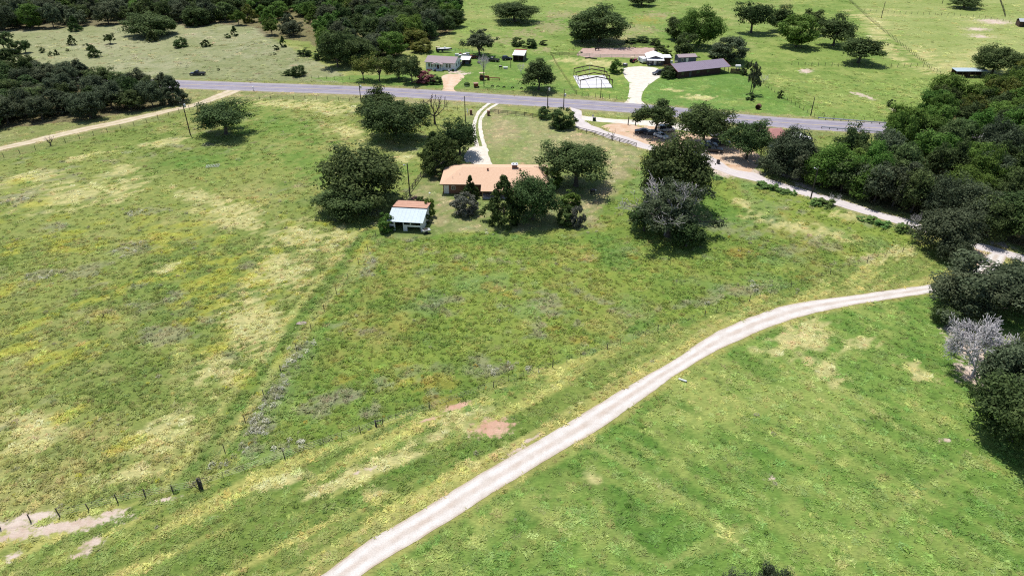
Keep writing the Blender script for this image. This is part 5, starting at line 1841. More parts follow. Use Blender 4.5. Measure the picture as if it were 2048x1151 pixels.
# ------------------------------------------------------------------ buildings
SHINGLE = mat('pinkish_tan_shingles', A(242, 206, 176, 1.12), .9, .16, 3.0, col2=A(230, 188, 156, 1.1), bump=.4)
BRICK = mat('brown_brick', A(172, 126, 104), .9, .3, 12)
TRIM = mat('tan_trim', A(196, 160, 136), .7)
SHEDRED = mat('faded_red_roofing', A(228, 184, 160, 1.08), .85, .2, 2.4, col2=A(208, 156, 132, 1.03), stretch=(.4, 2.5, 1))
SHEDMET = mat('pale_blue_white_metal', A(208, 226, 236), .45, .14, 1.5, spec=.4)
MAUVE = mat('mauve_grey_shingles', A(190, 172, 176), .9, .12, 3.0, bump=.3)
PURPLE = mat('dusky_purple_metal_roof', A(162, 148, 166), .55, .08, .8, spec=.35)
DKBROWN = mat('dark_brown_boards', A(96, 72, 66), .85, .3, 6)
BLUEGREY = mat('blue_grey_siding', A(120, 126, 148), .7, .1, 4)
CHARC = mat('charcoal_siding', A(110, 104, 114), .7, .15, 4)
WHITESIDE = mat('white_clapboard', (.80, .81, .86), .7, .06, 4)
CONCRETE = mat('white_concrete', A(246, 244, 246), .85, .06, .5)
STEELRED = mat('red_oxide_steel', A(92, 66, 60), .7, .2, 6)


def at_yaw(pa, pb, z=0.0):
    a, b = at(*pa, z), at(*pb, z)
    return a, (b - a).length, math.atan2(b.y - a.y, b.x - a.x)


def seam_lines(t, m, pts_fn, n, name='seam'):
    for k in range(n):
        a, b = pts_fn(k)
        MB().tube(a, b, .03, n=4).build(name, m, t)


def window(parent, x0, x1, y, z0, z1, frame=WHITEP, side=-1, axis='x'):
    """Framed window on a wall facing -y (or at x for axis 'y')."""
    w = MB()
    d = .05 * side
    if axis == 'x':
        for bx in ((x0 - .07, x1 + .07, z0 - .09, z0), (x0 - .07, x1 + .07, z1, z1 + .07), (x0 - .07, x0, z0, z1), (x1, x1 + .07, z0, z1), ((x0 + x1) / 2 - .02, (x0 + x1) / 2 + .02, z0, z1)):
            w.box(bx[0], bx[1], min(y, y + d), max(y, y + d), bx[2], bx[3])
        f = w.build('window', frame, parent)
        MB().box(x0, x1, min(y, y + d * .5), max(y, y + d * .5), z0, z1).build('pane', GLASS, f)
    else:
        for bx in ((x0 - .07, x1 + .07, z0 - .09, z0), (x0 - .07, x1 + .07, z1, z1 + .07), (x0 - .07, x0, z0, z1), (x1, x1 + .07, z0, z1)):
            w.box(min(y, y + d), max(y, y + d), bx[0], bx[1], bx[2], bx[3])
        f = w.build('window', frame, parent)
        MB().box(min(y, y + d * .5), max(y, y + d * .5), x0, x1, z0, z1).build('pane', GLASS, f)
    return f


def door(parent, x0, x1, y, z1, m=WHITEP, side=-1):
    d = MB().box(x0, x1, min(y, y + .05 * side), max(y, y + .05 * side), .05, z1).build('door', m, parent)
    MB().box(x1 - .14, x1 - .08, min(y, y + .1 * side), max(y, y + .1 * side), 1.0, 1.08).build('handle', CHROME, d)
    return d


# the ranch house with the pink roof
a, L_, yaw = at_yaw((925, 333.5), (1076, 335), 4.6)
t = thing('ranch_house', (a.x, a.y, 0), 'long brick ranch house with pinkish tan hipped roof and chimney', 'house', yaw)
hw, ez, rz_ = 6.6, 2.75, 4.6       # half depth, eave, ridge; local y = 0 on the ridge, the field side is -y
LW = L_ + hw * .38
roof = MB()
E = [(-5.0, -hw, ez), (LW, -hw, ez), (LW, hw, ez), (-5.0, hw, ez)]
R0, R1 = (0, 0, rz_), (L_, 0, rz_)
pitch = (rz_ - ez) / hw
pd = 2.4                          # the porch roof carries on down the same slope
xw = 5.0
PZ = ez - pd * pitch
roof.add([E[0], (xw, -hw, ez), (xw, -hw - pd, PZ), (LW, -hw - pd, PZ), E[1], R1, R0], [(0, 1, 6), (1, 2, 3, 4, 5, 6)])
roof.add([R0, R1, E[2], E[3]], [(0, 1, 2, 3)])
roof.add([E[0], R0, E[3]], [(0, 1, 2)])
roof.add([E[1], E[2], R1], [(0, 1, 2)])
roof.add([(E[0][0], E[0][1], ez - .18), (xw, -hw, ez - .18), (xw, -hw - pd, PZ - .18), (LW, -hw - pd, PZ - .18), (LW, hw, ez - .18), (-5.0, hw, ez - .18)], [(0, 5, 4, 3, 2, 1)])
ro = roof.build('roof', SHINGLE, t)
fas = MB()
for q0, q1 in (((-5.0, -hw, ez), (xw, -hw, ez)), ((xw, -hw - pd, PZ), (LW, -hw - pd, PZ)), ((LW, -hw, ez), (LW, hw, ez)), ((-5.0, -hw, ez), (-5.0, hw, ez)), ((-5.0, hw, ez), (LW, hw, ez))):
    fas.slab([(q0[0] - .02, q0[1] - .02, q0[2] + .0), (q1[0] + .02, q1[1] - .02, q1[2] + .0), (q1[0] + .02, q1[1] + .02, q1[2] + .0), (q0[0] - .02, q0[1] + .02, q0[2] + .0)], .2)
fas.build('fascia', TRIM, t)
MB().box(-4.3, LW - .6, -hw + .7, hw - .7, 0, ez - .19).build('wall', BRICK, t)
MB().box(xw + .3, LW - .3, -hw - pd + .25, -hw + .69, 0, .14).build('porch_floor', CONCRETE, t)
for x in (xw + .4, xw + 3.8, xw + 7.2, xw + 10.6, xw + 14, LW - .5):
    MB().box(x - .09, x + .09, -hw - pd + .3, -hw - pd + .48, .14, PZ - .12).build('porch_post', TRIM, t)
door(t, -4.1, -2.9, -hw + .7, 2.2, WHITEP)
window(t, -2.2, -1.4, -hw + .7, 1.2, 2.0)
window(t, 1.2, 2.8, -hw + .7, 1.0, 2.1)
window(t, xw + 2.0, xw + 4.6, -hw + .7, .3, 2.05)
window(t, xw + 8.5, xw + 10.2, -hw + .7, .9, 2.05)
door(t, xw + 5.6, xw + 6.6, -hw + .7, 2.05, DKBROWN)
window(t, -3.5, -2.2, -4.3, 1.0, 2.1, side=-1, axis='y')
ch = MB().box(12.2, 13.5, -.4, .5, 3.6, 5.3).build('chimney', BRICK, t)
MB().box(12.05, 13.65, -.55, .65, 5.3, 5.48).build('chimney_cap', WHITEP, ch)
MB().box(12.3, 12.75, -.2, .4, 5.48, 5.7).build('flue', GALV, ch)
MB().box(13.05, 13.5, -.2, .4, 5.48, 5.7).build('flue', GALV, ch)
for x, y in ((6.3, -1.2), (14.2, -1.2)):
    z = rz_ + y * pitch
    MB().path([(x, y, z - .1), (x, y, z + .3), (x, y, z + .32), (x, y, z + .5)], [.16, .16, .3, .12], 10).build('roof_vent', RUST, t)
for x, y in ((-.4, -3.0), (-2.0, -4.4)):
    z = rz_ + y * pitch
    MB().tube((x, y, z - .1), (x, y, z + .45), .05, n=6).build('vent_pipe', GALV, t)

# the shed
a, L_, yaw = at_yaw((780, 460), (845, 463.5))
t = thing('shed', (a.x, a.y, 0), 'white board shed with pale metal front roof and red rear roof', 'shed', yaw)
W, D1, D2 = L_, 4.3, 8.6
zf, zm, zb = 2.35, 3.55, 3.25
MB().slab([(-.35, -.5, zf), (W + .35, -.5, zf), (W + .35, D1, zm), (-.35, D1, zm)], .07).build('front_roof', SHEDMET, t)
MB().slab([(-.25, D1 - .1, zm + .16), (W + .3, D1 - .1, zm + .16), (W + .3, D2, zb), (-.25, D2, zb)], .07).build('rear_roof', SHEDRED, t)
for k in range(1, 9):
    x = -.35 + (W + .7) * k / 9
    MB().tube((x, -.5, zf + .01), (x, D1 - .12, zm - .02), .022, n=4).build('roof_seam', SHEDMET, t)
MB().box(-.3, W + .35, D1 - .16, D1 - .10, zm - .02, zm + .15).build('ridge_trim', DKBROWN, t)
for k in range(1, 4):
    y = D1 + (D2 - D1) * k / 4
    z = zm + .16 + (zb - zm - .16) * (y - D1 + .1) / (D2 - D1 + .1)
    MB().box(-.25, W + .3, y - .03, y + .03, z - .01, z + .03).build('roofing_lap', SHEDRED, t)
sw = MB()
sw.prism([(0, 0), (.12, 0), (.12, 0), (0, 0)], 'x', 0, 0.001) if False else None
MB().add([(W, 0, 0), (W, D2 - .3, 0), (W, D2 - .3, zb - .08), (W, D1, zm - .08), (W, 0, zf - .02), (W - .1, 0, 0), (W - .1, D2 - .3, 0), (W - .1, D2 - .3, zb - .08), (W - .1, D1, zm - .08), (W - .1, 0, zf - .02)],
         [(0, 1, 2, 3, 4), (9, 8, 7, 6, 5), (0, 4, 9, 5), (1, 0, 5, 6), (2, 1, 6, 7), (3, 2, 7, 8), (4, 3, 8, 9)]).build('side_wall', WHITEP, t)
MB().add([(0, 0, 0), (0, D2 - .3, 0), (0, D2 - .3, zb - .08), (0, D1, zm - .08), (0, 0, zf - .02), (.1, 0, 0), (.1, D2 - .3, 0), (.1, D2 - .3, zb - .08), (.1, D1, zm - .08), (.1, 0, zf - .02)],
         [(4, 3, 2, 1, 0), (5, 6, 7, 8, 9), (0, 5, 9, 4), (1, 6, 5, 0), (2, 7, 6, 1), (3, 8, 7, 2), (4, 9, 8, 3)]).build('side_wall', WHITEP, t)
MB().box(.1, W - .1, D2 - .42, D2 - .3, 0, zb - .1).build('rear_wall', WHITEP, t)
MB().box(.1, W - .1, D1 - .05, D1 + .05, 0, zm - .1).build('inner_wall', DKBROWN, t)
# front: boards between dark bays
for (x0, x1, z0, z1) in ((.1, .95, .0, .5), (.95, 1.25, 0, zf - .05), (.1, .95, 1.1, 1.5), (3.0, W - .1, 1.05, 1.5), (3.0, 3.9, .0, 1.05), (3.0, 3.2, 1.5, zf - .05), (W - .35, W - .1, 0, zf - .05), (4.6, 4.75, 1.5, zf - .05)):
    if x1 > W - .1:
        x1 = W - .1
    z = z0
    while z < z1 - .02:
        ze = min(z1, z + .25)
        MB().box(x0, x1, .0 + (.01 if int(z * 4) % 2 else 0), .06, z, ze - .012).build('board', WHITEP, t)
        z = ze
for x in (0.06, 1.1, 3.1, W - .06):
    MB().box(x - .06, x + .06, .06, .18, 0, zf - .06).build('post', POSTM, t)

# the white house across the road
a, L_, yaw = at_yaw((852, 138.5), (909.5, 141.5))
t = thing('white_house', (a.x, a.y, 0), 'white sided house with mauve roof and gabled porch', 'house', yaw)
W, D, wz, rz_ = L_, 8.6, 2.95, 4.35
MB().box(0, W, 0, D, 0, wz).build('wall', WHITESIDE, t)
MB().add([(0, 0, wz), (0, D, wz), (0, D / 2, rz_ - .1), (.12, 0, wz), (.12, D, wz), (.12, D / 2, rz_ - .1)], [(0, 2, 1), (3, 4, 5)]).build('gable', WHITESIDE, t)
MB().add([(W, 0, wz), (W, D, wz), (W, D / 2, rz_ - .1), (W - .12, 0, wz), (W - .12, D, wz), (W - .12, D / 2, rz_ - .1)], [(0, 1, 2), (5, 4, 3)]).build('gable', WHITESIDE, t)
rf = MB()
rf.slab([(-.35, -.45, wz - .08), (W + .35, -.45, wz - .08), (W + .35, D / 2, rz_), (-.35, D / 2, rz_)], .12)
rf.slab([(W + .35, D + .45, wz - .08), (-.35, D + .45, wz - .08), (-.35, D / 2, rz_), (W + .35, D / 2, rz_)], .12)
rf.build('roof', MAUVE, t)
px0, px1 = W * .27, W * .60
po = MB()
mx = (px0 + px1) / 2
po.slab([(px0 - .3, -1.9, 2.5), (mx, -1.9, 3.25), (mx, 1.4, 3.45), (px0 - .3, 1.4, 2.6)], .1)
po.slab([(mx, -1.9, 3.25), (px1 + .3, -1.9, 2.5), (px1 + .3, 1.4, 2.6), (mx, 1.4, 3.45)], .1)
po.build('porch_roof', MAUVE, t)
MB().add([(px0, -1.75, 2.45), (px1, -1.75, 2.45), (mx, -1.75, 3.12), (px0, -1.65, 2.45), (px1, -1.65, 2.45), (mx, -1.65, 3.12)], [(0, 1, 2), (5, 4, 3), (0, 3, 4, 1), (1, 4, 5, 2), (2, 5, 3, 0)]).build('porch_gable', WHITESIDE, t)
MB().box(px0, px1, -1.75, -.01, 0, .45).build('porch_floor', WHITESIDE, t)
for x in (px0 + .1, mx - .9, mx + .9, px1 - .1):
    MB().box(x - .07, x + .07, -1.7, -1.56, .45, 2.46).build('porch_post', WHITEP, t)
for x0 in (W * .09, W * .19, W * .70, W * .80):
    window(t, x0, x0 + .75, 0, 1.0, 2.35)
door(t, mx - .5, mx + .5, 0, 2.4, DKBROWN)
window(t, mx - 1.6, mx - .9, 0, 1.1, 2.3)
window(t, mx + .9, mx + 1.6, 0, 1.1, 2.3)
window(t, 2.0, 3.0, W, 1.0, 2.2, side=1, axis='y')
window(t, 5.5, 6.3, W, 1.0, 2.2, side=1, axis='y')
for k in range(3):
    MB().box(mx - .7, mx + .7, -1.76 - .3 * (k + 1), -1.76 - .3 * k, 0, .36 - .12 * k).build('step', CONCRETE, t)

# carport beside it
a, L_, yaw = at_yaw((921, 131.5), (938, 132))
t = thing('carport', (a.x, a.y, 0), 'small white roofed carport at the right of the white house', 'carport', yaw)
MB().slab([(-.3, -.4, 2.4), (L_ + .3, -.4, 2.4), (L_ + .4, 4.2, 2.85), (-.2, 4.2, 2.85)], .08).build('roof', WHITEP, t)
for x in (0, L_):
    for y in (0, 3.9):
        MB().box(x - .06, x + .06, y - .06, y + .06, 0, 2.4 + y * .1).build('post', POSTM, t)
MB().box(.1, L_ - .1, 3.8, 3.86, .0, 2.2).build('rear_wall', DKBROWN, t)
MB().box(-.03, .03, .1, 3.8, 0, 1.2).build('side_wall', WHITEP, t)
for k, (x, y, w, h, m_) in enumerate(((.4, 1.2, .9, .8, DKBROWN), (1.6, 2.2, 1.2, 1.1, BLUEGREY))):
    tag(MB().hexa([(x, y, 0), (x + w, y, 0), (x + w, y + .8, 0), (x, y + .8, 0)], [(x + .05, y + .05, h), (x + w - .05, y + .05, h), (x + w - .1, y + .7, h * .9), (x + .1, y + .7, h * .9)]).build('storage_box', m_), ('brown' if k == 0 else 'blue grey') + ' storage box under the white carport', 'box').matrix_world = Matrix.Translation(a) @ Matrix.Rotation(yaw, 4, 'Z')

# white topped shed near the middle of the far yards
a, L_, yaw = at_yaw((1026, 123), (1047, 124))
t = thing('shed', (a.x, a.y, 0), 'dark open shed with white metal roof and rusty rear edge', 'shed', yaw)
W = L_
MB().slab([(-.3, -.4, 2.6), (W + .3, -.4, 2.6), (W + .3, 5.2, 3.4), (-.3, 5.2, 3.4)], .07).build('roof', WHITEP, t)
MB().slab([(-.3, 5.23, 3.41), (W + .3, 5.23, 3.41), (W + .3, 7.0, 3.5), (-.3, 7.0, 3.5)], .07).build('rear_roof', RUST, t)
MB().box(0, .1, 0, 6.8, 0, 2.6).build('side_wall', DKBROWN, t)
MB().box(W - .1, W, 0, 6.8, 0, 2.6).build('side_wall', CHARC, t)
MB().box(.1, W - .1, 6.7, 6.8, 0, 3.2).build('rear_wall', DKBROWN, t)
MB().box(.1, W - .1, 2.5, 2.6, 0, 2.7).build('inner_wall', DKBROWN, t)
for x in (.1, W / 2, W - .1):
    MB().box(x - .07, x + .07, -.1, .04, 0, 2.55).build('post', POSTM, t)

# steel frame over a white slab
f0, f1, b0, b1 = at(1160, 176.5), at(1224, 175.5), at(1148, 152), at(1208, 152)
yaw = math.atan2(f1.y - f0.y, f1.x - f0.x)
W = (f1 - f0).length
D = ((b0 - f0).length + (b1 - f1).length) / 2
t = thing('steel_frame', (f0.x, f0.y, 0), 'bare dark steel gable frames standing over a white concrete slab', 'steel frame', yaw)
MB().box(-.2, W + .2, -.2, D + .2, -.05, .14).build('slab', CONCRETE, t)
ze = height_at(f0, 161.3)
zr = ze + W * .095
for k in range(4):
    y = D * k / 3
    for x in (0, W):
        MB().box(x - .1, x + .1, y - .12, y + .12, .14, ze).build('column', STEELRED, t)
    for s0, s1 in ((0, W / 2), (W, W / 2)):
        dz = .32
        MB().prism([(s0 - (.1 if s0 == 0 else -.1), ze - .05), (s1, zr), (s1, zr + dz), (s0 - (.1 if s0 == 0 else -.1), ze + dz - .05)], 'y', y - .12, y + .12).build('rafter', STEELRED, t)
for x in (0, W):
    MB().box(x - .04, x + .04, .13, D - .13, ze - .5, ze - .35).build('girt', STEELRED, t)
for x in (W * .5,):
    for y in (0, D):
        MB().box(x - .06, x + .06, y - .06, y + .06, .14, zr).build('column', GALV, t)
for x, z in ((W * .25, ze + W * .095 * .5), (W * .75, ze + W * .095 * .5)):
    MB().box(x - .05, x + .05, .13, D - .13, z + .34, z + .44).build('purlin', STEELRED, t)

# workshop with white roof, grey gable, dark walls
a, L_, yaw = at_yaw((1294, 130.5), (1325, 131))
t = thing('workshop', (a.x, a.y, 0), 'charcoal walled workshop with white gabled roof and front awning', 'workshop', yaw)
W, D, wz, rz_ = L_, 8.5, 2.7, 3.75
MB().box(0, W, 0, D, 0, wz).build('wall', CHARC, t)
MB().add([(0, 0, wz), (W, 0, wz), (W / 2, 0, rz_ - .05), (0, .1, wz), (W, .1, wz), (W / 2, .1, rz_ - .05)], [(0, 1, 2), (5, 4, 3)]).build('gable', CHARC, t)
rf = MB()
rf.slab([(-.35, -.3, wz - .05), (W / 2, -.3, rz_), (W / 2, D + .3, rz_), (-.35, D + .3, wz - .05)], .08)
rf.slab([(W / 2, -.3, rz_), (W + .35, -.3, wz - .05), (W + .35, D + .3, wz - .05), (W / 2, D + .3, rz_)], .08)
rf.build('roof', WHITEP, t)
MB().slab([(-.3, -1.7, 2.25), (W + .3, -1.7, 2.25), (W + .3, -.02, 2.6), (-.3, -.02, 2.6)], .07).build('awning', WHITEP, t)
for x in (0, W / 2, W):
    MB().box(x - .05, x + .05, -1.65, -1.55, 0, 2.2).build('awning_post', CHARC, t)
door(t, W * .42, W * .58, 0, 2.0, WHITEP)
window(t, W * .14, W * .26, 0, 1.0, 1.9)
window(t, W * .74, W * .86, 0, 1.0, 1.9)
a, L_, yaw = at_yaw((1326.5, 129), (1340, 129))
t = thing('storage_shed', (a.x, a.y, 0), 'small dark brown shed joined to the right of the workshop', 'shed', yaw)
MB().box(.05, L_, 0, 3.6, 0, 2.7).build('wall', DKBROWN, t)
MB().slab([(-.1, -.3, 2.75), (L_ + .3, -.3, 2.75), (L_ + .3, 3.9, 3.0), (-.1, 3.9, 3.0)], .08).build('roof', WHITEP, t)
door(t, L_ * .4, L_ * .8, 0, 2.1, DKBROWN)
a, L_, yaw = at_yaw((1357, 127.5), (1391.5, 126))
t = thing('storage_shed', (a.x, a.y, 0), 'blue grey sided shed behind the brown roofed house', 'shed', yaw)
MB().box(0, L_, 0, 4.6, 0, 2.5).build('wall', BLUEGREY, t)
rf = MB()
rf.slab([(-.3, -.3, 2.45), (L_ + .3, -.3, 2.45), (L_ + .3, 2.3, 3.2), (-.3, 2.3, 3.2)], .08)
rf.slab([(L_ + .3, 4.9, 2.45), (-.3, 4.9, 2.45), (-.3, 2.3, 3.2), (L_ + .3, 2.3, 3.2)], .08)
rf.build('roof', MAUVE, t)
MB().add([(L_, 0, 2.5), (L_, 4.6, 2.5), (L_, 2.3, 3.15)], [(0, 1, 2)]).build('gable', BLUEGREY, t)
MB().add([(0, 0, 2.5), (0, 4.6, 2.5), (0, 2.3, 3.15)], [(0, 2, 1)]).build('gable', BLUEGREY, t)
window(t, 1.0, 1.8, 0, .9, 1.9)
door(t, 3.0, 4.0, 0, 2.1, WHITEP)

# the long house with the dusky purple roof
a, b = at(1356, 144.2, 2.5), at(1462, 133, 2.5)
yaw = math.atan2(b.y - a.y, b.x - a.x)
Le = (b - a).length
t = thing('brown_house', (a.x, a.y, 0), 'long dark brown house with dusky purple metal roof and open carport end', 'house', yaw)
ra, rb = at(1338, 128, 4.3), at(1437, 119, 4.3)
half = abs((ra - a).cross(Vector((math.cos(yaw), math.sin(yaw), 0))).z)
half = min(max(half, 5.0), 8.5)
ez, rz_ = 2.5, 4.3
rf = MB()
rf.slab([(0, 0, ez), (Le, 0, ez), (Le, half, rz_), (0, half, rz_)], .1)
rf.slab([(Le, 2 * half, ez), (0, 2 * half, ez), (0, half, rz_), (Le, half, rz_)], .1)
rf.build('roof', PURPLE, t)
for k in range(1, 30):
    x = Le * k / 30
    MB().tube((x, .02, ez + .012), (x, half - .05, rz_ - .01), .018, n=4).build('roof_seam', PURPLE, t)
for x in (-.04, Le + .04):
    mb = MB()
    mb.tube((x, 0, ez - .03), (x, half, rz_ - .03), .09, n=4)
    mb.tube((x, half, rz_ - .03), (x, 2 * half, ez - .03), .09, n=4)
    mb.build('rake_trim', RUST, t)
Lh = Le * .83
MB().box(.4, Lh, .8, 2 * half - .8, 0, ez - .02).build('wall', DKBROWN, t)
MB().add([(.4, .8, ez - .02), (.4, 2 * half - .8, ez - .02), (.4, half, rz_ - .16)], [(0, 2, 1)]).build('gable', DKBROWN, t)
for x in (Lh + 1.6, Le - .5):
    for y in (.5, 2 * half - .5):
        MB().box(x - .08, x + .08, y - .08, y + .08, 0, ez - .05).build('carport_post', POSTM, t)
for x0, x1 in ((2.2, 3.4), (8.8, 10.2), (13.4, 14.6)):
    window(t, x0, x1, .8, .9, 2.0, DKBROWN)
door(t, 5.6, 6.6, .8, 2.1, CHARC)
door(t, 11.2, 12.2, .8, 2.1, DKBROWN)
# board fence behind its carport
a, b = at(1460, 147), at(1493, 149)
P = [(a.x, a.y), (b.x, b.y)]
yaw = math.atan2(b.y - a.y, b.x - a.x)
t = thing('board_fence', (a.x, a.y, 0), 'dark board privacy fence at the carport end of the brown house', 'fence', yaw)
n = int((b - a).length / .3)
bm_ = MB().box(0, .27, 0, .03, 0, 1.9).mesh('board', DKBROWN)
for k in range(n):
    o = link('board', bm_, t)
    o.location = (k * .3, .01 * (k % 2), 0)
    o.scale = (1, 1, 1 + .03 * math.sin(k * 2.3))
for z in (.5, 1.5):
    MB().box(0, n * .3, .045, .12, z - .05, z + .05).build('rail', POSTM, t)

# long open shed at the right, small barn at the top right edge
a, L_, yaw = at_yaw((1910, 156), (1972, 156))
t = thing('open_shed', (a.x, a.y, 0), 'long low open shed with pale metal roof under the right hand oak', 'shed', yaw)
MB().slab([(-.3, -.3, 2.5), (L_ + .3, -.3, 2.5), (L_ + .3, 3.6, 2.9), (-.3, 3.6, 2.9)], .08).build('roof', SHEDMET, t)
for k in range(6):
    x = L_ * k / 5
    for y in (0, 3.3):
        MB().box(x - .07, x + .07, y - .07, y + .07, 0, 2.4 + y * .1).build('post', POSTM, t)
MB().box(0, L_, 3.38, 3.44, .2, 2.5).build('rear_wall', DKBROWN, t)
MB().box(L_ * .45, L_ * .47, .1, 3.3, 0, 2.4).build('partition', DKBROWN, t)
a, L_, yaw = at_yaw((2037, 54), (2075, 56))
t = thing('barn', (a.x, a.y, 0), 'dark barn cut by the top right edge', 'barn', yaw)
MB().box(0, L_, 0, 6, 0, 2.6).build('wall', DKBROWN, t)
rf = MB()
rf.slab([(-.3, -.4, 2.55), (L_ + .3, -.4, 2.55), (L_ + .3, 3, 3.6), (-.3, 3, 3.6)], .08)
rf.slab([(L_ + .3, 6.4, 2.55), (-.3, 6.4, 2.55), (-.3, 3, 3.6), (L_ + .3, 3, 3.6)], .08)
rf.build('roof', GALV, t)
MB().box(1.5, 4.5, -.05, -.01, 0, 2.3).build('door', DARKI, t)

# houses among the oaks by the county road
a, L_, yaw = at_yaw((1536, 294), (1564, 293))
t = thing('red_roofed_house', (a.x, a.y, 0), 'small house with faded red roof among the roadside oaks', 'house', yaw)
W, D = L_ + 2.5, 8
MB().box(0, W, 0, D, 0, 2.6).build('wall', WHITESIDE, t)
rf = MB()
E = [(-.5, -.5, 2.55), (W + .5, -.5, 2.55), (W + .5, D + .5, 2.55), (-.5, D + .5, 2.55)]
c0, c1 = (W * .36, D / 2, 3.8), (W * .64, D / 2, 3.8)
rf.add(E + [c0, c1], [(0, 1, 5, 4), (1, 2, 5), (2, 3, 4, 5), (3, 0, 4), (3, 2, 1, 0)])
rf.build('roof', mat('faded_red_shingles', A(196, 140, 134), .9, .2, 5, bump=.3), t)
window(t, 1.0, 2.0, 0, 1.0, 2.0)
door(t, 3.0, 3.9, 0, 2.1, DKBROWN)
a, L_, yaw = at_yaw((1601, 296), (1616, 294))
t = thing('metal_shed', (a.x, a.y, 0), 'white roofed metal shed behind the grey green roadside oak', 'shed', yaw + .15)
W = L_ + 1
MB().box(0, W, 0, 5, 0, 2.2).build('wall', WHITESIDE, t)
MB().slab([(-.3, -.3, 2.25), (W + .3, -.3, 2.25), (W + .3, 5.3, 2.75), (-.3, 5.3, 2.75)], .08).build('roof', WHITEP, t)
MB().box(1, 2.6, -.05, -.01, 0, 1.9).build('door', GALV, t)
a, L_, yaw = at_yaw((1424, 276), (1452, 274))
t = thing('camper_trailer', (a.x, a.y, 0), 'pale blue white camper trailer behind the wide dark oak', 'trailer', yaw)
W = L_
MB().prism([(0, .6), (W, .6), (W, 2.7), (W - .3, 2.95), (.5, 2.95), (0, 2.3)], 'y', 0, 2.5).build('body', mat('pale_blue_white', A(206, 222, 240), .4, .05, 3), t)
for x0 in (1.0, 3.0):
    window(t, x0, x0 + .9, 0, 1.5, 2.2, GALV)
door(t, W - 1.6, W - .9, 0, 2.3, WHITEP)
wm_ = MB().tube((0, -.1, .35), (0, .12, .35), .35, n=12).mesh('wheel', RUBBER)
for x in (W * .5, W * .5 + .8):
    for y in (.1, 2.4):
        o = link('wheel', wm_, t)
        o.location = (x, y, 0)
MB().tube((-.2, 1.25, .6), (-1.2, 1.25, .5), .06, n=6).build('hitch', BLACKP, t)

# ------------------------------------------------------------------ vehicles
VM = {}


def paint(name, col, rough=.3):
    if name not in VM:
        VM[name] = mat(name, col, rough, spec=.55)
    return VM[name]


def wheel(parent, x, y, r=.36, w=.22):
    tm = MB()
    s = 1 if y > 0 else -1
    tm.tube((x, y - s * w, r), (x, y, r), r, n=16)
    wh = tm.build('wheel', RUBBER, parent)
    MB().tube((x, y, r), (x, y + s * .015, r), r * .6, n=12).build('rim', CHROME, wh)


def rounded(prof_lo, prof_hi):
    return prof_lo, prof_hi


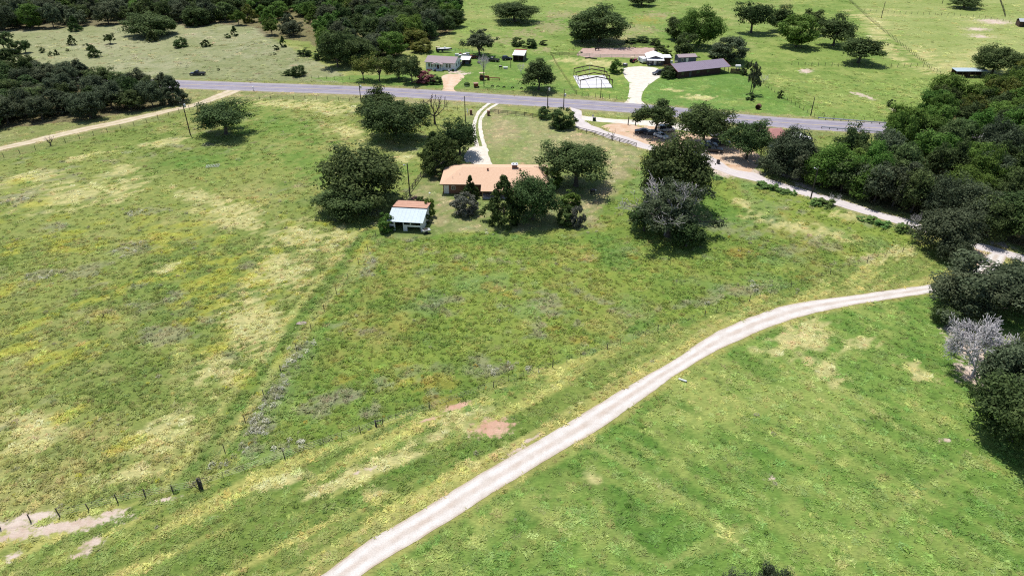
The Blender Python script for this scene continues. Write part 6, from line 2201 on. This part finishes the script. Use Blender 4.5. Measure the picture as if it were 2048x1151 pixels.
def vehicle(name, px, yaw_deg, kind, m, label, cat, length=None):
    p = at(*px)
    t = thing(name, (p.x, p.y, 0), label, cat, math.radians(yaw_deg))
    Ln = length or {'pickup': 5.7, 'suv': 4.9, 'car': 4.6, 'van': 5.2}[kind]
    h = Ln / 2
    wd = .95
    # lower body: side outline, sides drawn in a little at the sill and at the shoulder
    if kind == 'pickup':
        out = [(-h, .45), (-h + .05, .85), (-h + .2, 1.02), (h - 1.55, 1.05), (h - .35, .98), (h - .05, .85), (h, .5), (h - .1, .33), (-h + .1, .38)]
    else:
        out = [(-h, .5), (-h + .06, .85), (-h + .3, .98), (h - 1.3, .98), (h - .3, .84), (h - .03, .7), (h, .45), (h - .1, .28), (-h + .1, .3)]
    n = len(out)
    vs = []
    for k, (y, s) in enumerate(((-wd, .93), (-wd * .93, 1.0), (wd * .93, 1.0), (wd, .93))):
        zc = .65
        for (x, z) in out:
            vs.append((x * (.985 if s < 1 else 1), y, zc + (z - zc) * s))
    fs = [tuple(range(n - 1, -1, -1)), tuple(range(3 * n, 4 * n))]
    for k in range(3):
        for i in range(n):
            j = (i + 1) % n
            fs.append((k * n + i, k * n + j, (k + 1) * n + j, (k + 1) * n + i))
    MB().add(vs, fs).build('body', m, t)
    # cabin: glass house with roof on pillars
    if kind == 'pickup':
        x0, x1, xr0, xr1, zt = -.55, h - 1.55, -.40, h - 2.35, 1.82
        zb = 1.03
    elif kind == 'suv':
        x0, x1, xr0, xr1, zt = -h + .15, h - 1.35, -h + .45, h - 2.1, 1.72
        zb = .97
    elif kind == 'van':
        x0, x1, xr0, xr1, zt = -h + .1, h - .8, -h + .25, h - 1.5, 1.95
        zb = .97
    else:
        x0, x1, xr0, xr1, zt = -h + .55, h - 1.25, -h + 1.35, h - 2.1, 1.42
        zb = .96
    wb, wt = wd * .92, wd * .74
    MB().hexa([(x0, -wb, zb), (x1, -wb, zb), (x1, wb, zb), (x0, wb, zb)], [(xr0, -wt, zt - .05), (xr1, -wt, zt - .05), (xr1, wt, zt - .05), (xr0, wt, zt - .05)]).build('windows', GLASS, t)
    rp_ = MB()
    rp_.hexa([(xr0 - .06, -wt - .03, zt - .06), (xr1 + .06, -wt - .03, zt - .06), (xr1 + .06, wt + .03, zt - .06), (xr0 - .06, wt + .03, zt - .06)], [(xr0 + .05, -wt + .08, zt + .01), (xr1 - .1, -wt + .08, zt + .01), (xr1 - .1, wt - .08, zt + .01), (xr0 + .05, wt - .08, zt + .01)])
    rp_.build('roof', m, t)
    pl = MB()
    for sx in (-1, 1):
        for (xa, xb) in ((x0, xr0), (x1, xr1), ((x0 + x1) / 2 + .1, (xr0 + xr1) / 2 + .1)):
            pl.tube((xa, sx * (wb + .005), zb - .02), (xb, sx * (wt + .005), zt - .05), .045, n=5)
    pl.build('pillars', m, t)
    if kind == 'pickup':
        MB().box(-h + .15, -.62, -wd * .78, wd * .78, 1.035, 1.05).build('bed_floor', DARKI, t)
        rl = MB()
        rl.box(-h + .08, -.6, -wd * .93, -wd * .8, 1.0, 1.14)
        rl.box(-h + .08, -.6, wd * .8, wd * .93, 1.0, 1.14)
        rl.box(-h + .02, -h + .14, -wd * .8, wd * .8, 1.0, 1.14)
        rl.build('bed_sides', m, t)
    for x in (-h + 1.05, h - 1.0):
        for y in (-wd, wd):
            wheel(t, x, y + (.02 if y > 0 else -.02), .40 if kind == 'pickup' else .34)
    for y in (-.66, .66):
        MB().box(h - .09, h + .01, y - .18, y + .18, .62, .76).build('headlight', TRANSF, t)
        MB().box(-h - .01, -h + .09, y - .14, y + .14, .68, .86).build('tail_light', paint('tail_light_red', (.25, .01, .01)), t)
    MB().box(h - .06, h + .05, -.85, .85, .36, .52).build('bumper', CHROME if kind == 'pickup' else m, t)
    MB().box(-h - .05, -h + .06, -.85, .85, .40, .54).build('bumper', CHROME if kind == 'pickup' else m, t)
    return t


NAVY = paint('dark_navy_paint', (.016, .018, .045))
BLKV = paint('black_car_paint', (.014, .014, .017))
WHTV = paint('white_car_paint', (.70, .70, .71))
REDV = paint('magenta_red_paint', (.42, .03, .10))
GRYV = paint('dark_grey_paint', (.05, .05, .058))
SILV = paint('silver_paint', (.42, .43, .46), .3)
vehicle('pickup_truck', (396, 150.5), 182, 'pickup', NAVY, 'dark navy pickup truck parked in the grass above the highway', 'pickup truck')
vehicle('suv', (1317, 149), 200, 'suv', GRYV, 'dark grey suv on the white drive at the brown house', 'car')
vehicle('pickup_truck', (985, 123), 160, 'pickup', BLKV, 'black pickup truck under the grey green oak of the far yard', 'pickup truck')
vehicle('jeep', (1014, 120), 20, 'suv', NAVY, 'dark navy jeep left of the white topped shed', 'car', 4.2)
vehicle('car', (1285, 266), 172, 'car', BLKV, 'black car at the left under the lot oak', 'car')
vehicle('car', (1303, 269), 168, 'car', GRYV, 'dark grey car in the shade between the lot oak trunk and black car', 'car')
vehicle('car', (1322, 275), -52, 'car', WHTV, 'white car half hidden by the tall dense oak on the sandy lot', 'car')
vehicle('van', (1332, 262), 10, 'van', WHTV, 'white van behind the lot oak', 'van')
vehicle('pickup_truck', (1424, 303), -12, 'pickup', BLKV, 'black pickup truck nearest the county road under the wide oak', 'pickup truck')
vehicle('car', (1418, 292), -8, 'car', SILV, 'silver car behind the black pickup under the wide oak', 'car')
vehicle('pickup_truck', (1440, 288), -20, 'pickup', GRYV, 'dark grey pickup behind the silver car', 'pickup truck')
vehicle('car', (928, 114), 170, 'car', WHTV, 'white junk car among the clutter behind the carport', 'car')
vehicle('car', (945, 117), 30, 'car', RUST, 'rusty junk car right of the white junk car', 'car')

# red ride-on tractor, white tarp trailer, boat, old tractor


def tractor(px, yaw_deg, m, label, scale=1.0, boom=False, name='tractor'):
    p = at(*px)
    t = thing(name, (p.x, p.y, 0), label, 'tractor', math.radians(yaw_deg))
    t.scale = (scale,) * 3
    MB().hexa([(.1, -.35, .7), (1.9, -.35, .7), (1.9, .35, .7), (.1, .35, .7)], [(.15, -.3, 1.35), (1.8, -.3, 1.25), (1.8, .3, 1.25), (.15, .3, 1.35)]).build('hood', m, t)
    MB().box(-.9, .1, -.45, .45, .6, .95).build('chassis', BLACKP, t)
    MB().hexa([(-.75, -.25, .95), (-.25, -.25, .95), (-.25, .25, .95), (-.75, .25, .95)], [(-.8, -.25, 1.1), (-.25, -.25, 1.05), (-.25, .25, 1.05), (-.8, .25, 1.1)]).build('seat', BLACKP, t)
    MB().tube((-.1, 0, 1.1), (-.2, 0, 1.5), .03, n=6).build('steering_column', BLACKP, t)
    for y in (-.62, .62):
        s = 1 if y > 0 else -1
        w = MB().tube((-.6, y - s * .2, .72), (-.6, y + s * .2, .72), .72, n=18).build('rear_wheel', RUBBER, t)
        MB().tube((-.6, y + s * .2, .72), (-.6, y + s * .22, .72), .42, n=12).build('rim', m, w)
        w = MB().tube((1.6, y - s * .1, .4), (1.6, y + s * .12, .4), .4, n=14).build('front_wheel', RUBBER, t)
        MB().tube((1.6, y + s * .12, .4), (1.6, y + s * .14, .4), .22, n=10).build('rim', m, w)
        MB().box(-1.1, -.15, min(y, y + s * .3) - .02, max(y, y + s * .3) + .02, 1.45, 1.52).build('fender', m, t)
    mb = MB()
    for y in (-.5, .5):
        mb.tube((-.85, y, .95), (-.95, y, 2.25), .035, n=6)
    mb.build('roll_bar', BLACKP, t)
    MB().slab([(-1.4, -.65, 2.3), (.4, -.65, 2.3), (.4, .65, 2.32), (-1.4, .65, 2.32)], .06).build('canopy', mat('tan_canopy', A(220, 200, 170), .8), t)
    MB().tube((1.1, .2, 1.3), (1.1, .2, 1.95), .04, n=6).build('exhaust_stack', BLACKP, t)
    if boom:
        mb = MB()
        mb.tube((1.9, -.2, .7), (5.2, -.15, .55), .10, n=6)
        mb.tube((1.9, .25, .7), (5.2, .15, .55), .10, n=6)
        mb.tube((5.1, -.6, .45), (5.1, .6, .45), .16, n=8)
        mb.build('implement_boom', RUST, t)
    return t


tractor((1266, 125), 35, REDV, 'magenta red tractor on the grass left of the workshop', 1.0)
tractor((967, 160), 2, RUST, 'old rusty orange tractor with a long boom on the far lawn', 1.15, True)
tractor((878, 104), 12, BLACKP, 'dark tractor left of the white boat', .95)

p = at(1285, 126)
t = thing('camper_trailer', (p.x, p.y, 0), 'small white covered trailer left of the workshop', 'trailer', math.radians(-70))
MB().prism([(-2.1, .55), (1.9, .55), (2.2, 1.2), (1.8, 2.1), (-1.6, 2.25), (-2.1, 1.8)], 'y', -1.1, 1.1).build('body', WHITEP, t)
for y in (-1.12, 1.12):
    wheel(t, -.2, y, .34)
MB().tube((2.1, 0, .55), (3.2, 0, .5), .06, n=6).build('hitch', BLACKP, t)
MB().box(-1.0, -.2, -1.13, -1.1, 1.2, 1.7).build('window', GLASS, t)

p = at(889, 104.5)
t = thing('boat', (p.x, p.y, 0), 'white motor boat with dark hull on a trailer behind the white house', 'boat', math.radians(-2))
n_ = 9
vs, fs = [], []
for i in range(n_):
    k = i / (n_ - 1)
    x = -3.0 + 6.2 * k
    w = 1.1 * (1 - max(0, (k - .55) / .45) ** 2.0) + .02
    zk = .75 + .55 * max(0, (k - .55) / .45) ** 2
    vs += [(x, -w, 1.55 + .2 * k), (x, -w * .75, 1.0 + .2 * k), (x, 0, zk), (x, w * .75, 1.0 + .2 * k), (x, w, 1.55 + .2 * k)]
for i in range(n_ - 1):
    for j in range(4):
        fs.append((i * 5 + j, i * 5 + j + 1, i * 5 + j + 6, i * 5 + j + 5))
fs.append((4, 3, 2, 1, 0))
MB().add(vs, fs).build('hull', mat('dark_blue_hull', (.03, .035, .08), .3), t)
dk = MB()
dv = []
for i in range(n_):
    dv += [vs[i * 5], vs[i * 5 + 4]]
dk.add([(v[0], v[1], v[2] + .02) for v in dv], [(2 * i, 2 * i + 2, 2 * i + 3, 2 * i + 1) for i in range(n_ - 1)])
dk.build('deck', WHTV, t)
MB().hexa([(-.2, -.7, 1.6), (1.0, -.6, 1.65), (1.0, .6, 1.65), (-.2, .7, 1.6)], [(-.1, -.6, 2.1), (.4, -.5, 2.1), (.4, .5, 2.1), (-.1, .6, 2.1)]).build('windscreen', WHTV, t)
MB().box(-3.5, -3.05, -.25, .25, .8, 1.9).build('outboard_motor', BLACKP, t)
mb = MB()
for y in (-.6, .6):
    mb.tube((-2.8, y, .55), (2.4, y * .4, .6), .06, n=6)
mb.tube((2.4, 0, .6), (4.0, 0, .55), .06, n=6)
for x in (-2, 0, 1.6):
    mb.box(x - .06, x + .06, -.7, .7, .58, .72)
mb.build('trailer_frame', GALV, t)
for y in (-1.05, 1.05):
    wheel(t, -1.0, y, .36)


# ------------------------------------------------------------------ smaller things
def small(name, px, label, cat, parts, rz=0.0, group=None):
    """parts: (part name, MB, material)."""
    p = at(*px)
    if len(parts) == 1:
        o = parts[0][1].build(name, parts[0][2])
        o.location = (p.x, p.y, 0)
        o.rotation_euler = (0, 0, rz)
        return tag(o, label, cat, group)
    t = thing(name, (p.x, p.y, 0), label, cat, rz, group)
    for nm, mb, m in parts:
        mb.build(nm, m, t)
    return t


# tyres set along the far lawn
tm = MB()
for i in range(14):
    a0, a1 = PI * i / 14, PI * (i + 1) / 14
    for (r0, r1) in ((.62, .40),):
        v = []
        for aa in (a0, a1):
            for rr_, yy in ((.36, -.14), (.6, -.17), (.66, 0), (.6, .17), (.36, .14)):
                v.append((math.cos(aa) * rr_, yy, math.sin(aa) * rr_ - .05))
        tm.add(v, [(j, (j + 1) % 5, (j + 1) % 5 + 5, j + 5) for j in range(5)])
tyre_me = tm.mesh('half_buried_tyre', RUBBER)
for k, (x, y, lb) in enumerate(((985, 173.5, 'first half buried tyre right of the dead vine pole'), (996, 174.5, 'second half buried tyre right of the dead vine pole'), (1008, 175.5, 'third half buried tyre right of the dead vine pole'), (1025, 176.5, 'fourth half buried tyre right of the dead vine pole'), (1043, 177.5, 'fifth half buried tyre, nearest the lone oak by the steel frame'))):
    o = link('half_buried_tyre', tyre_me)
    p = at(x, y)
    o.location = (p.x, p.y, 0)
    o.rotation_euler = (0, 0, .2 * k)
    tag(o, lb, 'tyre', 'tyres along the far lawn')

small('planter', (934, 172), 'dark green domed planter beside the sand driveway', 'planter', [('tub', MB().path([(0, 0, 0), (0, 0, .3), (0, 0, .55)], [.8, 1.05, 1.1], 12), GALV), ('foliage', MB().path([(0, 0, .5), (0, 0, .9), (0, 0, 1.2), (0, 0, 1.35)], [1.15, 1.05, .7, .2], 11), HEDGE)])
small('crate', (952, 175), 'red brown wooden cart box right of the domed planter', 'cart', [('box', MB().hexa([(-.7, -.5, .3), (.7, -.5, .3), (.7, .5, .3), (-.7, .5, .3)], [(-.8, -.6, 1.5), (.8, -.6, 1.5), (.8, .6, 1.5), (-.8, .6, 1.5)]), RUST), ('lid', MB().slab([(-.85, -.65, 1.56), (.85, -.65, 1.56), (.85, .65, 1.7), (-.85, .65, 1.7)], .05), TRIM), ('wheel', MB().tube((.9, -.6, .3), (.9, -.5, .3), .3, n=12), RUBBER), ('wheel', MB().tube((-.5, -.66, .3), (-.5, -.55, .3), .3, n=12), RUBBER)], .2)
small('wash_tub', (1011, 138), 'white long tub on the far lawn', 'tub', [('tub', MB().hexa([(-.75, -.3, .15), (.75, -.3, .15), (.75, .3, .15), (-.75, .3, .15)], [(-.9, -.42, .75), (.9, -.42, .75), (.9, .42, .75), (-.9, .42, .75)]), WHITEP), ('leg', MB().box(-.6, -.5, -.2, .2, 0, .15), BLACKP), ('leg', MB().box(.5, .6, -.2, .2, 0, .15), BLACKP)])
small('barrel_smoker', (1001, 138), 'dark barrel smoker left of the white tub', 'smoker', [('barrel', MB().tube((-.6, 0, .95), (.6, 0, .95), .38, n=12), BLACKP), ('leg', MB().box(-.5, -.42, -.25, .25, 0, .65), BLACKP), ('leg', MB().box(.42, .5, -.25, .25, 0, .65), BLACKP), ('chimney_pipe', MB().tube((.5, 0, 1.3), (.5, 0, 1.9), .06, n=6), BLACKP)])
small('hay_bale', (1516, 218.5), 'brown weathered round hay bale on the roadside lawn', 'hay bale', [('bale', MB().path([(-.75, 0, .85), (-.72, 0, .85), (.72, 0, .85), (.75, 0, .85)], [.70, .86, .86, .70], 18), mat('brown_hay', A(150, 112, 92), .95, .4, 12, bump=.6)), ('twine', MB().tube((-.3, 0, .85), (-.26, 0, .85), .875, n=18, cap=False), POSTM), ('twine', MB().tube((.26, 0, .85), (.3, 0, .85), .875, n=18, cap=False), POSTM)], 1.0)
small('stock_tank', (1250, 132.5), 'dark round stock tank beside the round green tree', 'tank', [('tank', MB().path([(0, 0, 0), (0, 0, 1.0), (0, 0, 1.02)], [1.0, 1.0, .94], 18), CHARC), ('lid', MB().path([(0, 0, 1.02), (0, 0, 1.15)], [.5, .3], 12), TRANSF)])
small('trash_barrel', (1436, 327), 'round black trash barrel at the county road edge', 'barrel', [('barrel', MB().path([(0, 0, 0), (0, 0, .1), (0, 0, .85), (0, 0, .95)], [.40, .45, .48, .44], 14), BLACKP), ('lid', MB().path([(0, 0, .95), (0, 0, 1.05)], [.5, .3], 14), RUBBER)])
small('barbecue_grill', (1185, 388), 'black barbecue grill on the lawn by the spreading oak', 'grill', [('firebox', MB().path([(-.5, 0, .9), (-.48, 0, .9), (.48, 0, .9), (.5, 0, .9)], [.2, .34, .34, .2], 12), BLACKP), ('lid', MB().path([(-.5, 0, 1.05), (-.45, 0, 1.05), (.45, 0, 1.05), (.5, 0, 1.05)], [.2, .33, .33, .2], 12), CHARC), ('leg', MB().box(-.45, -.38, -.25, -.18, 0, .7), BLACKP), ('leg', MB().box(.38, .45, -.25, -.18, 0, .7), BLACKP), ('leg', MB().box(-.45, -.38, .18, .25, 0, .7), BLACKP), ('leg', MB().box(.38, .45, .18, .25, 0, .7), BLACKP), ('shelf', MB().box(.55, 1.0, -.3, .3, .85, .9), GALV)], .5)
small('utility_cart', (853, 466), 'small grey two wheeled cart at the right corner of the shed', 'cart', [('tray', MB().hexa([(-.8, -.45, .45), (.7, -.45, .45), (.7, .45, .45), (-.8, .45, .45)], [(-.9, -.55, .95), (.85, -.55, .85), (.85, .55, .85), (-.9, .55, .95)]), GALV), ('load', MB().hexa([(-.6, -.3, .95), (.4, -.3, .9), (.4, .35, .9), (-.6, .35, .95)], [(-.5, -.2, 1.2), (.2, -.2, 1.15), (.2, .2, 1.15), (-.5, .2, 1.2)]), POSTM), ('wheel', MB().tube((-.1, -.62, .33), (-.1, -.5, .33), .33, n=12), RUBBER), ('wheel', MB().tube((-.1, .5, .33), (-.1, .62, .33), .33, n=12), RUBBER), ('handle', MB().tube((.8, 0, .6), (1.7, 0, .35), .04, n=6), BLACKP)], .4)
small('culvert_pipe', (1365, 761), 'short pale corrugated pipe lying in the grass by the gravel lane', 'pipe', [('pipe', MB().path([(-.55, .32, .16)] + [(-.55 + 1.1 * k / 14, .32 - .64 * k / 14, .16) for k in range(1, 14)] + [(.55, -.32, .16)], [.15 + .012 * (k % 2) for k in range(15)], 12), TRANSF), ('pipe_mouth', MB().tube((.552, -.322, .16), (.558, -.326, .16), .125, n=12), DARKI)])
small('stone_slab', (603, 646.5), 'flat pinkish grey stone slab in the dry grass by the fence', 'stone slab', [('slab', MB().slab([(-.95, -.3, .12), (-.2, -.5, .14), (.7, -.42, .12), (1.0, .1, .13), (.4, .48, .15), (-.6, .42, .13)], .14), mat('pinkish_grey_stone', A(192, 172, 168), .9, .2, 6))])
# wire panel frame lying in the left pasture
mb = MB()
for k in range(9):
    x = -1.6 + .4 * k
    mb.tube((x, -.8, .25 + .04 * (k % 3)), (x + .1, .8, .45), .03, n=4)
for k in range(4):
    y = -.8 + .53 * k
    mb.tube((-1.7, y, .25 + .06 * k), (1.7, y, .3 + .06 * k), .03, n=4)
small('wire_mesh', (426, 334), 'grey bent wire mesh sheet lying in the left pasture', 'wire mesh', [('wire_mesh', mb, GALV)], .2)
# gate and pillars of the driveway
STONEP = mat('reddish_stone', A(150, 108, 96), .9, .35, 8)
for (x, y), lb in (((942, 229), 'left red brown pillar of the driveway gate'), ((977, 231), 'right red brown pillar of the driveway gate')):
    small('gate_pillar', (x, y), lb, 'pillar', [('pillar', MB().box(-.4, .4, -.4, .4, 0, 1.5), STONEP), ('cap', MB().hexa([(-.5, -.5, 1.5), (.5, -.5, 1.5), (.5, .5, 1.5), (-.5, .5, 1.5)], [(-.35, -.35, 1.65), (.35, -.35, 1.65), (.35, .35, 1.65), (-.35, .35, 1.65)]), TRIM)])
p = at(936, 229)
t = thing('farm_gate', (p.x, p.y, 0), 'grey tube gate swung open beside the left pillar', 'gate', math.radians(100))
for k in range(5):
    MB().tube((0, 0, .25 + .25 * k), (3.2, 0, .25 + .25 * k), .03, n=6).build('tube_rail', GALV, t)
for x in (0, 1.6, 3.2):
    MB().tube((x, 0, .2), (x, 0, 1.3), .035, n=6).build('upright', GALV, t)
# stop sign seen from behind, mailbox, markers
small('road_sign', (1185, 246), 'road sign on a thin post at the county road mouth', 'road sign', [('post', MB().box(-.03, .03, -.03, .03, -.1, 2.5), GALV), ('sign_plate', MB().tube((0, -.04, 2.3), (0, -.05, 2.3), .38, n=8), GALV)])
small('utility_box', (1188.5, 241.5), 'dark green utility box beside the road sign', 'utility box', [('box', MB().hexa([(-.45, -.4, 0), (.45, -.4, 0), (.45, .4, 0), (-.45, .4, 0)], [(-.42, -.38, .9), (.42, -.38, .9), (.42, .38, .95), (-.42, .38, .95)]), HEDGE), ('lid', MB().box(-.48, .48, -.44, .44, .955, 1.02), CHARC)])
for (x, y, h), lb in (((1256, 250, 2.6), 'tall dark gatepost at the sandy lot lane'), ((1270.5, 251, 1.6), 'short dark gatepost at the sandy lot lane')):
    small('gatepost', (x, y), lb, 'post', [('post', MB().path([(0, 0, -.1), (.02, 0, h * .5), (.06, 0, h)], [.16, .15, .14], 8), POSTM)])
small('mailbox', (507, 181), 'white mailbox where the dirt road meets the highway', 'mailbox', [('post', MB().box(-.05, .05, -.05, .05, -.1, 1.05), POSTM), ('box', MB().prism([(-.22, 1.06), (.22, 1.06), (.22, 1.28), (.14, 1.42), (-.14, 1.42), (-.22, 1.28)], 'y', -.35, .35), WHITEP)])
small('lawn_lamp', (860, 398), 'small white topped lamp post on the back lawn', 'lamp post', [('post', MB().tube((0, 0, 0), (0, 0, 1.5), .035, n=6), GALV), ('lamp_head', MB().path([(0, 0, 1.5), (0, 0, 1.6), (0, 0, 1.75)], [.1, .25, .08], 10), WHITEP)])
small('propane_tank', (1475, 140.5), 'white rounded tank behind the dark board fence', 'tank', [('tank', MB().path([(-1.1, 0, 1.5), (-.9, 0, 1.5), (.9, 0, 1.5), (1.1, 0, 1.5)], [.3, .6, .6, .3], 14), WHITEP), ('leg', MB().box(-.7, -.5, -.4, .4, 0, 1.0), CONCRETE), ('leg', MB().box(.5, .7, -.4, .4, 0, 1.0), CONCRETE)])
# junk heap behind the carport: each piece its own thing
JR = random.Random(9)
for k, (x, y, w, h, m_, lb, nm) in enumerate(((914, 112, 1.6, 1.0, WHITEP, 'white crate at the left of the junk behind the carport', 'crate'), (921, 110, 1.1, .9, RUST, 'rusty drum behind the white crate', 'drum'), (935, 109, 1.8, .8, GALV, 'grey metal bin behind the junk cars', 'bin'), (940, 125, .9, .9, BLACKP, 'black bin at the right post of the carport', 'bin'), (958, 127, 1.0, .8, POSTM, 'brown crate right of the carport', 'crate'), (1163, 106, .8, .5, POSTM, 'brown block at the left end of the clay arena', 'block'), (1176, 117, 1.4, .5, POSTM, 'log left of two beside the arena fence', 'log'), (1187, 118, 1.4, .5, POSTM, 'log right of two beside the arena fence', 'log'), (1342, 126, 1.0, 1.0, WHITEP, 'white bin between the workshop and blue grey shed', 'bin'), (1352, 126.5, 1.0, .8, GALV, 'grey bin left of the blue grey shed', 'bin'), (1299, 131.5, .7, .6, GALV, 'grey tub before the workshop door', 'tub'), (870, 143, .8, .7, BLACKP, 'black pot on the grass left of the white house porch', 'pot'), (898, 143.5, .8, .6, GALV, 'grey pot right of the white house porch', 'pot'), (906, 143, 1.0, .8, HEDGE, 'dark green barrel at the right corner of the white house', 'barrel'), (1193, 99.7, .0, .0, None, '', ''))):
    if m_ is None:
        continue
    if nm in ('drum', 'pot', 'barrel', 'tub'):
        mb = MB().path([(0, 0, 0), (0, 0, h * .5), (0, 0, h), (0, 0, h + .02)], [w * .42, w * .5, w * .44, w * .36], 12)
    elif nm == 'log':
        mb = MB().path([(-w, 0, .25), (0, .05, .27), (w, 0, .25)], [.26, .25, .22], 9)
    else:
        mb = MB().hexa([(-w / 2, -.4, 0), (w / 2, -.4, 0), (w / 2, .4, 0), (-w / 2, .4, 0)], [(-w / 2 - .05, -.45, h), (w / 2 + .05, -.45, h), (w / 2 + .05, .45, h * .95), (-w / 2 - .05, .45, h * .95)])
    small(nm, (x, y), lb, nm, [(nm, mb, m_)], JR.uniform(-.5, .5))

# a dark cow standing in the arena
p = at(1194, 101.5)
HIDE = mat('black_cowhide', (.022, .018, .017), .7)
bm_mesh = bpy.data.meshes.new('cow')
cv = [(0, 0, 1.05), (.55, 0, 1.08), (.95, 0, 1.12), (-.55, 0, 1.08), (-.85, 0, 1.12), (1.30, 0, 1.30), (1.62, 0, 1.28), (1.85, 0, 1.08),
      (.75, .22, .80), (.75, .22, .42), (.75, .22, .05), (.75, -.22, .80), (.78, -.22, .42), (.80, -.22, .05),
      (-.72, .22, .82), (-.80, .22, .45), (-.74, .22, .05), (-.72, -.22, .82), (-.82, -.22, .45), (-.78, -.22, .05), (-1.0, 0, .9), (-1.03, 0, .45)]
ce = [(0, 1), (1, 2), (0, 3), (3, 4), (2, 5), (5, 6), (6, 7), (1, 8), (8, 9), (9, 10), (1, 11), (11, 12), (12, 13), (3, 14), (14, 15), (15, 16), (3, 17), (17, 18), (18, 19), (4, 20), (20, 21)]
cr = [.40, .40, .33, .40, .30, .22, .20, .13, .15, .09, .07, .15, .09, .07, .18, .10, .07, .18, .10, .07, .05, .04]
bm_mesh.from_pydata(cv, ce, [])
cow = link('cow', bm_mesh)
md = cow.modifiers.new('skin', 'SKIN')
for i, r in enumerate(cr):
    bm_mesh.skin_vertices[0].data[i].radius = (r, r)
bm_mesh.skin_vertices[0].data[0].use_root = True
sb = cow.modifiers.new('smooth', 'SUBSURF')
sb.levels = sb.render_levels = 1
bm_mesh.materials.append(HIDE)
cow.location = (p.x, p.y, 0)
cow.rotation_euler = (0, 0, .3)
tag(cow, 'dark cow standing in the clay arena', 'cow')
